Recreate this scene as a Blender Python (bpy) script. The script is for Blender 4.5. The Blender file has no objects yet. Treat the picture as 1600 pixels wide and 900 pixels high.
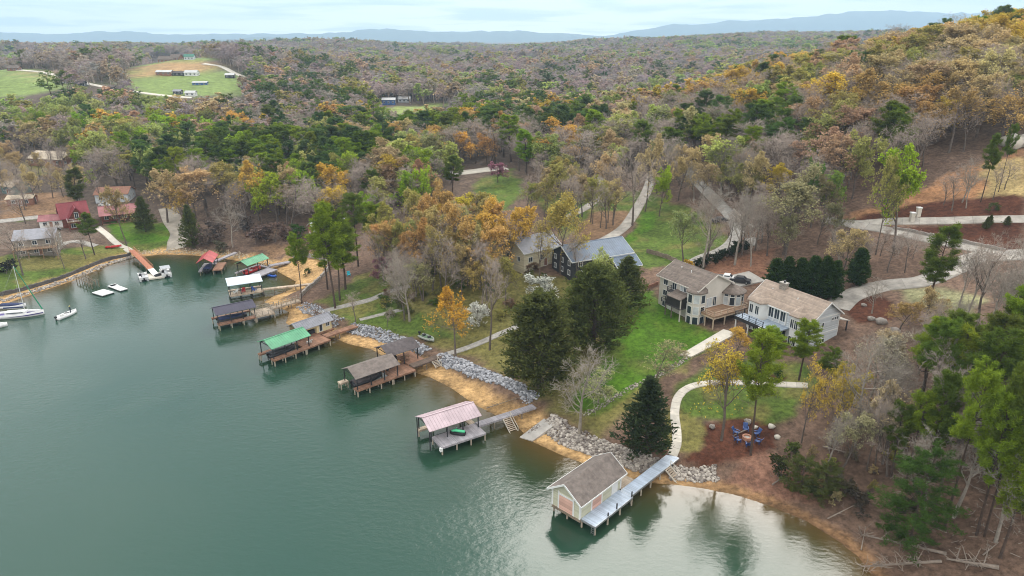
import bpy, bmesh, math, random
import numpy as np
from mathutils import Vector, Matrix

sc = bpy.context.scene
COL = sc.collection
R = math.radians
H = 62.0                      # drone height above the lake
F = 1067.0                    # focal length in pixels of a 1600 wide picture
PITCH = R(20)
CP, SP = math.cos(PITCH), math.sin(PITCH)

# ------------------------------------------------------------------ camera
cam_d = bpy.data.cameras.new('camera')
cam = bpy.data.objects.new('camera', cam_d)
COL.objects.link(cam)
cam.location = (0, 0, H)
cam.rotation_euler = (R(90) - PITCH, 0, 0)
cam_d.sensor_width = 36
cam_d.lens = 36 * F / 1600
cam_d.clip_start = 0.5
cam_d.clip_end = 30000
sc.camera = cam

# ------------------------------------------------------------------ sky and sun
SUN_AZ, SUN_EL = R(21), R(41)
w = bpy.data.worlds.new('World')
sc.world = w
w.use_nodes = True
nt = w.node_tree
nt.nodes.clear()
N = nt.nodes.new
L = nt.links.new
out = N('ShaderNodeOutputWorld')
sky = N('ShaderNodeTexSky')
sky.sky_type = 'NISHITA'
sky.sun_disc = False
sky.sun_elevation = SUN_EL
sky.sun_rotation = SUN_AZ
bg1 = N('ShaderNodeBackground')
bg1.inputs['Strength'].default_value = 0.08
L(sky.outputs[0], bg1.inputs[0])
tc = N('ShaderNodeTexCoord')
sep = N('ShaderNodeSeparateXYZ')
L(tc.outputs['Generated'], sep.inputs[0])
# clouds lie in a layer: project the view direction on a high plane
zz = N('ShaderNodeMath'); zz.operation = 'MAXIMUM'; zz.inputs[1].default_value = 0.0
L(sep.outputs[2], zz.inputs[0])
za = N('ShaderNodeMath'); za.operation = 'ADD'; za.inputs[1].default_value = 0.045
L(zz.outputs[0], za.inputs[0])
dx = N('ShaderNodeMath'); dx.operation = 'DIVIDE'; L(sep.outputs[0], dx.inputs[0]); L(za.outputs[0], dx.inputs[1])
dy = N('ShaderNodeMath'); dy.operation = 'DIVIDE'; L(sep.outputs[1], dy.inputs[0]); L(za.outputs[0], dy.inputs[1])
cx = N('ShaderNodeCombineXYZ'); L(dx.outputs[0], cx.inputs[0]); L(dy.outputs[0], cx.inputs[1])
cn = N('ShaderNodeTexNoise'); cn.inputs['Scale'].default_value = 0.42
cn.inputs['Detail'].default_value = 7; cn.inputs['Roughness'].default_value = 0.55
cn.inputs['Distortion'].default_value = 0.4
L(cx.outputs[0], cn.inputs['Vector'])
cr = N('ShaderNodeValToRGB')
cr.color_ramp.elements[0].position = 0.38; cr.color_ramp.elements[0].color = (0.54, 0.60, 0.66, 1)
cr.color_ramp.elements[1].position = 0.52; cr.color_ramp.elements[1].color = (1.0, 0.97, 0.93, 1)
L(cn.outputs[0], cr.inputs[0])
bg2 = N('ShaderNodeBackground'); bg2.inputs['Strength'].default_value = 1.14
L(cr.outputs[0], bg2.inputs[0])
mx = N('ShaderNodeMixShader'); mx.inputs[0].default_value = 0.92
L(bg1.outputs[0], mx.inputs[1]); L(bg2.outputs[0], mx.inputs[2])
L(mx.outputs[0], out.inputs[0])

sd_ = bpy.data.lights.new('sun', 'SUN')
sd_.energy = 1.5
sd_.angle = R(34)
sd_.color = (1.0, 0.95, 0.88)
sun = bpy.data.objects.new('sun', sd_)
COL.objects.link(sun)
SV = Vector((math.sin(SUN_AZ) * math.cos(SUN_EL), math.cos(SUN_AZ) * math.cos(SUN_EL), math.sin(SUN_EL)))
sun.rotation_euler = SV.to_track_quat('Z', 'Y').to_euler()
sun.location = (0, 0, 300)

sc.view_settings.view_transform = 'Standard'
sc.view_settings.look = 'None'
sc.view_settings.gamma = 1
sc.view_settings.exposure = 1.16
sc.view_settings.use_curve_mapping = False
sc.render.engine = 'CYCLES'
sc.cycles.use_denoising = True
sc.cycles.max_bounces = 5
sc.cycles.diffuse_bounces = 2
sc.cycles.glossy_bounces = 2
sc.cycles.transmission_bounces = 3
sc.cycles.transparent_max_bounces = 6
sc.cycles.volume_bounces = 0
sc.cycles.filter_width = 1.0
sc.cycles.caustics_reflective = False
sc.cycles.caustics_refractive = False

# ------------------------------------------------------------------ helpers
rng = np.random.default_rng(7)
random.seed(7)

def U(px, py, z=0.0):
    """point on the level z seen at a place of the photograph (surveying only)"""
    a = (px - 800) / F
    b = -(py - 450) / F
    dy_, dz_ = CP + b * SP, -SP + b * CP
    t = (z - H) / dz_
    return np.array((a * t, dy_ * t, z))

def proj(x, y, z):
    dz = z - H
    cz = y * CP - dz * SP
    cy = y * SP + dz * CP
    return 800 + F * x / cz, 450 - F * cy / cz, cz

def hz(x, y, py):
    b = -(py - 450) / F
    return H + (b * y * CP - y * SP) / (CP + b * SP)

def tag(o, label=None, cat=None, group=None, kind=None):
    if label: o['label'] = label
    if cat: o['category'] = cat
    if group: o['group'] = group
    if kind: o['kind'] = kind
    return o

def thing(name, label, cat, loc=(0, 0, 0), rz=0.0, group=None):
    o = bpy.data.objects.new(name, None)
    o.empty_display_size = 0.3
    COL.objects.link(o)
    o.location = loc
    o.rotation_euler = (0, 0, rz)
    return tag(o, label, cat, group)

def np_mesh(name, V, faces, mats=(), midx=None, smooth=False):
    """V (n,3); faces: list of int arrays (m,k)"""
    me = bpy.data.meshes.new(name)
    V = np.asarray(V, dtype=np.float32)
    me.vertices.add(len(V))
    me.vertices.foreach_set('co', V.ravel())
    faces = [np.asarray(f, dtype=np.int32) for f in faces if len(f)]
    nl = sum(f.size for f in faces)
    nf = sum(len(f) for f in faces)
    me.loops.add(nl)
    me.polygons.add(nf)
    me.loops.foreach_set('vertex_index', np.concatenate([f.ravel() for f in faces]))
    tot = np.concatenate([np.full(len(f), f.shape[1], dtype=np.int32) for f in faces])
    st = np.concatenate(([0], np.cumsum(tot)[:-1])).astype(np.int32)
    me.polygons.foreach_set('loop_start', st)
    me.polygons.foreach_set('loop_total', tot)
    if midx is not None:
        me.polygons.foreach_set('material_index', np.asarray(midx, dtype=np.int32))
    if smooth:
        me.polygons.foreach_set('use_smooth', np.ones(nf, dtype=bool))
    for m in mats: me.materials.append(m)
    me.update(calc_edges=True)
    me.validate()
    return me

class MB:
    """collects simple shapes into one mesh"""
    def __init__(s): s.v = []; s.f = []
    def add(s, vs, fs):
        o = len(s.v); s.v += [tuple(float(c) for c in p) for p in vs]; s.f += [tuple(i + o for i in f) for f in fs]; return s
    def box(s, x0, x1, y0, y1, z0, z1):
        return s.add([(x0, y0, z0), (x1, y0, z0), (x1, y1, z0), (x0, y1, z0), (x0, y0, z1), (x1, y0, z1), (x1, y1, z1), (x0, y1, z1)],
                     [(0, 3, 2, 1), (4, 5, 6, 7), (0, 1, 5, 4), (1, 2, 6, 5), (2, 3, 7, 6), (3, 0, 4, 7)])
    def bar(s, a, b, w_, h_=None):
        """rectangular bar from a to b"""
        h_ = h_ or w_
        a = Vector(a); b = Vector(b); d = (b - a).normalized()
        up = Vector((0, 0, 1)) if abs(d.z) < 0.95 else Vector((1, 0, 0))
        r = d.cross(up).normalized() * (w_ / 2); u = r.cross(d).normalized() * (h_ / 2)
        vs = [a - r - u, a + r - u, a + r + u, a - r + u, b - r - u, b + r - u, b + r + u, b - r + u]
        return s.add(vs, [(0, 1, 2, 3), (7, 6, 5, 4), (0, 4, 5, 1), (1, 5, 6, 2), (2, 6, 7, 3), (3, 7, 4, 0)])
    def tube(s, a, b, r0, r1=None, n=8):
        r1 = r0 if r1 is None else r1
        a = Vector(a); b = Vector(b); d = (b - a).normalized()
        up = Vector((0, 0, 1)) if abs(d.z) < 0.95 else Vector((1, 0, 0))
        e = d.cross(up).normalized(); g = e.cross(d)
        vs = []
        for c, r in ((a, r0), (b, r1)):
            for k in range(n):
                t = 2 * math.pi * k / n
                vs.append(c + (e * math.cos(t) + g * math.sin(t)) * r)
        fs = [(k, (k + 1) % n, n + (k + 1) % n, n + k) for k in range(n)]
        fs += [tuple(range(n))[::-1], tuple(range(n, 2 * n))]
        return s.add(vs, fs)
    def poly(s, pts): return s.add(pts, [tuple(range(len(pts)))])
    def slab(s, pts, t):
        """polygon with thickness t downward"""
        n = len(pts)
        vs = [tuple(p) for p in pts] + [(p[0], p[1], p[2] - t) for p in pts]
        fs = [tuple(range(n)), tuple(range(n, 2 * n))[::-1]] + [(k, n + k, n + (k + 1) % n, (k + 1) % n) for k in range(n)]
        return s.add(vs, fs)
    def prism(s, prof, a0, a1, axis='x'):
        """profile of (u,z) points extruded along x (u=y) or along y (u=x)"""
        n = len(prof)
        if axis == 'x': vs = [(a0, u, z) for u, z in prof] + [(a1, u, z) for u, z in prof]
        else: vs = [(u, a0, z) for u, z in prof] + [(u, a1, z) for u, z in prof]
        fs = [tuple(range(n))[::-1], tuple(range(n, 2 * n))] + [(k, (k + 1) % n, n + (k + 1) % n, n + k) for k in range(n)]
        return s.add(vs, fs)
    def loft(s, rings, cap=True):
        n = len(rings[0]); vs = [p for r in rings for p in r]; fs = []
        for i in range(len(rings) - 1):
            for k in range(n):
                fs.append((i * n + k, i * n + (k + 1) % n, (i + 1) * n + (k + 1) % n, (i + 1) * n + k))
        if cap: fs += [tuple(range(n))[::-1], tuple(range((len(rings) - 1) * n, len(rings) * n))]
        return s.add(vs, fs)
    def build(s, name, m, parent=None, smooth=False, label=None, cat=None, group=None, kind=None, loc=None, rz=None):
        me = bpy.data.meshes.new(name)
        me.from_pydata(s.v, [], s.f)
        bm = bmesh.new(); bm.from_mesh(me)
        bmesh.ops.recalc_face_normals(bm, faces=bm.faces)
        bm.to_mesh(me); bm.free()
        if smooth:
            me.polygons.foreach_set('use_smooth', np.ones(len(me.polygons), dtype=bool))
        me.materials.append(m)
        o = bpy.data.objects.new(name, me)
        COL.objects.link(o)
        if parent is not None: o.parent = parent
        if loc is not None: o.location = loc
        if rz is not None: o.rotation_euler = (0, 0, rz)
        return tag(o, label, cat, group, kind)

MATS = {}
def mat(name, col, rough=0.7, var=0.25, scale=2.0, bump=0.0, metal=0.0, spec=0.3, col2=None, stripe=None, detail=4.0, joints=0):
    """principled with noise mottling; stripe=(axis, period, darkness) gives board joints"""
    if name in MATS: return MATS[name]
    m = bpy.data.materials.new(name); m.use_nodes = True
    t = m.node_tree; b = t.nodes['Principled BSDF']
    tcn = t.nodes.new('ShaderNodeTexCoord')
    nz = t.nodes.new('ShaderNodeTexNoise'); nz.inputs['Scale'].default_value = scale; nz.inputs['Detail'].default_value = detail
    nz.inputs['Roughness'].default_value = 0.65
    t.links.new(tcn.outputs['Object'], nz.inputs['Vector'])
    rp = t.nodes.new('ShaderNodeValToRGB')
    c2 = col2 or tuple(min(1, c * (1 + var)) for c in col)
    c1 = tuple(c * (1 - var) for c in col)
    rp.color_ramp.elements[0].position = 0.3; rp.color_ramp.elements[0].color = (*c1, 1)
    rp.color_ramp.elements[1].position = 0.7; rp.color_ramp.elements[1].color = (*c2, 1)
    t.links.new(nz.outputs[0], rp.inputs[0])
    last = rp.outputs[0]
    if stripe:
        ax, per, dark = stripe
        sx = t.nodes.new('ShaderNodeSeparateXYZ'); t.links.new(tcn.outputs['Object'], sx.inputs[0])
        dv = t.nodes.new('ShaderNodeMath'); dv.operation = 'DIVIDE'; dv.inputs[1].default_value = per
        t.links.new(sx.outputs['xyz'.index(ax)], dv.inputs[0])
        fr = t.nodes.new('ShaderNodeMath'); fr.operation = 'FRACT'; t.links.new(dv.outputs[0], fr.inputs[0])
        lt = t.nodes.new('ShaderNodeMath'); lt.operation = 'LESS_THAN'; lt.inputs[1].default_value = 0.14
        t.links.new(fr.outputs[0], lt.inputs[0])
        fl = t.nodes.new('ShaderNodeMath'); fl.operation = 'FLOOR'; t.links.new(dv.outputs[0], fl.inputs[0])
        wn = t.nodes.new('ShaderNodeTexWhiteNoise'); wn.noise_dimensions = '1D'; t.links.new(fl.outputs[0], wn.inputs['W'])
        mr = t.nodes.new('ShaderNodeMapRange'); mr.inputs['To Min'].default_value = 0.82; mr.inputs['To Max'].default_value = 1.12
        t.links.new(wn.outputs[0], mr.inputs[0])
        mm = t.nodes.new('ShaderNodeMath'); mm.operation = 'MULTIPLY_ADD'; mm.inputs[1].default_value = -dark
        t.links.new(lt.outputs[0], mm.inputs[0]); t.links.new(mr.outputs[0], mm.inputs[2])
        vm = t.nodes.new('ShaderNodeVectorMath'); vm.operation = 'SCALE'
        t.links.new(last, vm.inputs[0]); t.links.new(mm.outputs[0], vm.inputs['Scale'])
        last = vm.outputs[0]
    # broad weathering over the whole surface
    n3 = t.nodes.new('ShaderNodeTexNoise'); n3.inputs['Scale'].default_value = 0.45; n3.inputs['Detail'].default_value = 7; n3.inputs['Roughness'].default_value = 0.7
    t.links.new(tcn.outputs['Object'], n3.inputs['Vector'])
    m3 = t.nodes.new('ShaderNodeMapRange'); m3.inputs['From Min'].default_value = 0.3; m3.inputs['From Max'].default_value = 0.7; m3.inputs['To Min'].default_value = 1 - 0.75 * min(var, 0.3); m3.inputs['To Max'].default_value = 1 + 0.5 * min(var, 0.3)
    t.links.new(n3.outputs[0], m3.inputs[0])
    v3 = t.nodes.new('ShaderNodeVectorMath'); v3.operation = 'SCALE'; t.links.new(last, v3.inputs[0]); t.links.new(m3.outputs[0], v3.inputs['Scale']); last = v3.outputs[0]
    if joints:
        aj = t.nodes.new('ShaderNodeAttribute'); aj.attribute_name = 'along'
        dj = t.nodes.new('ShaderNodeMath'); dj.operation = 'DIVIDE'; dj.inputs[1].default_value = joints; t.links.new(aj.outputs['Fac'], dj.inputs[0])
        fj = t.nodes.new('ShaderNodeMath'); fj.operation = 'FRACT'; t.links.new(dj.outputs[0], fj.inputs[0])
        lj = t.nodes.new('ShaderNodeMath'); lj.operation = 'LESS_THAN'; lj.inputs[1].default_value = 0.14 / joints; t.links.new(fj.outputs[0], lj.inputs[0])
        f2 = t.nodes.new('ShaderNodeMath'); f2.operation = 'FLOOR'; t.links.new(dj.outputs[0], f2.inputs[0])
        w2 = t.nodes.new('ShaderNodeTexWhiteNoise'); w2.noise_dimensions = '1D'; t.links.new(f2.outputs[0], w2.inputs['W'])
        r2 = t.nodes.new('ShaderNodeMapRange'); r2.inputs['To Min'].default_value = 0.86; r2.inputs['To Max'].default_value = 1.1; t.links.new(w2.outputs[0], r2.inputs[0])
        k2 = t.nodes.new('ShaderNodeMath'); k2.operation = 'MULTIPLY_ADD'; k2.inputs[1].default_value = -0.25; t.links.new(lj.outputs[0], k2.inputs[0]); t.links.new(r2.outputs[0], k2.inputs[2])
        v4 = t.nodes.new('ShaderNodeVectorMath'); v4.operation = 'SCALE'; t.links.new(last, v4.inputs[0]); t.links.new(k2.outputs[0], v4.inputs['Scale']); last = v4.outputs[0]
    t.links.new(last, b.inputs['Base Color'])
    b.inputs['Roughness'].default_value = rough
    b.inputs['Metallic'].default_value = metal
    b.inputs['Specular IOR Level'].default_value = spec
    if bump:
        bp = t.nodes.new('ShaderNodeBump'); bp.inputs['Strength'].default_value = bump; bp.inputs['Distance'].default_value = 0.05
        n2 = t.nodes.new('ShaderNodeTexNoise'); n2.inputs['Scale'].default_value = scale * 6
        t.links.new(tcn.outputs['Object'], n2.inputs['Vector'])
        t.links.new(n2.outputs[0], bp.inputs['Height']); t.links.new(bp.outputs[0], b.inputs['Normal'])
    MATS[name] = m
    return m

M_concrete = mat('concrete', (0.36, 0.335, 0.30), 0.85, 0.22, 0.4, 0.2)
M_concrete_pale = mat('pale_concrete', (0.50, 0.46, 0.39), 0.85, 0.14, 0.6, 0.2)
M_drive = mat('drive_concrete', (0.31, 0.275, 0.225), 0.9, 0.28, 0.25, 0.2)
M_path = mat('path_concrete', (0.50, 0.46, 0.39), 0.85, 0.2, 0.6, 0.2, joints=1.6)
M_road = mat('jointed_drive', (0.335, 0.305, 0.265), 0.9, 0.3, 0.3, 0.2, joints=3.6)
M_gravel = mat('gravel', (0.29, 0.27, 0.24), 0.95, 0.3, 1.4, 0.5)
M_white = mat('white_paint', (0.62, 0.62, 0.60), 0.5, 0.06, 1.0)
M_glass = mat('window_glass', (0.025, 0.035, 0.045), 0.06, 0.2, 0.7, spec=0.6)
M_curtain = mat('curtained_glass', (0.42, 0.45, 0.46), 0.15, 0.15, 1.2, spec=0.6)
M_pile = mat('pile_wood', (0.20, 0.16, 0.115), 0.9, 0.35, 2.0, 0.4)
M_pile_pale = mat('pale_pile_wood', (0.34, 0.29, 0.225), 0.9, 0.25, 2.0, 0.4)
M_dark = mat('dark_metal', (0.03, 0.03, 0.033), 0.5, 0.2, 1.0)
M_steel = mat('galvanised_steel', (0.35, 0.36, 0.37), 0.4, 0.15, 1.0, metal=0.6)
M_black = mat('black_rubber', (0.012, 0.012, 0.013), 0.6, 0.2, 2.0)

# ------------------------------------------------------------------ the terrain
SHORE_PX = [(-260, 560), (-120, 520), (0, 478), (60, 457), (120, 437), (165, 416), (205, 403), (250, 398), (300, 399),
            (340, 403), (372, 408), (410, 412), (440, 428), (462, 440), (455, 452), (428, 462), (412, 472), (452, 488), (446, 505), (470, 518),
            (520, 528), (545, 538), (580, 546), (604, 560), (622, 574), (650, 583), (672, 590), (705, 607), (742, 633), (776, 650),
            (800, 656), (826, 688), (880, 713), (930, 731), (960, 743), (1000, 754), (1045, 757), (1090, 762), (1150, 774),
            (1200, 790), (1260, 815), (1305, 843), (1340, 870), (1362, 900), (1375, 960)]
SHORE = np.array([U(px, py, 0)[:2] for px, py in SHORE_PX])
SHORE = np.vstack([[(-700, 150)], [(-380, 135)], SHORE, [(44, 40)], [(60, 5)], [(120, -60)], [(500, -180)]])
LAKE = np.vstack([SHORE, [(500, -1500)], [(-1500, -1500)], [(-1500, 150)]])

def in_poly(x, y, P):
    x = np.asarray(x, float); y = np.asarray(y, float)
    ins = np.zeros(x.shape, bool)
    n = len(P)
    for i in range(n):
        x0, y0 = P[i][0], P[i][1]; x1, y1 = P[(i + 1) % n][0], P[(i + 1) % n][1]
        if y0 == y1: continue
        c = (y0 > y) != (y1 > y)
        ins ^= c & (x < (x1 - x0) * (y - y0) / (y1 - y0) + x0)
    return ins

def dist_line(x, y, P, closed=False):
    x = np.asarray(x, float); y = np.asarray(y, float)
    d = np.full(x.shape, 1e18)
    n = len(P)
    for i in range(n if closed else n - 1):
        ax, ay = P[i][0], P[i][1]; bx, by = P[(i + 1) % n][0], P[(i + 1) % n][1]
        ux, uy = bx - ax, by - ay
        t = np.clip(((x - ax) * ux + (y - ay) * uy) / max(ux * ux + uy * uy, 1e-9), 0, 1)
        d = np.minimum(d, (x - ax - t * ux) ** 2 + (y - ay - t * uy) ** 2)
    return np.sqrt(d)

def shore_sd(x, y):
    d = dist_line(x, y, SHORE)
    return np.where(in_poly(x, y, LAKE), -d, d)

def sst(a, b, x):
    t = np.clip((x - a) / (b - a), 0, 1)
    return t * t * (3 - 2 * t)

def vnoise(x, y, seed=0):
    xi = np.floor(x).astype(np.int64); yi = np.floor(y).astype(np.int64)
    fx = x - xi; fy = y - yi
    fx = fx * fx * (3 - 2 * fx); fy = fy * fy * (3 - 2 * fy)
    def h_(a, b):
        n = (a * 374761393 + b * 668265263 + seed * 974634777) & 0x7fffffff
        n = ((n ^ (n >> 13)) * 1274126177) & 0x7fffffff
        n = (n ^ (n >> 16)) & 0xffff
        return n / 65535.0
    return (h_(xi, yi) * (1 - fx) + h_(xi + 1, yi) * fx) * (1 - fy) + (h_(xi, yi + 1) * (1 - fx) + h_(xi + 1, yi + 1) * fx) * fy

def fbm(x, y, seed=0, o=4):
    s = 0; a = 0.5
    for k in range(o):
        s = s + a * vnoise(x * 2 ** k, y * 2 ** k, seed + k); a *= 0.5
    return s / (1 - 0.5 ** o)

CTRL = []
for px, py, z in [
    # house lawn and the ground round the two big houses
    (1040, 485, 7.0), (1000, 520, 6.0), (960, 560, 4.6), (930, 640, 3.0), (1060, 590, 4.6), (1050, 690, 2.6), (1168, 685, 3.2), (1250, 600, 6.0),
    (1290, 548, 7.4), (1160, 525, 7.2), (1090, 515, 6.8), (1120, 440, 9.6), (1180, 440, 10), (1240, 445, 10.2), (1060, 420, 9.6), (1330, 500, 9.6), (1200, 700, 2.7), (1320, 680, 4),
    # woods on the near point
    (1400, 780, 2.6), (1500, 810, 4.2), (1600, 740, 7.5), (1600, 560, 13), (1450, 560, 11), (1400, 480, 12), (1300, 470, 11), (1600, 450, 17),
    (1450, 430, 15), (1600, 345, 23), (1430, 342, 20.5), (1300, 345, 18.5), (1500, 260, 30), (1580, 235, 34),
    (1150, 375, 13.5), (1120, 312, 17), (1040, 375, 11.5), (1000, 325, 14), (945, 292, 15),
    (1000, 432, 9.2), (890, 432, 8.6), (820, 405, 9.4), (905, 385, 10.5), (700, 450, 5.5), (600, 480, 3.6), (520, 455, 2.8), (490, 385, 3.4), (560, 380, 5),
    (640, 350, 8), (740, 330, 10), (830, 300, 13), (760, 266, 14.5), (600, 290, 10), (450, 330, 6), (350, 330, 5.5), (270, 358, 3.2), (180, 382, 2.8),
    (100, 358, 4.2), (60, 400, 3.4), (0, 425, 3), (0, 300, 8), (150, 300, 8), (60, 250, 11), (300, 250, 10), (500, 205, 13), (-150, 300, 9), (-150, 440, 4),
    (800, 520, 4.2), (760, 545, 3.0), (850, 590, 3.0), (680, 530, 2.8), (900, 660, 2.6)]:
    CTRL.append(U(px, py, z))
for px, py, y in [   # places known by their distance along the valley
    (620, 163, 520), (700, 170, 500), (270, 96, 700), (340, 100, 690), (200, 108, 690), (280, 150, 520), (380, 128, 600), (200, 140, 540), (30, 110, 600), (100, 148, 480), (10, 140, 500), (150, 130, 520),
    (420, 150, 560)]:
    z = hz(0, y, py)
    CTRL.append(np.array(((px - 800) / F * (y * CP + (H - z) * SP), y, z)))
for c in [(198, 285, 54), (155, 310, 43), (110, 320, 33), (58, 300, 20), (20, 260, 14), (265, 290, 60), (420, 330, 55), (600, 300, 50), (330, 200, 46), (240, 210, 42), (200, 140, 32), (300, 60, 30),
          (120, 60, 16), (170, 20, 14), (400, 0, 30), (200, 480, 24), (350, 560, 26), (60, 460, 12), (-60, 380, 12), (-250, 400, 14), (-150, 700, 16), (100, 700, 18), (400, 800, 26), (700, 700, 34),
          (-500, 600, 30), (-600, 400, 18), (-400, 250, 8), (-420, 850, 24), (-100, 900, 20), (200, 950, 26), (0, 1200, 30), (500, 1200, 46), (-500, 1200, 26), (900, 1100, 48), (1200, 600, 44), (-900, 900, 30), (-1000, 400, 24)]:
    CTRL.append(np.array(c, float))
CTRL = np.array(CTRL)

def _tps_fit():
    X = CTRL[:, :2] / 100.0
    n = len(X)
    r2 = ((X[:, None] - X[None]) ** 2).sum(-1)
    K = 0.5 * r2 * np.log(r2 + 1e-9)
    K += np.eye(n) * 0.02
    Pm = np.hstack([np.ones((n, 1)), X])
    A = np.zeros((n + 3, n + 3)); A[:n, :n] = K; A[:n, n:] = Pm; A[n:, :n] = Pm.T
    return X, np.linalg.solve(A, np.concatenate([CTRL[:, 2], np.zeros(3)]))
_TX, _TW = _tps_fit()

def tps(x, y):
    x = np.atleast_1d(np.asarray(x, float)) / 100; y = np.atleast_1d(np.asarray(y, float)) / 100
    o = np.empty(x.shape); n = len(_TX)
    fx, fy, fo = x.ravel(), y.ravel(), o.ravel()
    for i in range(0, len(fx), 20000):
        a = fx[i:i + 20000]; b = fy[i:i + 20000]
        r2 = (a[:, None] - _TX[None, :, 0]) ** 2 + (b[:, None] - _TX[None, :, 1]) ** 2
        fo[i:i + 20000] = (0.5 * r2 * np.log(r2 + 1e-9)) @ _TW[:n] + _TW[n] + _TW[n + 1] * a + _TW[n + 2] * b
    return fo.reshape(x.shape)

def height(x, y):
    x = np.atleast_1d(np.asarray(x, float)); y = np.atleast_1d(np.asarray(y, float))
    d = np.hypot(x, y)
    far = sst(800, 1300, d)
    xc = np.clip(x, -1000, 1200); yc = np.clip(y, -200, 1250)
    near = np.clip(tps(xc, yc), 0.8, 75)
    ax = np.where(d > 1, x / np.maximum(d, 1), 0)
    rise = 20 + 11 * sst(900, 1900, d) + 24 * sst(-0.05, 0.35, ax) * sst(900, 1600, d)
    roll = rise + (fbm(x / 420 + 7, y / 300 + 3, 5, 3) - 0.5) * 34 * (1 - 0.5 * sst(2000, 3000, d))
    land = near * (1 - far) + roll * far
    fm = np.clip(1 - np.exp(-((x + 345) ** 2 + (y - 600) ** 2) / 210 ** 2) - np.exp(-((x + 90) ** 2 + (y - 515) ** 2) / 80 ** 2), 0, 1)
    land = land + (fbm(x / 230 + 3, y / 140 + 9, 61, 3) - 0.5) * 34 * sst(380, 700, d) * fm * (1 - 0.4 * sst(1500, 2500, d))
    land = land + (fbm(x / 60, y / 60, 11, 3) - 0.5) * 7 * sst(240, 420, d) + (fbm(x / 14, y / 14, 17, 2) - 0.5) * 0.7 * sst(30, 60, d)
    s = shore_sd(x, y)
    bank = 0.10 * np.clip(s, 0, 4.5) + 1.25 * sst(3.6, 6.6, s) + 0.02 * np.clip(s - 5, 0, 50)
    wv = sst(5.0, 20.0, s)
    land = bank * (1 - wv) + land * wv
    return np.where(s > 0, land, np.maximum(0.16 * s, -6.0))

def axis(fine0, fine1, step, far0, far1, grow):
    a = list(np.arange(fine0, fine1 + 1e-6, step))
    st = step; v = fine1
    while v < far1: st *= grow; v += st; a.append(v)
    st = step; v = fine0
    while v > far0: st *= grow; v -= st; a.insert(0, v)
    return np.array(a)
GX = axis(-150, 125, 0.9, -19000, 19000, 1.09)
GY = axis(52, 260, 0.9, -900, 19000, 1.075)
MX, MY = np.meshgrid(GX, GY)
MZ = height(MX, MY)

def gz(x, y):
    """height of the ground sheet itself (bilinear on its grid)"""
    i = int(np.clip(np.searchsorted(GX, x) - 1, 0, len(GX) - 2)); j = int(np.clip(np.searchsorted(GY, y) - 1, 0, len(GY) - 2))
    u = (x - GX[i]) / (GX[i + 1] - GX[i]); v = (y - GY[j]) / (GY[j + 1] - GY[j])
    return float((MZ[j, i] * (1 - u) + MZ[j, i + 1] * u) * (1 - v) + (MZ[j + 1, i] * (1 - u) + MZ[j + 1, i + 1] * u) * v)

def gza(x, y):
    x = np.asarray(x, float); y = np.asarray(y, float)
    i = np.clip(np.searchsorted(GX, x) - 1, 0, len(GX) - 2); j = np.clip(np.searchsorted(GY, y) - 1, 0, len(GY) - 2)
    u = (x - GX[i]) / (GX[i + 1] - GX[i]); v = (y - GY[j]) / (GY[j + 1] - GY[j])
    return (MZ[j, i] * (1 - u) + MZ[j, i + 1] * u) * (1 - v) + (MZ[j + 1, i] * (1 - u) + MZ[j + 1, i + 1] * u) * v

_TS = np.exp(np.linspace(math.log(50), math.log(3500), 1500))
def P(px, py):
    """where the sight line through a place of the photograph meets the ground"""
    a = (px - 800) / F; b = -(py - 450) / F
    d = np.array((a, CP + b * SP, -SP + b * CP)); d /= np.linalg.norm(d)
    Z = gza(d[0] * _TS, d[1] * _TS)
    k = np.nonzero(H + d[2] * _TS <= np.maximum(Z, 0))[0]
    t = _TS[k[0]] if len(k) else 3000.0
    if len(k) and k[0] > 0:
        t0, t1 = _TS[k[0] - 1], t
        for _ in range(12):
            m = (t0 + t1) / 2
            if H + d[2] * m <= max(gz(d[0] * m, d[1] * m), 0): t1 = m
            else: t0 = m
        t = t1
    x, y = d[0] * t, d[1] * t
    return np.array((x, y, max(gz(x, y), 0)))

def PP(l): return np.array([P(*p) for p in l])

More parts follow.
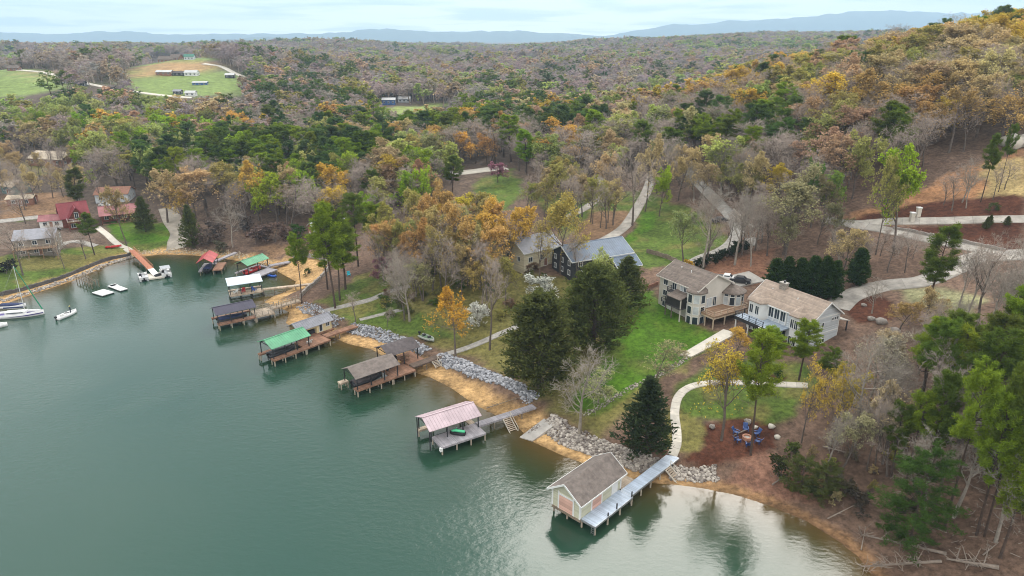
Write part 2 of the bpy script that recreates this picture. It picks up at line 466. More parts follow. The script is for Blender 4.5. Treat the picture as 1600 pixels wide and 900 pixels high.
# --- what covers the ground, measured as outlines on the ground
COVER = {}
LAWN = (0.072, 0.108, 0.018); LAWN_DRY = (0.140, 0.125, 0.038); LAWN_BRIGHT = (0.058, 0.122, 0.008)
LITTER = (0.125, 0.080, 0.056); MULCH = (0.070, 0.026, 0.014); SAND = (0.40, 0.25, 0.11); STRAW = (0.36, 0.27, 0.12); CLAY = (0.30, 0.155, 0.075)
BROWN = (0.19, 0.115, 0.065); ROCKBED = (0.24, 0.22, 0.20); FIELD = (0.15, 0.20, 0.055)
zones = [
    # (outline in the photograph, colour, softness in metres)
    ([(500, 470), (560, 430), (640, 400), (740, 380), (800, 420), (880, 440), (960, 440), (1010, 460), (1110, 520), (1130, 520), (1080, 560), (1010, 610), (930, 690), (890, 655), (830, 605), (740, 568), (690, 545), (640, 525), (560, 510)], LAWN_DRY, 3.0),
    ([(500, 470), (550, 440), (600, 425), (640, 440), (620, 480), (680, 500), (720, 530), (640, 525), (560, 508), (520, 490)], LAWN, 2.0),
    ([(960, 470), (1020, 455), (1045, 480), (1080, 505), (1125, 525), (1090, 555), (1010, 600), (930, 650), (890, 640), (900, 600), (940, 560)], LAWN_BRIGHT, 1.2),
    ([(1060, 600), (1130, 560), (1260, 565), (1290, 600), (1240, 650), (1180, 670), (1110, 660), (1065, 650)], LAWN, 1.5),
    ([(1035, 640), (1065, 640), (1100, 665), (1092, 700), (1070, 708), (1040, 700)], LAWN_DRY, 0.8),
    ([(1100, 665), (1165, 652), (1212, 665), (1208, 700), (1160, 718), (1100, 728), (1060, 715), (1095, 702)], MULCH, 0.5),
    ([(965, 695), (1040, 700), (1035, 712), (960, 705)], MULCH, 0.8),
    ([(1150, 560), (1165, 580), (1120, 592), (1110, 585)], MULCH, 0.8),
    ([(1200, 585), (1230, 588), (1225, 597), (1195, 595)], MULCH, 0.6),
    ([(830, 300), (1010, 300), (1060, 320), (1110, 340), (1140, 370), (1090, 410), (1020, 420), (960, 400), (1000, 345), (980, 330), (940, 360), (880, 370)], LAWN, 3.0),
    ([(1000, 330), (1025, 330), (1020, 360), (960, 395), (940, 390), (990, 360)], LAWN_BRIGHT, 1.5),
    ([(930, 330), (985, 330), (970, 360), (920, 375), (890, 370)], BROWN, 2.0),
    ([(1095, 430), (1110, 410), (1170, 395), (1215, 390), (1200, 440), (1180, 445)], (0.20, 0.10, 0.06), 2.0),
    ([(740, 285), (800, 262), (820, 300), (790, 330), (750, 320)], LAWN, 3.0),
    ([(1320, 345), (1420, 300), (1600, 235), (1600, 300), (1440, 320), (1340, 345)], CLAY, 3.0),
    ([(1535, 260), (1600, 245), (1600, 308), (1535, 310)], STRAW, 2.5),
    ([(1330, 345), (1420, 318), (1600, 305), (1600, 345), (1430, 340), (1350, 350)], MULCH, 1.5),
    ([(1390, 355), (1600, 345), (1600, 398), (1480, 378), (1400, 362)], MULCH, 1.5),
    ([(1325, 470), (1345, 458), (1395, 470), (1400, 500), (1340, 505), (1320, 490)], MULCH, 0.8),
    ([(1400, 455), (1480, 450), (1550, 470), (1520, 490), (1440, 480)], (0.22, 0.21, 0.11), 2.0),
    ([(0, 400), (70, 395), (130, 385), (200, 380), (260, 355), (285, 350), (262, 390), (205, 398), (130, 425), (60, 448), (0, 468), (-200, 540), (-200, 420)], LAWN, 2.0),
    ([(30, 405), (150, 392), (190, 400), (120, 418), (40, 425)], LAWN_DRY, 2.5),
    ([(165, 345), (265, 348), (270, 370), (210, 385), (170, 365)], LAWN_BRIGHT, 2.0),
    ([(30, 335), (88, 328), (88, 338), (30, 346)], LAWN_BRIGHT, 1.5),
    ([(0, 305), (90, 300), (130, 320), (60, 340), (0, 345)], BROWN, 3.0),
    ([(35, 255), (90, 255), (90, 275), (40, 275)], LAWN_DRY, 3.0),
    ([(410, 420), (445, 400), (505, 405), (512, 425), (480, 450), (440, 440)], SAND, 1.0),
    ([(395, 385), (480, 380), (500, 400), (430, 402)], BROWN, 2.0),
    ([(1010, 745), (1120, 755), (1180, 700), (1290, 740), (1290, 790), (1180, 780)], (0.17, 0.09, 0.06), 1.5),
]
fields = [  # far farmland
    ([(178, 135), (205, 106), (235, 92), (290, 90), (345, 104), (392, 126), (385, 150), (300, 152), (240, 147)], FIELD, 14),
    ([(205, 112), (240, 100), (330, 102), (345, 112), (300, 116), (220, 118)], (0.30, 0.19, 0.09), 8),
    ([(-60, 108), (60, 108), (118, 118), (130, 132), (60, 150), (-60, 156)], FIELD, 8),
    ([(20, 110), (100, 113), (125, 124), (110, 126), (40, 116)], (0.28, 0.23, 0.11), 6),
    ([(565, 172), (640, 166), (700, 160), (702, 164), (640, 178), (600, 186), (560, 182)], (0.20, 0.24, 0.07), 6),
]
GCOL = np.empty(MX.shape + (3,))
n1 = fbm(MX / 9, MY / 9, 31, 4)
GCOL[:] = LITTER
GCOL *= (0.75 + 0.5 * n1)[..., None]
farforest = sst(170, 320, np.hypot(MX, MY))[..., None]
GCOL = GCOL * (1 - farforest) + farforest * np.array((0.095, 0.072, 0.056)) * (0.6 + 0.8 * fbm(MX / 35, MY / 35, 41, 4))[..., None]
CLEAR = []
def cover(pts, col, soft, clear=False):
    global GCOL
    W_ = np.array(pts)[:, :2]
    lo, hi = W_.min(0) - 3 * soft, W_.max(0) + 3 * soft
    jj = np.nonzero((GY > lo[1]) & (GY < hi[1]))[0]; ii = np.nonzero((GX > lo[0]) & (GX < hi[0]))[0]
    if not len(jj) or not len(ii): return
    sl = np.s_[jj[0]:jj[-1] + 1, ii[0]:ii[-1] + 1]
    x, y = MX[sl], MY[sl]
    x = x + (fbm(x / 4, y / 4, 3, 3) - 0.5) * 2.2 * soft; y = y + (fbm(x / 4 + 50, y / 4, 4, 3) - 0.5) * 2.2 * soft
    d = dist_line(x, y, W_, True); d = np.where(in_poly(x, y, W_), d, -d)
    a = sst(-0.5 * soft, 0.5 * soft, d)[..., None]
    tone = (0.78 + 0.44 * fbm(x / 5, y / 5, 77, 3))[..., None]
    cc = np.array(col)[None, None] * np.ones(x.shape + (1,))
    if col in (LAWN, LAWN_BRIGHT):      # worn and dry patches in the grass
        dm = (sst(0.46, 0.72, fbm(x / 5 + 9, y / 5, 55, 4)) * (0.8 if col == LAWN else 0.4))[..., None]
        cc = cc * (1 - dm) + dm * np.array(LAWN_DRY)
    GCOL[sl] = GCOL[sl] * (1 - a) + a * cc * tone
    if clear: CLEAR.append(W_)
for l, c_, s_ in zones: cover(PP(l), c_, s_)
FARM = [PP(l) for l, c_, s_ in fields]
for (l, c_, s_), w_ in zip(fields, FARM): cover(w_, c_, s_, True)
# sand and wet clay along the waterline
S_ = np.full(MX.shape, 99.0)
m_ = (np.abs(MX) < 420) & (MY < 420) & (MY > -100)
S_[m_] = shore_sd(MX[m_], MY[m_])
wob = (fbm(MX / 6, MY / 6, 91, 3) - 0.5) * 3
a = (1 - sst(3.2, 5.2, S_ * (1 + 1.1 * sst(12, 30, MX)) + wob))[..., None]
sandcol = np.array(SAND) * (0.7 + 0.6 * fbm(MX / 3, MY / 3, 15, 4))[..., None]
redness = sst(10, 40, MX)[..., None]
sandcol = sandcol * (1 - redness) + redness * np.array((0.22, 0.125, 0.062)) * (0.7 + 0.6 * fbm(MX / 2, MY / 2, 16, 4))[..., None]
GCOL = GCOL * (1 - a) + a * sandcol
wet = (1 - sst(0.2, 1.1, S_ + wob * 0.15))[..., None]
GCOL = GCOL * (1 - 0.45 * wet)

def attr_color(me, name, C):
    at = me.attributes.new(name, 'FLOAT_COLOR', 'POINT')
    C4 = np.ones((len(C), 4), dtype=np.float32); C4[:, :3] = C
    at.data.foreach_set('color', C4.ravel())

def grid_faces(nx, ny):
    i, j = np.meshgrid(np.arange(nx - 1), np.arange(ny - 1))
    a = (j * nx + i).ravel()
    return np.stack([a, a + 1, a + nx + 1, a + nx], 1)

def ground_mat():
    m = bpy.data.materials.new('ground_cover'); m.use_nodes = True
    t = m.node_tree; b = t.nodes['Principled BSDF']
    at = t.nodes.new('ShaderNodeAttribute'); at.attribute_name = 'ground'
    tcn = t.nodes.new('ShaderNodeTexCoord')
    n1 = t.nodes.new('ShaderNodeTexNoise'); n1.inputs['Scale'].default_value = 1.1; n1.inputs['Detail'].default_value = 6; n1.inputs['Roughness'].default_value = 0.75
    n2 = t.nodes.new('ShaderNodeTexNoise'); n2.inputs['Scale'].default_value = 0.22; n2.inputs['Detail'].default_value = 4
    for n_ in (n1, n2): t.links.new(tcn.outputs['Object'], n_.inputs['Vector'])
    mr = t.nodes.new('ShaderNodeMapRange'); mr.inputs['From Min'].default_value = 0.3; mr.inputs['From Max'].default_value = 0.7; mr.inputs['To Min'].default_value = 0.4; mr.inputs['To Max'].default_value = 1.6
    t.links.new(n1.outputs[0], mr.inputs[0])
    mr2 = t.nodes.new('ShaderNodeMapRange'); mr2.inputs['From Min'].default_value = 0.3; mr2.inputs['From Max'].default_value = 0.7; mr2.inputs['To Min'].default_value = 0.75; mr2.inputs['To Max'].default_value = 1.25
    t.links.new(n2.outputs[0], mr2.inputs[0])
    mu = t.nodes.new('ShaderNodeMath'); mu.operation = 'MULTIPLY'; t.links.new(mr.outputs[0], mu.inputs[0]); t.links.new(mr2.outputs[0], mu.inputs[1])
    vm = t.nodes.new('ShaderNodeVectorMath'); vm.operation = 'SCALE'; t.links.new(at.outputs['Color'], vm.inputs[0]); t.links.new(mu.outputs[0], vm.inputs['Scale'])
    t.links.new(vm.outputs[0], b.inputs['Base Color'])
    b.inputs['Roughness'].default_value = 0.95; b.inputs['Specular IOR Level'].default_value = 0.15
    bp = t.nodes.new('ShaderNodeBump'); bp.inputs['Strength'].default_value = 0.6; bp.inputs['Distance'].default_value = 0.3
    t.links.new(n1.outputs[0], bp.inputs['Height']); t.links.new(bp.outputs[0], b.inputs['Normal'])
    return m
gme = np_mesh('ground', np.stack([MX.ravel(), MY.ravel(), MZ.ravel()], 1), [grid_faces(len(GX), len(GY))], [ground_mat()], smooth=True)
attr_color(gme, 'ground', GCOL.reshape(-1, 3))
ground = bpy.data.objects.new('ground', gme); COL.objects.link(ground); tag(ground, 'wooded lakeside ground with lawns, leaf litter and beaches', None, kind='structure')

# ------------------------------------------------------------------ water
def water_mat():
    m = bpy.data.materials.new('lake_water'); m.use_nodes = True
    t = m.node_tree; b = t.nodes['Principled BSDF']
    at = t.nodes.new('ShaderNodeAttribute'); at.attribute_name = 'bed'
    t.links.new(at.outputs['Color'], b.inputs['Base Color'])
    b.inputs['Roughness'].default_value = 0.05
    b.inputs['IOR'].default_value = 1.37
    b.inputs['Specular IOR Level'].default_value = 0.5
    tcn = t.nodes.new('ShaderNodeTexCoord')
    mp = t.nodes.new('ShaderNodeMapping'); mp.inputs['Scale'].default_value = (1.0, 1.7, 1.0); mp.inputs['Rotation'].default_value = (0, 0, 0.35)
    t.links.new(tcn.outputs['Object'], mp.inputs[0])
    n1 = t.nodes.new('ShaderNodeTexNoise'); n1.inputs['Scale'].default_value = 0.75; n1.inputs['Detail'].default_value = 5; n1.inputs['Roughness'].default_value = 0.6
    t.links.new(mp.outputs[0], n1.inputs['Vector'])
    # cat's paws: wind ruffles some patches more than others
    n2 = t.nodes.new('ShaderNodeTexNoise'); n2.inputs['Scale'].default_value = 0.014; n2.inputs['Detail'].default_value = 5; n2.inputs['Distortion'].default_value = 1.6
    t.links.new(tcn.outputs['Object'], n2.inputs['Vector'])
    mr = t.nodes.new('ShaderNodeMapRange'); mr.inputs['From Min'].default_value = 0.35; mr.inputs['From Max'].default_value = 0.65; mr.inputs['To Min'].default_value = 0.015; mr.inputs['To Max'].default_value = 0.2
    t.links.new(n2.outputs[0], mr.inputs[0])
    bp = t.nodes.new('ShaderNodeBump'); bp.inputs['Distance'].default_value = 0.6
    t.links.new(mr.outputs[0], bp.inputs['Strength'])
    t.links.new(n1.outputs[0], bp.inputs['Height']); t.links.new(bp.outputs[0], b.inputs['Normal'])
    return m
WX = axis(-150, 70, 2.0, -1600, 900, 1.15); WY = axis(20, 215, 2.0, -1400, 420, 1.15)
wx, wy = np.meshgrid(WX, WY)
ws = shore_sd(wx, wy)
dp = np.clip(-ws, 0, 60)
shal = np.exp(-dp / 4.0)[..., None]; mid = np.exp(-dp / 16.0)[..., None]
DEEP = np.array((0.015, 0.052, 0.037)); REFLC = np.array((0.017, 0.033, 0.011)); SHAL = np.array((0.085, 0.052, 0.017))  # middle tone: dark olive reflections of trees and docks painted in near shore
wc = DEEP * (1 - mid) + REFLC * mid
wc = wc * (1 - shal) + SHAL * shal
wme = np_mesh('water', np.stack([wx.ravel(), wy.ravel(), np.zeros(wx.size)], 1), [grid_faces(len(WX), len(WY))], [water_mat()], smooth=True)
attr_color(wme, 'bed', wc.reshape(-1, 3))  # water colour by distance from shore, painted reflection tone included
wo = bpy.data.objects.new('water', wme); COL.objects.link(wo); tag(wo, 'calm green lake water', None, kind='structure')

# ------------------------------------------------------------------ distant blue ridges
def ridge(name, dist, tops, seed, depth=900, base=20):
    """tops: (photo x, photo y) along the skyline; a long hill with a front and a back slope"""
    xs = np.linspace(tops[0][0], tops[-1][0], 160)
    ys = np.interp(xs, [p[0] for p in tops], [p[1] for p in tops])
    V = []
    for k, (px, py) in enumerate(zip(xs, ys)):
        a_ = (px - 800) / F; top = H + dist * (59 - py) / F * 1.06 + (float(fbm(np.array([px / 14.]), np.array([seed * 1.]), seed, 3)[0]) - 0.5) * dist * 0.004
        for q, f_ in ((0, 0.0), (1, 0.35), (2, 0.75), (3, 1.0), (4, 0.8), (5, 0.0)):
            yy = dist - depth + depth * (0, .3, .7, 1, 1.3, 2)[q]
            V.append((a_ * yy * 1.06, yy, base + (top - base) * f_ * (1 + 0.1 * (float(fbm(np.array([px / 9.]), np.array([q * 3.]), seed + 3, 2)[0]) - 0.5) * (f_ < 1))))
    n = len(xs)
    Fc = [(k * 6 + q, (k + 1) * 6 + q, (k + 1) * 6 + q + 1, k * 6 + q + 1) for k in range(n - 1) for q in range(5)]
    me = np_mesh(name, V, [np.array(Fc)], [mat('ridge_forest', (0.06, 0.075, 0.055), 0.95, 0.35, 0.008)], smooth=True)
    o = bpy.data.objects.new(name, me); COL.objects.link(o)
    return tag(o, 'hazy blue wooded ridge on the skyline', None, kind='structure')
ridge('hills', 9800, [(-500, 55), (-100, 51), (60, 49), (110, 51), (170, 52), (230, 48), (330, 52), (480, 52), (560, 50), (600, 46), (650, 46), (700, 50), (800, 47), (850, 50), (960, 56), (1100, 60)], 3)
ridge('hills', 10800, [(900, 60), (980, 46), (1020, 39), (1080, 38), (1100, 35), (1150, 34), (1200, 30), (1260, 24), (1340, 22), (1400, 25), (1470, 24), (1600, 30), (1900, 40), (2200, 46)], 4)
ridge('hills', 12400, [(1380, 50), (1500, 20), (1560, 12), (1620, 14), (1700, 22), (2000, 40), (2300, 50)], 5)
ridge('hills', 7000, [(300, 66), (420, 58), (470, 55), (520, 58), (570, 62), (620, 67), (700, 70)], 6, 300)
ridge('hills', 7500, [(1500, 44), (1560, 32), (1620, 31), (1800, 36), (2200, 48)], 8, 300)

# ------------------------------------------------------------------ roads and paths
def smooth_line(pts, step=1.2):
    pts = np.asarray(pts, float)[:, :2]
    n = len(pts)
    if n > 2:      # Catmull-Rom
        Q = np.vstack([2 * pts[0] - pts[1], pts, 2 * pts[-1] - pts[-2]])
        o = []
        for i in range(1, n):
            p0, p1, p2, p3 = Q[i - 1], Q[i], Q[i + 1], Q[i + 2]
            m = max(2, int(np.linalg.norm(p2 - p1) / step))
            for t in np.linspace(0, 1, m, endpoint=False):
                o.append(0.5 * ((2 * p1) + (-p0 + p2) * t + (2 * p0 - 5 * p1 + 4 * p2 - p3) * t * t + (-p0 + 3 * p1 - 3 * p2 + p3) * t ** 3))
        o.append(pts[-1]); return np.array(o)
    m = max(2, int(np.linalg.norm(pts[1] - pts[0]) / step))
    return np.array([pts[0] + (pts[1] - pts[0]) * t for t in np.linspace(0, 1, m + 1)])

ROADLINES = []
def ribbon(name, px, width, m, lift=0.10, label=None, world=False, w_end=None):
    ln = smooth_line(px if world else PP(px))
    ROADLINES.append((ln, width / 2 + 1.0))
    t = np.gradient(ln, axis=0); t /= np.linalg.norm(t, axis=1)[:, None] + 1e-9
    nr = np.stack([-t[:, 1], t[:, 0]], 1)
    k = 6
    ws_ = np.interp(np.linspace(0, 1, len(ln)), [0, 1], [width, w_end or width])
    V = []
    for i in range(len(ln)):
        for q in range(-1, k + 2):
            f = (min(max(q, 0), k) / k - 0.5) * ws_[i]
            p = ln[i] + nr[i] * f
            z = max(gz(p[0], p[1]), 0.05) + lift
            if q in (-1, k + 1): z -= 0.4
            V.append((p[0], p[1], z))
    me_ = np_mesh(name, V, [grid_faces(k + 3, len(ln))], [m], smooth=False)
    al = np.concatenate(([0], np.cumsum(np.linalg.norm(np.diff(ln, axis=0), axis=1))))
    at_ = me_.attributes.new('along', 'FLOAT', 'POINT'); at_.data.foreach_set('value', np.repeat(al, k + 3).astype(np.float32))
    o_ = bpy.data.objects.new(name, me_)
    COL.objects.link(o_)
    return tag(o_, label, None, kind='structure')

ribbon('path', [(1050, 713), (1057, 695), (1057, 672), (1054, 645), (1060, 620), (1076, 606), (1105, 599), (1150, 598), (1200, 600), (1262, 603)], 1.5, M_path, 0.12, 'pale curving concrete footpath from the dock to the house')
ribbon('driveway', [(1306, 482), (1330, 462), (1380, 447), (1440, 440), (1490, 420), (1530, 402), (1600, 398), (1700, 395)], 5.2, M_road, 0.12, 'wide concrete driveway behind the gabled house')
ribbon('driveway', [(1288, 343), (1330, 350), (1400, 346), (1480, 345), (1560, 343), (1640, 342)], 3.4, M_road, 0.12, 'pale upper driveway past the gate pillars')
ribbon('driveway', [(1330, 351), (1375, 358), (1430, 370), (1500, 384), (1560, 398)], 3.2, M_road, 0.13, 'lower driveway branch below the mulch bank')
ribbon('driveway', [(1068, 420), (1095, 404), (1125, 393), (1145, 378), (1152, 360), (1142, 338), (1125, 320), (1108, 303), (1090, 285), (1078, 272), (1066, 262)], 3.5, M_gravel, 0.12, 'gravel drive curving behind the grey house')
ribbon('driveway', [(918, 385), (945, 375), (972, 358), (988, 338), (1000, 318), (1010, 300), (1016, 284), (1020, 268)], 3.3, M_road, 0.12, 'concrete drive curving down to the dark house')
ribbon('driveway', [(868, 350), (890, 338), (915, 325), (935, 310), (946, 297), (940, 284), (932, 274)], 3.0, M_road, 0.12, 'pale drive of the beige house')
ribbon('driveway', [(700, 272), (740, 268), (790, 262)], 8, M_concrete_pale, 0.15, 'pale gravel yard among the trees')
ribbon('road', [(262, 325), (270, 345), (281, 362), (278, 376), (276, 390)], 6.0, M_drive, 0.12, 'grey boat ramp running down to the cove')
ribbon('path', [(152, 355), (165, 365), (178, 377), (192, 386), (204, 393)], 2.0, M_concrete_pale, 0.12, 'concrete walk from the red cabin to the orange gangway')
ribbon('road', [(-60, 352), (0, 346), (45, 341), (90, 338), (130, 340)], 4.5, M_gravel, 0.12, 'grey lane in front of the red cabin')
ribbon('path', [(500, 487), (540, 478), (580, 468), (605, 457), (640, 447)], 1.8, M_gravel, 0.12, 'grey stone path along the lakeside lawn')
ribbon('path', [(562, 500), (590, 493), (632, 483)], 1.2, M_gravel, 0.12, 'thin gravel path between lawn trees')
ribbon('path', [(700, 553), (735, 542), (770, 527), (805, 512), (835, 494)], 1.6, M_gravel, 0.12, 'gravel path climbing from the brown dock')
ribbon('path', [(70, 395), (110, 378), (150, 385)], 2.5, M_gravel, 0.12, 'gravel parking strip beside the grey cottage')
ribbon('road', [(318, 100), (345, 104), (365, 114), (392, 126)], 6, M_concrete_pale, 0.4, 'pale farm lane down the far hill')
ribbon('road', [(30, 110), (70, 114), (100, 122), (140, 132), (200, 142), (260, 150), (300, 153)], 5, M_concrete_pale, 0.4, 'pale farm lane below the far fields')
# patio slab beside the lawn
pq = [P(1062, 556), P(1080, 559), P(1152, 522), P(1130, 516)]
zt = max(p[2] for p in pq) + 0.2
MB().slab([(p[0], p[1], p[2] + 0.25) for p in pq], 0.8).build('pavement', M_concrete_pale, label='long concrete patio slab beside the lawn', kind='structure')
pq = [P(1140, 452), P(1196, 440), P(1170, 425), P(1140, 432), P(1120, 440)]
MB().slab([(p[0], p[1], p[2] + 0.25) for p in pq], 1.2).build('pavement', M_concrete, label='concrete parking court between the two big houses', kind='structure')
pq = [P(1160, 382), P(1182, 385), P(1180, 372), P(1164, 374)]
MB().slab([(p[0], p[1], p[2] + 0.3) for p in pq], 0.8).build('pavement', M_gravel, label='small grey parking pad by the gravel drive', kind='structure')

# ------------------------------------------------------------------ tree builders
def unit(v): return v / (np.linalg.norm(v, axis=-1, keepdims=True) + 1e-9)

def prisms(P0, P1, R0, R1, n):
    d = unit(P1 - P0)
    up = np.where(np.abs(d[:, 2:3]) < 0.9, np.array([[0, 0, 1.]]), np.array([[1., 0, 0]]))
    e = unit(np.cross(d, up)); g = np.cross(e, d)
    t = np.arange(n) * 2 * math.pi / n
    off = np.cos(t)[None, :, None] * e[:, None] + np.sin(t)[None, :, None] * g[:, None]
    V = np.concatenate([P0[:, None] + off * R0[:, None, None], P1[:, None] + off * R1[:, None, None]], 1)   # m,2n,3
    m = len(P0)
    k = np.arange(n); k2 = (k + 1) % n
    q = np.stack([k, k2, n + k2, n + k], 1)[None] + (np.arange(m) * 2 * n)[:, None, None]
    return V.reshape(-1, 3), q.reshape(-1, 4)

def ribbons(P0, P1, w_, rg):
    d = unit(P1 - P0); r = unit(np.cross(d, rg.normal(size=d.shape))) * (w_[:, None] / 2)
    V = np.stack([P0 - r, P0 + r, P1 + r * 0.4, P1 - r * 0.4], 1)
    q = np.arange(len(P0) * 4).reshape(-1, 4)
    return V.reshape(-1, 3), q

def cards(C, s, rg, upbias=0.0, asp=0.7):
    nrm = rg.normal(size=C.shape); nrm[:, 2] = np.abs(nrm[:, 2]) * 0.8 + upbias; nrm = unit(nrm)
    e = unit(np.cross(nrm, rg.normal(size=C.shape))); g = np.cross(nrm, e)
    s = s[:, None] / 2
    bend = nrm * s * 0.35
    V = np.stack([C - e * s - bend, C - g * s * asp, C + e * s - bend, C + g * s * asp], 1)
    q = np.arange(len(C) * 4).reshape(-1, 4)
    return V.reshape(-1, 3), q

def grow(P0, D, Ln, R0, R1, nseg, rg, curl=0.15, lift=0.0):
    """polylines; returns arrays of points (m,nseg+1,3) and radii"""
    m = len(P0); pts = [P0]; d = unit(D)
    for k in range(nseg):
        d = unit(d + rg.normal(scale=curl, size=d.shape) + np.array((0, 0, lift)))
        pts.append(pts[-1] + d * (Ln / nseg)[:, None])
    pts = np.stack(pts, 1)
    t = np.linspace(0, 1, nseg + 1)
    rad = R0[:, None] * (1 - t) + R1[:, None] * t
    return pts, rad

def spawn(pts, rad, n, t0, t1, ang, lf, rf, rg, base_len):
    m, k = pts.shape[0], pts.shape[1] - 1
    t = t0 + (t1 - t0) * (np.arange(n)[None] + rg.random((m, n))) / n
    i = np.minimum((t * k).astype(int), k - 1); f = t * k - i
    mi = np.arange(m)[:, None]
    A, B = pts[mi, i], pts[mi, i + 1]
    S = A + (B - A) * f[..., None]
    d = unit(B - A)
    side = unit(np.cross(d, rg.normal(size=d.shape)))
    an = ang * (0.7 + 0.6 * rg.random((m, n)))[..., None]
    D = d * np.cos(an) + side * np.sin(an)
    Ln = base_len[:, None] * lf * (1.1 - 0.55 * t) * (0.7 + 0.6 * rg.random((m, n)))
    r = (rad[mi, i] * (1 - f) + rad[mi, i + 1] * f) * rf
    return S.reshape(-1, 3), D.reshape(-1, 3), Ln.ravel(), r.ravel()

def merge(parts):
    V = []; Q = []; o = 0
    for v, q in parts:
        V.append(v); Q.append(q + o); o += len(v)
    return np.concatenate(V), np.concatenate(Q)

def hardwood(seed, leaves=0, lsize=0.34, low=False, spread=1.0, clear=0.34, h=18.0, top_bias=0.0, thin=0.7):
    """returns wood (V,Q) and foliage (V,Q) of a tree h metres tall"""
    rg = np.random.default_rng(seed)
    nl, ns, nw, nx = (9, 4, 3, 2) if low else (12, 6, 5, 4)
    tp, tr = grow(np.zeros((1, 3)), np.array([[rg.normal() * 0.05, rg.normal() * 0.05, 1.]]), np.array([h * 0.82]), np.array([h * 0.017]), np.array([h * 0.003]), 7, rg, 0.07, 0.04)
    parts = [prisms(tp[0, :-1] - np.array([[0, 0, 0.3]]) * (np.arange(7) == 0)[:, None], tp[0, 1:], tr[0, :-1], tr[0, 1:], 6)]
    S, D, Ln, r = spawn(tp, tr, nl, clear, 0.98, 0.95 * spread, 0.46, 0.62, rg, np.array([h * 0.95]))
    Ln = np.clip(Ln, h * 0.14, h * 0.40)
    lp, lr = grow(S, D, Ln, r, r * 0.25, 4, rg, 0.16, 0.16)
    parts.append(prisms(lp[:, :-1].reshape(-1, 3), lp[:, 1:].reshape(-1, 3), lr[:, :-1].ravel(), lr[:, 1:].ravel(), 4))
    S, D, Ln, r = spawn(lp, lr, ns, 0.2, 1.0, 0.8, 0.55, 0.6, rg, Ln)
    bp_, br = grow(S, D, Ln, r, r * 0.3, 3, rg, 0.2, 0.10)
    parts.append(prisms(bp_[:, :-1].reshape(-1, 3), bp_[:, 1:].reshape(-1, 3), np.maximum(br[:, :-1].ravel(), .012), np.maximum(br[:, 1:].ravel(), .01), 3))
    S, D, Ln, r = spawn(bp_, br, nw, 0.15, 1.0, 0.8, 0.62, 0.6, rg, Ln)
    up, ur = grow(S, D, Ln, r, r * 0.4, 2, rg, 0.25, 0.08)
    wtw = 0.08 if low else 0.055
    parts.append(ribbons(up[:, :-1].reshape(-1, 3), up[:, 1:].reshape(-1, 3), np.full(len(up) * 2, wtw), rg))
    S, D, Ln, r = spawn(up, ur, nx, 0.1, 1.0, 0.8, 0.8, 0.6, rg, Ln)
    xp = S + unit(D) * np.maximum(Ln, 0.35)[:, None]
    parts.append(ribbons(S, xp, np.full(len(S), wtw * 0.75), rg))
    wood = merge(parts)
    fol = None
    if leaves:
        tips = np.concatenate([xp, up[:, 1], up[:, 2]])
        if top_bias:
            pr = np.clip((tips[:, 2] / tips[:, 2].max()) ** top_bias, 0, 1)
            # foliage gathers in clumps
            cl = vnoise(tips[:, 0] / (h * 0.1) + 40, (tips[:, 1] + tips[:, 2]) / (h * 0.1), seed)
            pr = pr * (0.15 + (cl > 0.42))
            pick = rg.choice(len(tips), leaves, p=pr / pr.sum())
        else:
            pick = rg.integers(0, len(tips), leaves)
        C = tips[pick] + rg.normal(scale=h * 0.012, size=(leaves, 3))
        fol = cards(C, lsize * (0.6 + 0.8 * rg.random(leaves)), rg, 0.25, thin)
    return wood, fol

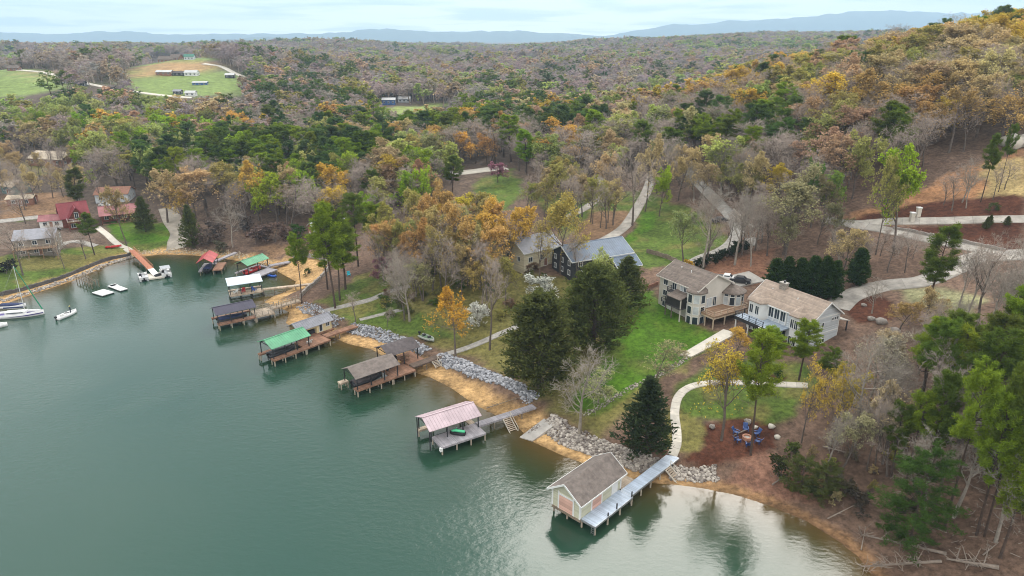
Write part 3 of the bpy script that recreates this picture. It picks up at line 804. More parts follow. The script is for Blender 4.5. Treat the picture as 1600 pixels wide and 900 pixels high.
def pine(seed, low=False, h=20.0, crown=0.5, width=0.2, nb=58, sag=0.0, flat=1.0):
    rg = np.random.default_rng(seed)
    tp, tr = grow(np.zeros((1, 3)), np.array([[rg.normal() * 0.03, rg.normal() * 0.03, 1.]]), np.array([h]), np.array([h * 0.0125]), np.array([h * 0.002]), 8, rg, 0.025, 0.02)
    tp[0, 0, 2] -= 0.3
    parts = [prisms(tp[0, :-1], tp[0, 1:], tr[0, :-1], tr[0, 1:], 6)]
    if low: nb = 26
    t = 1 - crown * (rg.random(nb) ** 0.85)
    t = np.sort(t); u = (t - (1 - crown)) / crown
    # ragged layered crown
    ln = h * width * (0.35 + 0.75 * np.sin(np.pi * np.clip(0.18 + 0.80 * (u), 0, 1)) ** 0.8) * (0.55 + 0.7 * rg.random(nb))
    az = rg.random(nb) * 2 * math.pi
    k = np.minimum((t * 8).astype(int), 7); f = t * 8 - k
    S = tp[0, k] + (tp[0, k + 1] - tp[0, k]) * f[:, None]
    D = np.stack([np.cos(az), np.sin(az), 0.18 + 0.55 * u - sag * (1 - u)], 1)
    lp, lr = grow(S, D, ln, np.full(nb, h * 0.0035), np.full(nb, h * 0.001), 3, rg, 0.13, 0.05)
    parts.append(prisms(lp[:, :-1].reshape(-1, 3), lp[:, 1:].reshape(-1, 3), lr[:, :-1].ravel(), lr[:, 1:].ravel(), 3))
    # a few dead stubs below the crown
    nd = 8
    td = 0.25 + (1 - crown - 0.25) * rg.random(nd) if crown < 0.7 else 0.1 + 0.2 * rg.random(nd)
    k = np.minimum((td * 8).astype(int), 7); Sd = tp[0, k] + (tp[0, k + 1] - tp[0, k]) * (td * 8 - k)[:, None]
    ad = rg.random(nd) * 6.28; Dd = np.stack([np.cos(ad), np.sin(ad), 0.2 * np.ones(nd)], 1)
    parts.append(prisms(Sd, Sd + Dd * (h * 0.05 * (0.4 + rg.random(nd)))[:, None], np.full(nd, h * .002), np.full(nd, h * .001), 3))
    wood = merge(parts)
    nt_ = 5 if low else 9
    S, D, Ln, r = spawn(lp, lr, nt_, 0.45, 1.02, 0.9, 0.30, 1, rg, ln)
    C = S + unit(D) * (Ln * (0.3 + 0.8 * rg.random(len(Ln))))[:, None]
    C = np.concatenate([C, lp[:, -1], S[::2]])
    C[:, 2] += 0.1
    nbld = 5 if low else 20
    bl = h * (0.05 if low else 0.030)
    dirs = rg.normal(size=(len(C), nbld, 3)); dirs[..., 2] = dirs[..., 2] * 0.55 * flat + 0.35
    dirs = unit(dirs) * bl * (0.6 + 0.7 * rg.random((len(C), nbld, 1)))
    A = np.repeat(C, nbld, 0) + rg.normal(scale=h * 0.008, size=(len(C) * nbld, 3)); B = A + dirs.reshape(-1, 3)
    d = B - A; rr = unit(np.cross(d, rg.normal(size=d.shape))) * bl * (0.20 if low else 0.085)
    V = np.stack([A, (A + B) / 2 + rr, B, (A + B) / 2 - rr], 1).reshape(-1, 3)
    return wood, (V, np.arange(len(V)).reshape(-1, 4))

def cedar(seed, h=12.0, width=0.30, low=False, round_=0.0, n=150, per=38, csize=0.034, start=0.03):
    rg = np.random.default_rng(seed)
    if low: n, per, csize = 40, 14, 0.09
    tp, tr = grow(np.zeros((1, 3)), np.array([[0, 0, 1.]]), np.array([h * 0.97]), np.array([h * 0.016]), np.array([h * 0.002]), 6, rg, 0.02, 0.02)
    tp[0, 0, 2] -= 0.3
    parts = [prisms(tp[0, :-1], tp[0, 1:], tr[0, :-1], tr[0, 1:], 6)]
    t = start + (1 - start) * (np.arange(n) + rg.random(n)) / n
    prof = (1 - t) ** (0.85 - 0.35 * round_) * (0.55 + 0.45 * sst(0.0, 0.16 + 0.2 * round_, t)) + 0.04
    az = np.arange(n) * 2.399 + rg.normal(scale=0.3, size=n)
    lob = 0.75 + 0.5 * vnoise(az * 0.9 + seed, t * 7, seed)
    ln = h * width * prof * lob * (0.75 + 0.45 * rg.random(n))
    S = np.stack([np.zeros(n), np.zeros(n), t * h * 0.97], 1)
    D = np.stack([np.cos(az), np.sin(az), 0.25 + 0.5 * t], 1)
    lp, lr = grow(S, D, ln, np.full(n, h * 0.003), np.full(n, h * 0.001), 3, rg, 0.1, 0.05)
    parts.append(prisms(lp[:, :-1].reshape(-1, 3), lp[:, 1:].reshape(-1, 3), lr[:, :-1].ravel(), lr[:, 1:].ravel(), 3))
    wood = merge(parts)
    tt = 0.25 + 0.8 * rg.random((n, per)) ** 0.7
    k = np.clip((tt * 3).astype(int), 0, 2); f = tt * 3 - k
    mi = np.arange(n)[:, None]
    C = lp[mi, k] + (lp[mi, k + 1] - lp[mi, k]) * f[..., None]
    C = C + rg.normal(scale=1, size=C.shape) * (0.05 * h * (0.3 + 0.5 * prof))[:, None, None] * (0.5 if not low else 0.7)
    C = C.reshape(-1, 3)
    out_ = C.copy(); out_[:, 2] = 0; out_ = unit(out_); out_[:, 2] = 0.9
    dirs = unit(unit(out_) + rg.normal(scale=0.55, size=C.shape)) * (csize * h * (0.6 + 0.8 * rg.random(len(C))))[:, None]
    rr = unit(np.cross(dirs, rg.normal(size=C.shape))) * csize * h * 0.26
    V = np.stack([C - dirs * 0.3, C + dirs * 0.3 + rr, C + dirs, C + dirs * 0.3 - rr], 1).reshape(-1, 3)
    return wood, (V, np.arange(len(V)).reshape(-1, 4))

# --- materials of the trees; the tint comes with each tree
def foliage_mat(name, src, trans=0.35, vary=0.35):
    m = bpy.data.materials.new(name); m.use_nodes = True
    t = m.node_tree; t.nodes.clear()
    o = t.nodes.new('ShaderNodeOutputMaterial')
    if src == 'object':
        n = t.nodes.new('ShaderNodeObjectInfo'); col = n.outputs['Color']
    else:
        n = t.nodes.new('ShaderNodeAttribute'); n.attribute_type = 'INSTANCER'; n.attribute_name = 'tint'; col = n.outputs['Color']
    g = t.nodes.new('ShaderNodeNewGeometry')
    mr = t.nodes.new('ShaderNodeMapRange'); mr.inputs['To Min'].default_value = 1 - vary; mr.inputs['To Max'].default_value = 1 + vary
    t.links.new(g.outputs['Random Per Island'], mr.inputs[0])
    vm = t.nodes.new('ShaderNodeVectorMath'); vm.operation = 'SCALE'
    t.links.new(col, vm.inputs[0]); t.links.new(mr.outputs[0], vm.inputs['Scale'])
    d = t.nodes.new('ShaderNodeBsdfDiffuse'); tr = t.nodes.new('ShaderNodeBsdfTranslucent')
    t.links.new(vm.outputs[0], d.inputs[0]); t.links.new(vm.outputs[0], tr.inputs[0])
    mx_ = t.nodes.new('ShaderNodeMixShader'); mx_.inputs[0].default_value = trans
    t.links.new(d.outputs[0], mx_.inputs[1]); t.links.new(tr.outputs[0], mx_.inputs[2]); t.links.new(mx_.outputs[0], o.inputs[0])
    return m
FO = foliage_mat('tree_foliage', 'object'); FI = foliage_mat('wood_foliage', 'instance')
def bark(name, c): return mat(name, c, 0.95, 0.3, 1.5)
BK_grey = bark('grey_bark', (0.125, 0.10, 0.083)); BK_pale = bark('pale_bark', (0.27, 0.235, 0.195)); BK_pine = bark('pine_bark', (0.075, 0.052, 0.040)); BK_far = bark('far_bark', (0.33, 0.27, 0.225))

PROTO = {}     # kind -> list of (height, radius, wood mesh, leaf mesh, joint mesh, joint stuff mesh)
def register(kind, bk, wood, fol, h):
    wm = np_mesh(kind + '_trunk', *[wood[0], [wood[1]]], [bk])
    if fol is None:
        jm = wm; jf = wm; lm = None
        rad = np.percentile(np.hypot(wood[0][:, 0], wood[0][:, 1]), 97)
    else:
        lm = np_mesh(kind + '_crown', fol[0], [fol[1]], [FO])
        V = np.concatenate([wood[0], fol[0]]); Q = np.concatenate([wood[1], fol[1] + len(wood[0])])
        mi = np.concatenate([np.zeros(len(wood[1]), int), np.ones(len(fol[1]), int)])
        jm = np_mesh(kind, V, [Q], [bk, FO], mi)
        jf = np_mesh(kind + '_mass', V, [Q], [bk, FI], mi)
        rad = np.percentile(np.hypot(fol[0][:, 0], fol[0][:, 1]), 97)
    top = max(wood[0][:, 2].max(), fol[0][:, 2].max() if fol is not None else 0)
    PROTO.setdefault(kind, []).append((top, rad, wm, lm, jm, jf))

def split_bare(seed, **k):
    """a bare tree: trunk and limbs apart from the fine twig crown"""
    rg = np.random.default_rng(seed)
    wood, _ = hardwood(seed, 0, **k)
    # first faces are trunk and limbs, the flat ribbons after them are twigs
    nl = 9 if k.get('low') else 12
    nq = 7 * 6 + nl * 4 * 4
    return (wood[0], wood[1][:nq]), (wood[0], wood[1][nq:])

for s_ in range(5):
    h_ = 18.0
    w1, w2 = split_bare(100 + s_, h=h_, spread=(0.9, 1.1, 0.75, 1.0, 0.85)[s_], clear=(0.3, 0.36, 0.42, 0.26, 0.45)[s_])
    # re-index the two halves
    def sub(w_):
        u_, inv = np.unique(w_[1].ravel(), return_inverse=True); return w_[0][u_], inv.reshape(-1, 4)
    a1, a2 = sub(w1), sub(w2)
    for kind, bk, bt in (('bare_tree', BK_grey, BK_far), ('pale_bare_tree', BK_pale, BK_pale)):
        wm = np_mesh(kind + '_trunk', a1[0], [a1[1]], [bk]); lm = np_mesh(kind + '_crown', a2[0], [a2[1]], [bt])
        V = np.concatenate([a1[0], a2[0]]); Q = np.concatenate([a1[1], a2[1] + len(a1[0])])
        mi = np.concatenate([np.zeros(len(a1[1]), int), np.ones(len(a2[1]), int)])
        jm = np_mesh(kind, V, [Q], [bk, bt], mi)
        PROTO.setdefault(kind, []).append((V[:, 2].max(), np.percentile(np.hypot(V[:, 0], V[:, 1]), 97), wm, lm, jm, jm))
for s_ in range(5):
    register('budding_tree', BK_grey, *hardwood(200 + s_, 5200, 0.37, h=18, spread=(1.0, 0.85, 1.1, 0.9, 1.0)[s_], clear=(0.34, 0.4, 0.3, 0.42, 0.38)[s_], top_bias=1.3), 18)
for s_ in range(4):
    register('airy_tree', BK_grey, *hardwood(250 + s_, 2600, 0.29, h=16, spread=0.95, clear=0.3, top_bias=0.6), 16)
for s_ in range(3):
    register('leafy_tree', BK_grey, *hardwood(300 + s_, 6200, 0.42, h=16, spread=0.9, clear=0.3, top_bias=0.5), 16)
for s_ in range(5):
    register('pine_tree', BK_pine, *pine(400 + s_, h=20, crown=(0.5, 0.42, 0.58, 0.48, 0.66)[s_], width=(0.155, 0.165, 0.145, 0.175, 0.15)[s_], nb=(58, 50, 64, 56, 74)[s_]), 20)
for s_ in range(2):
    register('hemlock_tree', BK_pine, *pine(450 + s_, h=14, crown=0.9, width=0.28, nb=90, sag=0.5, flat=0.5), 14)
for s_ in range(3):
    register('cedar_tree', BK_pine, *cedar(500 + s_, h=12, width=0.27), 12)
for s_ in range(3):
    register('big_cedar_tree', BK_pine, *cedar(550 + s_, h=18, width=0.36, round_=0.9, n=230, per=72, csize=0.026, start=0.05), 18)
for s_ in range(3):
    register('arborvitae', BK_pine, *cedar(520 + s_, h=6, width=0.25, round_=0.8, n=150, per=38, csize=0.045), 6)
for s_ in range(3):
    register('flowering_tree', BK_grey, *hardwood(600 + s_, 2600, 0.28, h=8, spread=1.15, clear=0.2), 8)
for s_ in range(2):
    register('low_shrub', BK_grey, *hardwood(650 + s_, 1500, 0.22, low=True, h=3, spread=1.3, clear=0.05), 3)
# lighter builds for the woods beyond
for s_ in range(4):
    register('far_bare', BK_far, *hardwood(700 + s_, 900, 1.0, low=True, h=17, clear=0.3, thin=0.22), 17)
    register('far_budding', BK_far, *hardwood(720 + s_, 900, 1.0, low=True, h=17, clear=0.34, top_bias=0.9), 17)
    register('far_leafy', BK_far, *hardwood(740 + s_, 950, 1.1, low=True, h=15, clear=0.28), 15)
    register('far_pine', BK_pine, *pine(760 + s_, low=True, h=18, crown=0.6, width=0.22), 18)

COUNT = {}
def put_tree(kind, x, y, h, width=None, tint=(0.05, 0.08, 0.02), name=None, label=None, cat=None, group=None, parts=True, var=None, lean=0.0, rz=None, zoff=0.0):
    pl = PROTO[kind]
    k = COUNT.get(kind, 0); COUNT[kind] = k + 1
    ph, pr, wm, lm, jm, jf = pl[(k if var is None else var) % len(pl)]
    s = h / ph
    sx = s if width is None else max(0.45 * s, min(2.2 * s, width / 2 / pr))
    rz = random.random() * 6.283 if rz is None else rz
    z = gz(x, y) + zoff
    nm = name or kind
    if parts and lm is not None:
        o = bpy.data.objects.new(nm, None); o.empty_display_size = 0.3; COL.objects.link(o)
        ch = []
        for cn_, me in (('trunk', wm), ('crown', lm)):
            c = bpy.data.objects.new(cn_, me); COL.objects.link(c); c.parent = o; c.color = (*tint, 1)
    else:
        o = bpy.data.objects.new(nm, jm); COL.objects.link(o); o.color = (*tint, 1)
    o.location = (x, y, z); o.scale = (sx, sx, s); o.rotation_euler = (0, lean, rz)
    return tag(o, label, cat, group)

GOLD = (0.56, 0.36, 0.075); ORANGE = (0.50, 0.315, 0.115); YELLOW = (0.54, 0.40, 0.06); TAN = (0.47, 0.36, 0.18); OLIVE = (0.34, 0.31, 0.09)
PALE = (0.26, 0.25, 0.13); LIME = (0.27, 0.38, 0.03); SPRING = (0.36, 0.40, 0.12); PINEG = (0.105, 0.145, 0.024); PINEB = (0.18, 0.245, 0.022); DARKG = (0.095, 0.110, 0.031)
WHITE = (0.62, 0.60, 0.55); PINK = (0.34, 0.15, 0.20); RUST = (0.40, 0.265, 0.155); TWIG = (0.36, 0.295, 0.25)
def vary(c, a=0.14):
    f = 1 + random.uniform(-a, a)
    return tuple(max(0.004, v * f * (1 + random.uniform(-a * 0.5, a * 0.5))) for v in c)

# ------------------------------------------------------------------ trees picked out one by one
def hero(kind, bx, by, ty, wpx, tint, label, cat, name=None, group=None, lean=0.0, var=None, rz=None):
    p = P(bx, by)
    h = max(1.5, hz(p[0], p[1], ty) - p[2])
    pxm = F / proj(p[0], p[1], p[2] + h / 2)[2]
    return put_tree(kind, p[0], p[1], h, wpx / pxm, vary(tint, 0.06), name=name, label=label, cat=cat, group=group, lean=lean, var=var, rz=rz)
TREES = [
 # kind, base, top, width, tint, label
 ('big_cedar_tree', 842, 606, 452, 125, DARKG, 'broad dark evergreen with dense rounded crown above the riprap bank', 'cedar'),
 ('big_cedar_tree', 928, 548, 408, 118, DARKG, 'tall dark evergreen standing at the edge of the bright lawn', 'cedar'),
 ('cedar_tree', 978, 482, 398, 66, DARKG, 'dark evergreen growing against the black house', 'cedar'),
 ('cedar_tree', 1008, 708, 588, 84, (0.042, 0.062, 0.025), 'cone-shaped dark cedar on the mulch beside the footpath and dock', 'cedar'),
 ('pale_bare_tree', 905, 678, 524, 125, PALE, 'pale-limbed spreading tree on the bank between lawn and riprap', 'bare tree'),
 ('flowering_tree', 935, 630, 575, 60, (0.420, 0.476, 0.182), 'thin small tree with pale green tips on the lawn edge', 'tree'),
 ('airy_tree', 1022, 600, 536, 95, (0.364, 0.308, 0.168), 'low pale budding tree beside the stone swale', 'budding tree'),
 ('airy_tree', 1127, 688, 528, 100, YELLOW, 'golden budding tree rising from the mulch bed beside the fire pit', 'budding tree'),
 ('pine_tree', 1173, 711, 512, 82, PINEB, 'tall pine standing next to the ring of blue chairs', 'pine'),
 ('pine_tree', 1188, 606, 514, 85, PINEB, 'bushy green pine in front of the blue deck', 'pine'),
 ('pine_tree', 1248, 594, 498, 62, PINEB, 'pine covering the corner of the gabled house', 'pine'),
 ('pine_tree', 1288, 612, 543, 52, PINEG, 'small dark pine below the gable wall', 'pine'),
 ('airy_tree', 1252, 692, 556, 62, YELLOW, 'yellow budding tree at the end of the footpath', 'budding tree'),
 ('airy_tree', 1296, 702, 588, 70, YELLOW, 'bright yellow budding tree between footpath and woods', 'budding tree'),
 ('airy_tree', 1108, 600, 540, 62, YELLOW, 'low yellow budding tree where the path bends by the patio slab', 'budding tree'),
 ('budding_tree', 1150, 560, 512, 50, GOLD, 'small gold budding tree at the top of the patio slab', 'budding tree'),
 ('pale_bare_tree', 1336, 690, 512, 105, PALE, 'greyish twiggy tree below the gabled house', 'bare tree'),
 ('airy_tree', 1372, 640, 520, 95, (0.420, 0.392, 0.280), 'pale whitish budding tree at the edge of the brown woods', 'budding tree'),
 ('pine_tree', 1450, 482, 345, 62, PINEG, 'lone pine standing in front of the lower driveway', 'pine'),
 ('leafy_tree', 1396, 388, 220, 72, LIME, 'tall lime-green tree above the drive fork', 'tree'),
 ('budding_tree', 1368, 398, 238, 58, OLIVE, 'olive budding tree beside the lime-green tree', 'budding tree'),
 ('pine_tree', 1532, 316, 205, 34, PINEG, 'slim pine on the straw-coloured clearing', 'pine'),
 ('pine_tree', 1560, 300, 190, 26, PINEG, 'thin pine with bare trunk by the white boulder outcrop', 'pine'),
 ('leafy_tree', 1268, 330, 243, 50, (0.119, 0.210, 0.042), 'fresh green tree at the foot of the wooded hill', 'tree'),
 ('leafy_tree', 1296, 342, 265, 46, (0.210, 0.308, 0.056), 'light green tree where the drives meet', 'tree'),
 ('budding_tree', 1226, 398, 255, 115, (0.336, 0.294, 0.154), 'large pale budding tree behind the clipped evergreens', 'budding tree'),
 ('pale_bare_tree', 1148, 414, 290, 66, PALE, 'bare tree on the brown bank above the hedge', 'bare tree'),
 ('pale_bare_tree', 1173, 416, 292, 70, PALE, 'bare grey-limbed tree on the brown bank by the parking pad', 'bare tree'),
 ('pale_bare_tree', 1098, 420, 278, 72, PALE, 'tall bare tree at the lower end of the hedge', 'bare tree'),
 ('bare_tree', 1105, 414, 300, 60, PALE, 'dark bare tree beside the hedge and gravel drive', 'bare tree'),
 ('budding_tree', 1067, 412, 325, 62, (0.294, 0.336, 0.126), 'pale green budding tree on the lawn behind the grey house', 'budding tree'),
 ('leafy_tree', 1030, 338, 258, 34, LIME, 'small lime-green tree beside the curving concrete drive', 'tree'),
 ('bare_tree', 988, 352, 222, 80, PALE, 'big twin-stemmed bare tree beside the curving concrete drive', 'bare tree'),
 ('budding_tree', 1008, 330, 205, 60, TAN, 'tan budding tree at the top of the concrete drive', 'budding tree'),
 ('budding_tree', 926, 350, 270, 40, OLIVE, 'thin olive tree between the two concrete drives', 'budding tree'),
 ('budding_tree', 938, 356, 280, 40, OLIVE, 'slim olive budding tree above the green roof', 'budding tree'),
 ('budding_tree', 876, 428, 288, 88, (0.434, 0.350, 0.098), 'tall yellow-green tree between beige house and black house', 'budding tree'),
 ('budding_tree', 812, 420, 322, 70, GOLD, 'orange-gold tree at the corner of the beige house', 'budding tree'),
 ('leafy_tree', 950, 474, 386, 66, (0.378, 0.406, 0.140), 'pale yellow-green tree in front of the blue-grey metal roof', 'tree'),
 ('leafy_tree', 905, 480, 440, 50, (0.182, 0.238, 0.042), 'green bushy tree below the black house', 'tree'),
 ('flowering_tree', 845, 470, 425, 60, WHITE, 'white blossoming tree below the beige house', 'flowering tree'),
 ('flowering_tree', 748, 510, 470, 52, WHITE, 'small white blossoming tree on the lakeside lawn', 'flowering tree'),
 ('flowering_tree', 600, 440, 400, 45, PINK, 'pinkish blossoming small tree by the pine grove', 'flowering tree'),
 ('flowering_tree', 778, 285, 250, 34, PINK, 'purple-pink blossoming tree by the gravel yard', 'flowering tree'),
 ('budding_tree', 712, 557, 452, 82, (0.560, 0.336, 0.049), 'leaning golden tree at the head of the brown dock walkway', 'budding tree'),
 ('bare_tree', 765, 547, 395, 62, PALE, 'slim bare tree on the lawn beside the gravel path', 'bare tree'),
 ('pale_bare_tree', 640, 502, 385, 78, PALE, 'large grey many-stemmed bare tree on the lakeside lawn', 'bare tree'),
 ('bare_tree', 632, 500, 400, 66, PALE, 'dark bare tree twinned with the large grey one', 'bare tree'),
 ('bare_tree', 556, 503, 455, 30, PALE, 'small dark bare tree at the stone path', 'bare tree'),
 ('bare_tree', 605, 510, 478, 24, PALE, 'crooked leafless sapling on the lakeside lawn', 'bare tree'),
 ('pine_tree', 524, 482, 312, 72, PINEB, 'tall pine at the front of the shoreline pine grove', 'pine'),
 ('pine_tree', 531, 470, 322, 66, PINEG, 'dark tall pine in the shoreline pine grove', 'pine'),
 ('pine_tree', 540, 452, 330, 66, PINEB, 'pine behind the front ones of the shoreline grove', 'pine'),
 ('pine_tree', 512, 452, 338, 60, PINEG, 'bushy pine of the shoreline grove beside the walled sand', 'pine'),
 ('pine_tree', 560, 416, 300, 60, PINEG, 'pine at the back of the shoreline grove', 'pine'),
 ('pine_tree', 588, 400, 315, 52, PINEB, 'rounded green pine behind the shoreline grove', 'pine'),
 ('pine_tree', 472, 474, 362, 42, PINEB, 'leaning thin pine beside the navy-roofed dock bridge', 'pine'),
 ('airy_tree', 640, 420, 345, 62, YELLOW, 'yellow budding tree on the lakeside lawn behind the grove', 'budding tree'),
 ('budding_tree', 615, 430, 340, 58, ORANGE, 'rust-orange budding tree next to the grove', 'budding tree'),
 ('budding_tree', 706, 430, 312, 74, ORANGE, 'wide rust-orange budding tree left of the beige house', 'budding tree'),
 ('budding_tree', 758, 430, 308, 74, GOLD, 'wide golden budding tree beside the beige house', 'budding tree'),
 ('budding_tree', 660, 470, 405, 50, (0.420, 0.392, 0.182), 'small pale budding tree on the lakeside lawn', 'budding tree'),
 ('budding_tree', 752, 480, 395, 62, (0.420, 0.322, 0.098), 'straw-yellow budding tree below the beige house', 'budding tree'),
 ('budding_tree', 790, 470, 400, 50, OLIVE, 'olive budding tree under the beige house walls', 'budding tree'),
 ('pine_tree', 125, 334, 260, 36, DARKG, 'dark pine rising behind the red cabin', 'pine'),
 ('pine_tree', 148, 398, 330, 40, PINEG, 'twin-trunked pine on the lawn in front of the red cabin', 'pine'),
 ('cedar_tree', 228, 362, 306, 34, DARKG, 'dark pointed evergreen beside the long red roof', 'cedar'),
 ('cedar_tree', 302, 388, 318, 34, DARKG, 'dark evergreen next to the boat ramp', 'cedar'),
 ('budding_tree', 262, 348, 262, 78, TAN, 'large tan round-crowned tree above the boat ramp', 'budding tree'),
 ('budding_tree', 290, 350, 282, 44, GOLD, 'gold budding tree right behind the boat ramp', 'budding tree'),
 ('budding_tree', 198, 384, 288, 44, (0.350, 0.266, 0.126), 'thin-topped tan tree on the grass by the red-roofed building', 'budding tree'),
 ('budding_tree', 405, 345, 250, 66, GOLD, 'round gold tree above the brushy shore', 'budding tree'),
 ('budding_tree', 452, 345, 255, 50, TAN, 'tan budding tree next to the round gold one', 'budding tree'),
 ('pale_bare_tree', 364, 386, 308, 52, PALE, 'whitish bare tree on the brushy cove shore', 'bare tree'),
 ('bare_tree', 36, 430, 340, 56, PALE, 'bare tree in front of the grey cottage', 'bare tree'),
 ('bare_tree', 85, 402, 345, 36, PALE, 'thin bare trunk beside the grey cottage deck', 'bare tree'),
 ('bare_tree', 101, 420, 350, 34, PALE, 'thin bare tree on the cove lawn', 'bare tree'),
 ('bare_tree', 134, 405, 360, 36, PALE, 'leaning bare sapling by the cove lawn pines', 'bare tree'),
 ('bare_tree', 40, 350, 288, 46, PALE, 'bare tree beside the lane', 'bare tree'),
 ('leafy_tree', 130, 272, 232, 30, LIME, 'lime-green tree beside the tan-roofed house', 'tree'),
 ('leafy_tree', 145, 295, 264, 32, LIME, 'lime-green tree behind the dark pine', 'tree'),
 ('hemlock_tree', 1422, 848, 700, 118, (0.063, 0.112, 0.022), 'dark green low-branched evergreen at the edge of the water', 'evergreen'),
 ('hemlock_tree', 1250, 768, 712, 60, DARKG, 'dark evergreen thicket tree above the clay bank', 'evergreen'),
 ('hemlock_tree', 1284, 778, 722, 60, DARKG, 'low evergreen beside the fallen pale branches', 'evergreen'),
 ('leafy_tree', 1528, 640, 498, 98, (0.182, 0.238, 0.042), 'yellow-green rounded pine-like tree in the brown woods', 'tree'),
 ('pine_tree', 1476, 824, 575, 84, PINEB, 'tall straight pine standing over the fallen trunks', 'pine'),
 ('pine_tree', 1526, 836, 600, 80, PINEB, 'pine of the close pair behind the fallen trunks', 'pine'),
 ('pine_tree', 1538, 838, 560, 86, PINEG, 'darker pine of the close pair behind the fallen trunks', 'pine'),
 ('pine_tree', 1562, 872, 640, 70, PINEB, 'slightly bent pine with bare lower trunk', 'pine'),
 ('pine_tree', 1604, 905, 700, 110, PINEB, 'bright green pine at the edge of the clearing', 'pine'),
 ('pine_tree', 1416, 752, 610, 66, PINEB, 'slim pine between evergreen and brown woods', 'pine'),
 ('pine_tree', 1392, 745, 622, 54, PINEG, 'shorter slim pine beside the evergreen', 'pine'),
 ('pine_tree', 1500, 742, 560, 74, PINEB, 'pine in the middle of the brown woods', 'pine'),
 ('pine_tree', 1447, 745, 570, 66, PINEG, 'dark pine in the middle of the brown woods', 'pine'),
 ('pine_tree', 1585, 760, 555, 84, PINEG, 'spreading pine at the border of the brown woods', 'pine'),
 ('pine_tree', 1560, 690, 520, 60, PINEB, 'pine beyond the close pair', 'pine'),
 ('pine_tree', 1470, 690, 540, 60, (0.140, 0.210, 0.042), 'yellowish pine in the brown woods', 'pine'),
 ('bare_tree', 1354, 735, 600, 50, PALE, 'dark bare trunk near the evergreen thicket', 'bare tree'),
 ('bare_tree', 1366, 738, 610, 50, PALE, 'second dark bare trunk near the evergreen thicket', 'bare tree'),
 ('pale_bare_tree', 1290, 745, 640, 55, PALE, 'pale bare tree over the clay bank', 'bare tree'),
 ('pale_bare_tree', 1512, 492, 345, 80, PALE, 'big grey leafless tree beside the lower driveway', 'bare tree'),
 ('pale_bare_tree', 1493, 500, 372, 52, PALE, 'thin grey leafless tree near the lower driveway', 'bare tree'),
 ('bare_tree', 1562, 508, 395, 66, PALE, 'dark bare tree above the brown woods', 'bare tree'),
 ('bare_tree', 1590, 515, 400, 60, PALE, 'leafless tree leaning above the brown woods', 'bare tree'),
 ('bare_tree', 1465, 560, 460, 50, PALE, 'small bare tree below the round mulch bed', 'bare tree'),
 ('budding_tree', 1440, 520, 448, 60, TAN, 'small tan budding tree below the lone pine', 'budding tree'),
 ('budding_tree', 1405, 520, 462, 60, (0.420, 0.294, 0.112), 'gold-tan shrubby tree by the round mulch bed', 'budding tree'),
 ('pale_bare_tree', 1362, 490, 428, 44, PALE, 'bare round-headed little tree in the round mulch bed', 'bare tree'),
 ('budding_tree', 1310, 440, 355, 66, TAN, 'beige budding tree behind the clipped evergreens', 'budding tree'),
 ('bare_tree', 1494, 70, 17, 66, PALE, 'big round-headed bare tree on top of the hill crest', 'bare tree'),
 ('bare_tree', 1392, 80, 36, 48, PALE, 'dark bare tree standing above the hill crest', 'bare tree'),
 ('leafy_tree', 1452, 78, 42, 44, SPRING, 'light green tree between the bare crest trees', 'tree'),
 ('pale_bare_tree', 1548, 68, 28, 58, PALE, 'open-branched bare tree at the end of the hill crest', 'bare tree'),
 ('airy_tree', 798, 428, 335, 60, GOLD, 'golden tree in front of the beige house wall', 'budding tree'),
 ('airy_tree', 842, 440, 345, 56, (0.45, 0.37, 0.12), 'straw-yellow tree before the beige house roof', 'budding tree'),
 ('bare_tree', 900, 440, 350, 50, PALE, 'bare tree in front of the black house gable', 'bare tree'),
 ('budding_tree', 735, 450, 350, 60, (0.42, 0.36, 0.14), 'pale gold tree halfway between lawn shrubs and beige house', 'budding tree'),
 ('bare_tree', 1340, 420, 350, 40, PALE, 'slim bare tree under the drive fork', 'bare tree'),
]
for kind, bx, by, ty, wp, tint, lb, ct in TREES:
    hero(kind, bx, by, ty, wp * (0.8 if kind == 'pine_tree' else 1), tint, lb, ct, name='budding_tree' if kind == 'airy_tree' else None, lean=(0.10 if 'lean' in lb else random.uniform(-0.02, 0.02)))
for k, (bx, by, ty, wp) in enumerate([(1208, 458, 402, 32), (1226, 460, 399, 32), (1246, 462, 401, 32), (1266, 464, 398, 34), (1284, 466, 398, 32), (1300, 467, 405, 30)]):
    hero('arborvitae', bx, by, ty, wp, (0.040, 0.070, 0.016), 'clipped evergreen in the row behind the gabled house', 'arborvitae', group='evergreen row behind the gabled house')
hero('arborvitae', 1338, 446, 386, 36, (0.040, 0.070, 0.016), 'clipped evergreen standing apart from the row beside the driveway', 'arborvitae')
for bx, by, ty, wp in [(1540, 358, 338, 11), (1546, 352, 335, 10), (1573, 352, 337, 12)]:
    hero('cedar_tree', bx, by, ty, wp, DARKG, 'tiny young conifer beside the upper driveway', 'cedar', group='young conifers on the mulch bank')
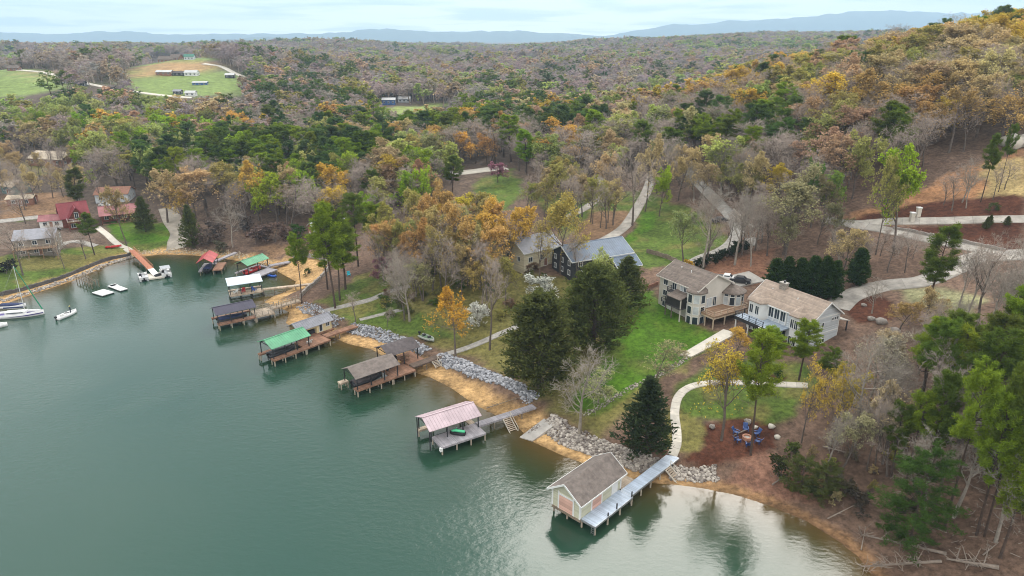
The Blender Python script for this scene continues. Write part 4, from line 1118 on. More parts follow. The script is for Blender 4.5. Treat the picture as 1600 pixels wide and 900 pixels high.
# hedge and shrubs
for k in range(9):
    t_ = k / 8
    hero('low_shrub', 1092 + 72 * t_, 420 - 30 * t_, 402 - 28 * t_, 22, (0.026, 0.042, 0.015), 'dark rounded bush in the hedge along the gravel drive', 'bush', name='hedge_bush', group='hedge bushes along the gravel drive')
for bx, by, ty, wp, tint, lb in [
    (1222, 745, 712, 40, (0.05, 0.06, 0.02), 'dark bush above the clay bank beside the mulch'),
    (1235, 715, 690, 34, (0.11, 0.14, 0.03), 'green bush at the edge of the fire pit bed'),
    (1320, 770, 742, 46, (0.10, 0.085, 0.05), 'brown scrubby bush at the foot of the pines'),
    (1345, 800, 770, 46, (0.085, 0.07, 0.05), 'low brown scrub above the clay bank'),
    (1215, 590, 572, 22, (0.04, 0.10, 0.02), 'small green bush by the footpath below the blue deck'),
    (850, 440, 425, 16, (0.05, 0.09, 0.02), 'clipped green bush between the beige and black houses'),
    (1080, 422, 406, 22, (0.52, 0.33, 0.03), 'yellow blossoming bush behind the grey house'),
    (480, 430, 418, 14, (0.10, 0.13, 0.03), 'small bush on the walled sand'),
    (470, 370, 350, 30, (0.07, 0.14, 0.03), 'bright green bush on the cove slope'),
    (325, 385, 352, 36, (0.17, 0.13, 0.105), 'brown thicket bush beside the boat ramp'),
    (400, 380, 348, 46, (0.19, 0.14, 0.115), 'brown thicket bush above the red-roofed dock'),
    (430, 378, 345, 46, (0.20, 0.145, 0.115), 'brown thicket bush above the small green roof'),
    (345, 372, 342, 40, (0.18, 0.145, 0.12), 'grey-brown thicket bush by the whitish bare tree'),
    (380, 360, 330, 40, (0.13, 0.105, 0.09), 'dark twiggy bush on the cove slope'),
    (350, 395, 375, 26, (0.14, 0.13, 0.08), 'low scrub at the head of the red-roofed dock'),
    (1415, 800, 775, 40, (0.05, 0.05, 0.02), 'scrub under the low-branched evergreen'),
    (1395, 345, 300, 20, (0.13, 0.16, 0.03), 'olive sapling bush on the mulch bank'),
    (1550, 330, 315, 20, (0.12, 0.15, 0.04), 'small green bush on the upper mulch bank'),
    (10, 428, 408, 34, (0.03, 0.03, 0.028), 'dark bush below the grey cottage')]:
    hero('low_shrub', bx, by, ty, wp, tint, lb, 'bush', name='bush')
# shrubs against the lawn woods
SH = 'knee-high shrub among the lawn trees by the lake'
for k in range(46):
    bx, by = random.uniform(600, 880), random.uniform(400, 500)
    if 770 < bx < 880 and by < 425: continue
    hero('low_shrub', bx, by, by - random.uniform(8, 20), random.uniform(14, 30), random.choice([OLIVE, (0.13, 0.15, 0.04), (0.20, 0.14, 0.08), (0.10, 0.16, 0.03), (0.24, 0.16, 0.10)]), SH, 'bush', name='bush', group='shrubs among the lawn trees')
def local_wood(n, poly, kinds, label, cat, name, group, hr, keep=()):
    W_ = PP(poly)[:, :2]; lo, hi = W_.min(0), W_.max(0); got = []
    for _ in range(n * 40):
        if len(got) >= n: break
        x, y = random.uniform(lo[0], hi[0]), random.uniform(lo[1], hi[1])
        if not in_poly(np.array([x]), np.array([y]), W_)[0]: continue
        if any((x - a_) ** 2 + (y - b_) ** 2 < 9 for a_, b_ in got): continue
        if any(dist_line(np.array([x]), np.array([y]), ln)[0] < hw for ln, hw in ROADLINES): continue
        kd, tint = random.choice(kinds); h = random.uniform(*hr)
        x0, y1, _c = proj(x, y, gz(x, y)); _a, y0, _c = proj(x, y, gz(x, y) + h)
        wpx = 0.18 * h * F / _c
        if any(x0 + wpx > k_[0] and x0 - wpx < k_[2] and y0 < k_[3] and y0 + 0.6 * (y1 - y0) > k_[1] for k_ in keep): continue
        got.append((x, y))
        f_ = (h - hr[0]) / (hr[1] - hr[0]); sw = 'tall' if f_ > .66 else 'short' if f_ < .33 else 'mid-height'
        cw = {'bare_tree': 'dark-limbed', 'pale_bare_tree': 'pale-limbed'}.get(kd) or {ORANGE: 'rust-orange', OLIVE: 'olive', YELLOW: 'yellow', TAN: 'tan', PINEB: 'bright green', PINEG: 'dark green'}.get(tint, 'straw-coloured')
        put_tree(kd, x, y, h, None, vary(tint), name=name, label=sw + ' ' + cw + ' ' + label, cat=cat, group=sw + ' ' + cw + ' ' + group)
local_wood(30, [(580, 430), (640, 390), (760, 385), (860, 440), (800, 490), (740, 500), (640, 480)], [('bare_tree', PALE)], 'bare tree in the open woodland on the lakeside lawn', 'bare tree', 'bare_tree', 'bare trees of the lawn woodland', (10, 17), [(785, 362, 872, 398), (920, 378, 1005, 415)])
local_wood(32, [(590, 420), (660, 375), (770, 375), (850, 435), (800, 480), (720, 490)], [('budding_tree', ORANGE), ('budding_tree', (0.40, 0.30, 0.12)), ('budding_tree', OLIVE), ('budding_tree', YELLOW), ('budding_tree', (0.36, 0.36, 0.13))], 'budding tree in the open woodland on the lakeside lawn', 'budding tree', 'budding_tree', 'budding trees of the lawn woodland', (12, 18), [(795, 362, 868, 395), (920, 378, 1005, 415)])
KEEP2 = [(1150, 430, 1300, 545), (1310, 430, 1480, 460)]
local_wood(46, [(1350, 700), (1345, 600), (1440, 520), (1640, 470), (1700, 800), (1600, 880), (1420, 800)], [('bare_tree', PALE), ('pale_bare_tree', PALE)], 'bare hardwood in the leaf-littered woods on the point', 'bare tree', 'bare_tree', 'bare trees in the woods on the point', (9, 17), KEEP2)
local_wood(16, [(1370, 640), (1560, 540), (1700, 600), (1700, 840), (1500, 790)], [('pine_tree', PINEB), ('pine_tree', PINEG)], 'pine among the bare trees on the leaf-littered point', 'pine', 'pine_tree', 'pines in the woods on the point', (14, 21), KEEP2)
local_wood(16, [(1230, 740), (1330, 660), (1400, 620), (1420, 700), (1330, 800), (1290, 790)], [('low_shrub', TAN), ('low_shrub', (0.22, 0.20, 0.13)), ('low_shrub', OLIVE)], 'twiggy understorey bush between footpath and woods', 'bush', 'bush', 'understorey bushes on the point', (1.5, 3.2))
local_wood(8, [(1280, 660), (1340, 600), (1400, 620), (1390, 720), (1310, 760)], [('budding_tree', YELLOW), ('budding_tree', (0.42, 0.36, 0.20)), ('pale_bare_tree', PALE)], 'slim budding tree between the footpath end and the pines', 'budding tree', 'budding_tree', 'slim budding trees beside the pines', (8, 13), KEEP2)
local_wood(14, [(1300, 430), (1340, 365), (1500, 395), (1480, 425), (1400, 430)], [('bare_tree', PALE), ('pale_bare_tree', PALE)], 'bare tree in the scrub between the two driveways', 'bare tree', 'bare_tree', 'bare trees between the driveways', (6, 11), [(1370, 210, 1440, 310), (1290, 335, 1500, 352)])
local_wood(14, [(1450, 340), (1600, 320), (1700, 340), (1700, 280), (1480, 300)], [('bare_tree', PALE), ('pale_bare_tree', PALE)], 'leafless tree on the mulched clearing above the drive', 'bare tree', 'bare_tree', 'slim trees on the clearing', (8, 13))
local_wood(10, [(1180, 400), (1200, 350), (1290, 350), (1310, 390), (1230, 420)], [('bare_tree', PALE), ('budding_tree', (0.23, 0.20, 0.11))], 'tree in the thicket below the drive fork', 'tree', 'twiggy_tree', 'thicket below the drive fork', (9, 15), [(1195, 395, 1320, 470)])
local_wood(12, [(850, 345), (905, 318), (930, 300), (850, 300), (800, 330)], [('budding_tree', OLIVE), ('budding_tree', TAN), ('bare_tree', PALE)], 'tree on the slope above the beige house', 'tree', 'slope_tree', 'slim trees above the beige house', (9, 14), [(890, 290, 950, 340), (765, 352, 880, 410)])
local_wood(46, [(-60, 340), (0, 260), (110, 262), (200, 300), (230, 330), (130, 318), (60, 330)], [('bare_tree', PALE), ('bare_tree', PALE), ('budding_tree', TAN)], 'yard tree around the cottages behind the cove', 'bare tree', 'bare_tree', 'yard trees behind the cove', (9, 15), [(95, 326, 130, 352)])

local_wood(16, [(860, 350), (905, 300), (1000, 285), (1030, 300), (990, 360), (930, 365)], [('bare_tree', PALE), ('bare_tree', PALE), ('budding_tree', TAN)], 'tree on the brown slope between the concrete drives', 'tree', 'slope_tree', 'trees between the concrete drives', (11, 17))
local_wood(16, [(1030, 300), (1080, 280), (1190, 300), (1200, 350), (1165, 370), (1140, 330), (1060, 320)], [('bare_tree', PALE), ('pale_bare_tree', PALE), ('budding_tree', TAN)], 'tree at the wood edge beside the gravel drive', 'tree', 'edge_tree', 'trees beside the gravel drive', (12, 18))
local_wood(14, [(1050, 430), (1130, 405), (1200, 400), (1190, 350), (1165, 385)], [('bare_tree', PALE)], 'slim tree on the brown bank above the parking court', 'bare tree', 'bare_tree', 'slim trees on the brown bank', (9, 14), [(1025, 405, 1200, 440)])

# ------------------------------------------------------------------ the woods
SETTLED = np.vstack([PP([(-300, 520), (-260, 300), (0, 262), (115, 262), (235, 326), (290, 342), (340, 346), (470, 362), (560, 372), (640, 348), (735, 326), (735, 285), (690, 274), (715, 264), (800, 258), (830, 288),
                         (870, 300), (930, 280), (960, 285), (1020, 280), (1090, 282), (1150, 320), (1180, 345), (1290, 338), (1330, 335), (1420, 300), (1600, 226), (1750, 205)])[:, :2], [(220, 40)], [(60, 0)], [(-300, 60)]])
KEEP = [(597, 150, 650, 166, 560), (650, 156, 702, 165, 520), (-20, 236, 112, 258, 330), (722, 256, 796, 274, 275), (1530, 212, 1600, 240, 260), (128, 126, 165, 138, 540)]
KEEPP = [([(182, 138), (205, 106), (235, 90), (255, 84), (315, 84), (345, 102), (390, 124), (382, 146), (300, 149), (240, 145)], 720), ([(-60, 106), (60, 106), (118, 116), (128, 130), (60, 147), (-60, 150)], 620)]
cand = []
for lo_, hi_, step in ((150, 360, 7.0), (360, 820, 8.0), (820, 2500, 10.5)):
    n_ = int(2 * hi_ / step)
    xs = np.arange(-hi_ * 0.95, hi_ * 0.95, step); ys = np.arange(60, hi_, step)
    X, Y = np.meshgrid(xs, ys); X = X.ravel() + rng.uniform(-0.45, 0.45, X.size) * step; Y = Y.ravel() + rng.uniform(-0.45, 0.45, Y.size) * step
    d = np.hypot(X, Y)
    ok = (d >= lo_) & (d < hi_) & (np.abs(X) < 0.92 * Y + 30)
    X, Y = X[ok], Y[ok]
    cand.append(np.stack([X, Y], 1))
cand = np.concatenate(cand)
X, Y = cand[:, 0], cand[:, 1]
ok = ~in_poly(X, Y, SETTLED) & ~in_poly(X, Y, LAKE)
nearm = Y < 420
sdv = np.full(len(X), 99.0); sdv[nearm] = shore_sd(X[nearm], Y[nearm])
ok &= sdv > 7
for W_ in FARM: ok &= ~in_poly(X, Y, W_)
for ln, hw in ROADLINES:
    bx_ = (X > ln[:, 0].min() - 8) & (X < ln[:, 0].max() + 8) & (Y > ln[:, 1].min() - 8) & (Y < ln[:, 1].max() + 8) & ok
    if bx_.any():
        idx = np.nonzero(bx_)[0]; dd = dist_line(X[idx], Y[idx], ln); ok[idx[dd < hw + 1.0]] = False
X, Y = X[ok], Y[ok]
Z = gza(X, Y); D_ = np.hypot(X, Y)
HT = rng.uniform(12, 19, len(X)) * (1 + 0.12 * sst(600, 1500, D_)) * (0.9 + 0.1 * sst(170, 300, D_))
# what grows where
u1 = fbm(X / 55, Y / 55, 201, 3); u2 = fbm(X / 90, Y / 90, 205, 3); u3 = fbm(X / 45, Y / 45, 209, 3)
hill = sst(60, 110, X + 0 * Y) * (1 - sst(430, 520, Y)) * sst(0.32, 0.42, X / np.maximum(Y, 1) + 0.1)
pxx, pyy, cz_ = proj(X, Y, Z + 6)
belt = np.exp(-((pyy - 250) / 30) ** 2) * sst(250, 300, pxx) * (1 - sst(560, 640, pxx)) + np.exp(-((pyy - 205) / 24) ** 2) * sst(560, 640, pxx) * (1 - sst(900, 960, pxx))
belt += 1.1 * np.exp(-((pyy - 225) / 26) ** 2) * sst(1040, 1070, pxx) * (1 - sst(1240, 1280, pxx))
r = rng.random(len(X))
ppine = np.clip(0.03 + 0.36 * sst(0.58, 0.70, u1) + 0.66 * belt, 0, 0.8)
pleaf = np.clip(0.05 + 0.38 * (1 - sst(240, 340, pxx)) * sst(150, 175, pyy) * (1 - sst(235, 255, pyy)) + 0.34 * sst(0.55, 0.68, u2) * (1 - hill), 0, 0.6) * (1 - 0.55 * hill)
pbud = 0.22 + hill * (0.10 + 0.40 * sst(26, 42, Z)) + 0.2 * sst(0.52, 0.62, u3)
pbud *= (1 - 0.45 * sst(400, 800, D_)); ppine *= (1 - 0.45 * sst(600, 1000, D_)); pleaf *= (1 - 0.3 * sst(600, 1000, D_))
kindi = np.where(r < ppine, 3, np.where(r < ppine + (1 - ppine) * pleaf, 2, np.where(r < ppine + (1 - ppine) * (pleaf + (1 - pleaf) * pbud), 1, 0)))
HT = np.where(kindi == 3, HT * 1.05, HT) * (1 + 0.16 * hill)
topx, topy, topc = proj(X, Y, Z + HT)
basx, basy, basc = proj(X, Y, Z)
hpx = HT / topc * F
wpx = 0.24 * hpx
rej = np.zeros(len(X), bool)
for x0, y0, x1, y1, dep in KEEP:
    rej |= (Y < dep) & (topx + wpx > x0) & (topx - wpx < x1) & (topy < y1) & (topy + 0.7 * hpx > y0)
for pg, dep in KEEPP: rej |= (Y < dep) & in_poly(topx + 14 * (fbm(X / 12, Y / 12, 71, 2) - 0.5), topy + 9 * (fbm(X / 12, Y / 12, 73, 2) - 0.5), pg)
sel = ~rej & (topx > -160) & (topx < 1760) & (basy > 20)
X, Y, Z, HT, kindi, topx, topy, hpx, D_, hill, basy = [v[sel] for v in (X, Y, Z, HT, kindi, topx, topy, hpx, D_, hill, basy)]
PAL = {0: [TWIG, (0.26, 0.21, 0.18)], 1: [GOLD, ORANGE, TAN, TAN, OLIVE, (0.42, 0.31, 0.17), RUST, YELLOW], 2: [SPRING, (0.25, 0.28, 0.08), (0.31, 0.31, 0.13), SPRING, LIME], 3: [PINEG, PINEB, (0.075, 0.115, 0.035), (0.10, 0.155, 0.04)]}
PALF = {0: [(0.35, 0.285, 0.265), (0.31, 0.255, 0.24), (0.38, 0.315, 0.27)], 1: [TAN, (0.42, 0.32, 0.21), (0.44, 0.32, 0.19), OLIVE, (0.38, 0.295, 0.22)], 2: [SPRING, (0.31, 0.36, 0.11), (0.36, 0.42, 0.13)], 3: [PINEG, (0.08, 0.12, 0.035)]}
tints = np.empty((len(X), 3)); hue = []; stand = fbm(X / 70 + 5, Y / 70, 333, 2)
HUE = {GOLD: 'golden', ORANGE: 'rust-orange', YELLOW: 'yellow', TAN: 'tan', OLIVE: 'olive', (0.52, 0.38, 0.10): 'straw-gold', RUST: 'reddish-brown', (0.42, 0.31, 0.17): 'brownish', SPRING: 'soft green', (0.25, 0.28, 0.08): 'olive-green', (0.31, 0.31, 0.13): 'pale green', (0.18, 0.27, 0.06): 'deep green', LIME: 'lime-green', PINEG: 'dark green', PINEB: 'bright green', (0.075, 0.115, 0.035): 'blackish-green', (0.10, 0.155, 0.04): 'mid-green', TWIG: 'grey', (0.31, 0.36, 0.11): 'grass-green', (0.36, 0.42, 0.13): 'yellow-green', (0.08, 0.12, 0.035): 'deep green', (0.35, 0.285, 0.265): 'lilac-grey', (0.31, 0.255, 0.24): 'dull grey', (0.38, 0.315, 0.27): 'beige-grey', (0.26, 0.21, 0.18): 'pinkish-grey'}
for i in range(len(X)):
    k_ = int(kindi[i])
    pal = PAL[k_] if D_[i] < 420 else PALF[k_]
    if k_ == 1 and hill[i] > 0.5: pal = [GOLD, (0.52, 0.38, 0.10), ORANGE, YELLOW, TAN, TAN, OLIVE, OLIVE, RUST]
    c_ = pal[int(stand[i] * len(pal) * 2.2 + rng.random() * 2.2) % len(pal)]
    tints[i] = vary(c_, 0.18); hue.append(HUE.get(c_, ''))
KN = ['bare_tree', 'budding_tree', 'leafy_tree', 'pine_tree']; KC = ['bare tree', 'budding tree', 'tree', 'pine']
FAR = ['far_bare', 'far_budding', 'far_leafy', 'far_pine']
def zone_of(i):
    if hill[i] > 0.5: return 'on the crest of the wooded hill' if Z[i] > 46 else ('halfway up the wooded hill' if Z[i] > 30 else 'at the foot of the wooded hill above the driveways')
    if Y[i] < 330 and topx[i] < 560: return 'in the woods behind the cove'
    if Y[i] < 330: return 'in the woods around the gravel yard' if X[i] < 0 else 'in the woods at the top of the concrete drives'
    return 'in the valley woods below the far farm'
WORD = ['leafless tree', 'budding tree', 'leafing tree', 'pine']
LIM = [170, 225, 235, 200]
inview = (topx > 0) & (topx < 1600) & (topy > 0) & (topy < 900)
single = np.zeros(len(X), bool)
for k_ in range(4):
    idx = np.nonzero((kindi == k_) & inview)[0]
    idx = idx[np.argsort(-hpx[idx])][:LIM[k_]]
    single[idx] = True
    for i in idx:
        zn = zone_of(i)
        lb = ('tall ' if HT[i] > 17 else 'short ' if HT[i] < 14 else 'mid-height ') + (hue[i] + ' ' + WORD[k_]).strip()
        pr_ = PROTO[KN[k_]][0]
        put_tree(KN[k_], X[i], Y[i], HT[i], 2 * pr_[1] * HT[i] / pr_[0] * (random.uniform(0.85, 1.2) if hill[i] > .5 and Z[i] < 36 and k_ == 0 else random.uniform(1.2, 1.75)), tuple(tints[i]), name=KN[k_], label=lb + ' ' + zn, cat=KC[k_], group=lb + 's ' + zn, parts=hpx[i] > 48)

def stuff_wood(name, label, kinds_near, kind_far, idx):
    """one object that scatters the trees nobody could count"""
    c_near = bpy.data.collections.new(name + '_near'); c_far = bpy.data.collections.new(name + '_far')
    for c, kn in ((c_near, kinds_near), (c_far, kind_far)):
        for (ph, pr, wm, lm, jm, jf) in PROTO[kn]:
            o = bpy.data.objects.new(kn, jf); c.objects.link(o)
    hn = PROTO[kinds_near][0][0]; hf = PROTO[kind_far][0][0]
    me = bpy.data.meshes.new(name)
    me.vertices.add(len(idx))
    me.vertices.foreach_set('co', np.stack([X[idx], Y[idx], Z[idx]], 1).astype(np.float32).ravel())
    far_ = (D_[idx] > 330)
    s = HT[idx] / np.where(far_, hf, hn)
    sx = s * rng.uniform(1.2, 1.95, len(idx))
    def at(nm, ty, arr, key):
        a_ = me.attributes.new(nm, ty, 'POINT'); a_.data.foreach_set(key, np.ascontiguousarray(arr).ravel())
    at('size', 'FLOAT_VECTOR', np.stack([sx, sx, s], 1).astype(np.float32), 'vector')
    at('turn', 'FLOAT_VECTOR', np.stack([np.zeros(len(idx)), np.zeros(len(idx)), rng.random(len(idx)) * 6.283], 1).astype(np.float32), 'vector')
    at('pick', 'INT', rng.integers(0, 60, len(idx)).astype(np.int32), 'value')
    at('far', 'BOOLEAN', far_, 'value')
    C4 = np.ones((len(idx), 4), np.float32); C4[:, :3] = tints[idx]
    at('tint', 'FLOAT_COLOR', C4, 'color')
    o = bpy.data.objects.new(name, me); COL.objects.link(o); tag(o, label, None, kind='stuff')
    g = bpy.data.node_groups.new(name, 'GeometryNodeTree')
    g.interface.new_socket('Geometry', in_out='INPUT', socket_type='NodeSocketGeometry'); g.interface.new_socket('Geometry', in_out='OUTPUT', socket_type='NodeSocketGeometry')
    gi = g.nodes.new('NodeGroupInput'); go = g.nodes.new('NodeGroupOutput'); jn = g.nodes.new('GeometryNodeJoinGeometry')
    def na(nm, ty):
        n = g.nodes.new('GeometryNodeInputNamedAttribute'); n.data_type = ty; n.inputs['Name'].default_value = nm; return n.outputs[0]
    fa = na('far', 'BOOLEAN'); nf = g.nodes.new('FunctionNodeBooleanMath'); nf.operation = 'NOT'; g.links.new(fa, nf.inputs[0])
    sz = na('size', 'FLOAT_VECTOR'); tn = na('turn', 'FLOAT_VECTOR'); pk = na('pick', 'INT')
    for c, s_ in ((c_near, nf.outputs[0]), (c_far, fa)):
        ci = g.nodes.new('GeometryNodeCollectionInfo'); ci.inputs['Collection'].default_value = c
        ci.inputs['Separate Children'].default_value = True; ci.inputs['Reset Children'].default_value = True
        ip = g.nodes.new('GeometryNodeInstanceOnPoints'); ip.inputs['Pick Instance'].default_value = True
        g.links.new(gi.outputs[0], ip.inputs['Points']); g.links.new(s_, ip.inputs['Selection']); g.links.new(ci.outputs[0], ip.inputs['Instance'])
        g.links.new(pk, ip.inputs['Instance Index']); g.links.new(tn, ip.inputs['Rotation']); g.links.new(sz, ip.inputs['Scale'])
        g.links.new(ip.outputs[0], jn.inputs[0])
    g.links.new(jn.outputs[0], go.inputs[0])
    md = o.modifiers.new('scatter', 'NODES'); md.node_group = g
    return o
for k_, (nm, lb) in enumerate([('bare_woods', 'mass of leafless trees filling the far woods'), ('budding_woods', 'mass of budding tan and gold trees in the far woods'), ('green_woods', 'mass of fresh green trees in the far woods'), ('pine_woods', 'mass of dark pines in the far woods')]):
    idx = np.nonzero((kindi == k_) & ~single)[0]
    stuff_wood(nm, lb, KN[k_], FAR[k_], idx)
print('woods', len(X), 'single', single.sum())


# ------------------------------------------------------------------ houses
M_shingle = mat('brown_shingle', (0.150, 0.120, 0.100), 0.9, 0.28, 1.6, 0.5, stripe=('z', 0.16, 0.25))
M_shingle_tan = mat('taupe_shingle', (0.30, 0.235, 0.185), 0.9, 0.20, 1.6, 0.5, stripe=('z', 0.16, 0.18))
M_shingle_dark = mat('dark_shingle', (0.075, 0.066, 0.066), 0.9, 0.25, 1.6, 0.5, stripe=('z', 0.16, 0.25))
M_stucco = mat('grey_stucco', (0.50, 0.465, 0.41), 0.85, 0.08, 0.6, 0.2)
M_siding = mat('pale_grey_siding', (0.50, 0.53, 0.55), 0.7, 0.05, 0.8, stripe=('z', 0.2, 0.12))
M_beige = mat('beige_siding', (0.56, 0.50, 0.36), 0.8, 0.08, 0.8, stripe=('z', 0.2, 0.12))
M_blackside = mat('black_siding', (0.035, 0.035, 0.038), 0.7, 0.15, 0.8, stripe=('z', 0.25, 0.2))
M_bluemetal = mat('blue_grey_metal', (0.115, 0.15, 0.20), 0.5, 0.22, 0.3)
M_greenmetal = mat('dark_green_metal', (0.04, 0.15, 0.10), 0.4, 0.12, 0.4)
M_redmetal = mat('red_metal', (0.21, 0.04, 0.045), 0.45, 0.2, 0.4)
M_redfade = mat('faded_red_metal', (0.30, 0.12, 0.12), 0.55, 0.2, 0.4)
M_log = mat('red_log', (0.17, 0.055, 0.035), 0.8, 0.25, 1.0, stripe=('z', 0.3, 0.4))
M_wood = mat('deck_wood', (0.27, 0.165, 0.10), 0.8, 0.22, 1.0, stripe=('x', 0.16, 0.35))
M_stone = mat('chimney_stone', (0.27, 0.24, 0.21), 0.9, 0.4, 3.0, 0.6)
M_bluedeck = mat('blue_grey_decking', (0.32, 0.38, 0.45), 0.7, 0.12, 0.9, stripe=('x', 0.16, 0.3))
M_greyroof = mat('grey_roof', (0.24, 0.24, 0.26), 0.8, 0.15, 1.0)
M_whiteroof = mat('white_roof', (0.44, 0.44, 0.43), 0.6, 0.1, 0.5)
M_tanroof = mat('tan_roof', (0.48, 0.40, 0.30), 0.8, 0.12, 0.6)
M_bluewall = mat('blue_metal_wall', (0.04, 0.10, 0.25), 0.5, 0.12, 0.4)
M_brick = mat('reddish_wall', (0.24, 0.12, 0.08), 0.85, 0.2, 2.0)
M_screen = mat('porch_screen', (0.030, 0.027, 0.025), 0.7, 0.2, 1.0)

def window(par, x, y, z, w_, h_, face, pane=None, bars=1, frame=None, name='window'):
    """frame with real depth and a pane set back in it; face is the outward side"""
    ax, sg = face[0], (1 if face[1] == '+' else -1)
    fr = MB(); gl = MB(); t = 0.09
    def bx(m, u0, u1, z0, z1, d0, d1):
        if ax == 'x': m.box(x + min(sg * d0, sg * d1), x + max(sg * d0, sg * d1), y + u0, y + u1, z + z0, z + z1)
        else: m.box(x + u0, x + u1, y + min(sg * d0, sg * d1), y + max(sg * d0, sg * d1), z + z0, z + z1)
    a, b = w_ / 2, h_ / 2
    bx(fr, -a - t, a + t, b, b + t, -0.02, 0.09); bx(fr, -a - t - .04, a + t + .04, -b - t, -b, -0.02, 0.13)
    bx(fr, -a - t, -a, -b, b, -0.02, 0.09); bx(fr, a, a + t, -b, b, -0.02, 0.09)
    for k in range(bars):
        u = -a + w_ * (k + 1) / (bars + 1); bx(fr, u - 0.03, u + 0.03, -b, b, -0.02, 0.07)
    bx(gl, -a, a, -b, b, -0.02, 0.03)
    f = fr.build(name, frame or M_white, par)
    gl.build('pane', pane or M_glass, f)
    return f

def turned_window(par, cx_, cy_, ang, rad, z, w_, h_, pane=None, bars=0):
    """window on a faceted bay, facing the angle ang"""
    fr = MB(); gl = MB(); t = 0.08; a, b = w_ / 2, h_ / 2
    d = (math.cos(ang), math.sin(ang)); s = (-d[1], d[0])
    def bx(m, u0, u1, z0, z1, d0, d1):
        pts = []
        for zz_ in (z + z0, z + z1):
            for u, q in ((u0, d0), (u1, d0), (u1, d1), (u0, d1)):
                pts.append((cx_ + d[0] * (rad + q) + s[0] * u, cy_ + d[1] * (rad + q) + s[1] * u, zz_))
        m.add(pts, [(0, 1, 2, 3), (4, 5, 6, 7), (0, 1, 5, 4), (1, 2, 6, 5), (2, 3, 7, 6), (3, 0, 4, 7)])
    bx(fr, -a - t, a + t, b, b + t, -.03, .08); bx(fr, -a - t, a + t, -b - t, -b, -.03, .10); bx(fr, -a - t, -a, -b, b, -.03, .08); bx(fr, a, a + t, -b, b, -.03, .08)
    bx(gl, -a, a, -b, b, -.03, .03)
    f = fr.build('window', M_white, par); gl.build('pane', pane or M_glass, f)

def gable_roof(par, x0, x1, y0, y1, ze, zr, m, oh=0.5, th=0.18, ribs=0.0, name='roof', axis='x', trim=None, yr=None):
    """two slabs meeting at the ridge; ridge along x"""
    b = MB(); yr = (y0 + y1) / 2 if yr is None else yr
    sl0 = (zr - ze) / (yr - y0); sl1 = (zr - ze) / (y1 - yr)
    X0, X1 = x0 - oh, x1 + oh
    ya, za = y0 - oh, ze - oh * sl0; yb, zb = y1 + oh, ze - oh * sl1
    def pt(x, y, z): return (x, y, z) if axis == 'x' else (y, x, z)
    prof = [(ya, za), (yr, zr), (yb, zb), (yb, zb + th), (yr, zr + th * 1.15), (ya, za + th)]
    n = 6
    vs = [pt(X0, u, z) for u, z in prof] + [pt(X1, u, z) for u, z in prof]
    fs = [(k, (k + 1) % n, n + (k + 1) % n, n + k) for k in range(n)] + [(0, 1, 4, 5), (1, 2, 3, 4), (6, 7, 10, 11), (7, 8, 9, 10)]
    b.add(vs, fs)
    r = b.build(name, m, par)
    if ribs:
        q = MB(); k = 0; nn = max(2, int((X1 - X0) / ribs))
        for i in range(nn + 1):
            x = X0 + 0.03 + (X1 - X0 - 0.06) * i / nn
            q.bar(pt(x, ya, za + th + 0.015), pt(x, yr, zr + th * 1.15 + 0.015), 0.05, 0.05); q.bar(pt(x, yb, zb + th + 0.015), pt(x, yr, zr + th * 1.15 + 0.015), 0.05, 0.05)
        q.bar(pt(X0, yr, zr + th * 1.15 + 0.03), pt(X1, yr, zr + th * 1.15 + 0.03), 0.25, 0.06)
        q.build('roof_seam', m, r)
    if trim is not None:
        q = MB()
        for x in (X0 - 0.03, X1 + 0.03):
            q.bar(pt(x, ya, za + th * 0.4), pt(x, yr, zr + th * 0.5), 0.06, 0.26); q.bar(pt(x, yb, zb + th * 0.4), pt(x, yr, zr + th * 0.5), 0.06, 0.26)
        q.bar(pt(X0, ya - 0.03, za + th * 0.4), pt(X1, ya - 0.03, za + th * 0.4), 0.06, 0.22); q.bar(pt(X0, yb + 0.03, zb + th * 0.4), pt(X1, yb + 0.03, zb + th * 0.4), 0.06, 0.22)
        q.build('fascia', trim, r)
    return r

def gable_wall(par, x0, x1, y0, y1, zb, ze, zr, m, name='wall', axis='x'):
    yr = (y0 + y1) / 2
    b = MB()
    prof = [(y0, zb), (y1, zb), (y1, ze), (yr, zr), (y0, ze)]
    if axis == 'x': b.prism(prof, x0, x1, 'x')
    else: b.prism(prof, x0, x1, 'y')
    return b.build(name, m, par)

def octagon(cx_, cy_, r, z, n=8, off=0.0):
    return [(cx_ + r * math.cos(off + 2 * math.pi * k / n), cy_ + r * math.sin(off + 2 * math.pi * k / n), z) for k in range(n)]

def railing(par, pts, z, h=0.95, post=1.6, m=None, mp=None, name='railing'):
    q = MB(); pp = MB()
    for a, b in zip(pts[:-1], pts[1:]):
        a = Vector((a[0], a[1], z)); b = Vector((b[0], b[1], z)); ln = (b - a).length; n = max(1, round(ln / post))
        for f in (h, h * 0.5, 0.15): q.bar(a + Vector((0, 0, f)), b + Vector((0, 0, f)), 0.09 if f == h else 0.05, 0.05)
        for k in range(n + 1): pp.bar(a + (b - a) * k / n, a + (b - a) * k / n + Vector((0, 0, h + 0.08)), 0.12)
    r = q.build(name, m or M_wood, par); pp.build('railing_post', mp or m or M_wood, r)

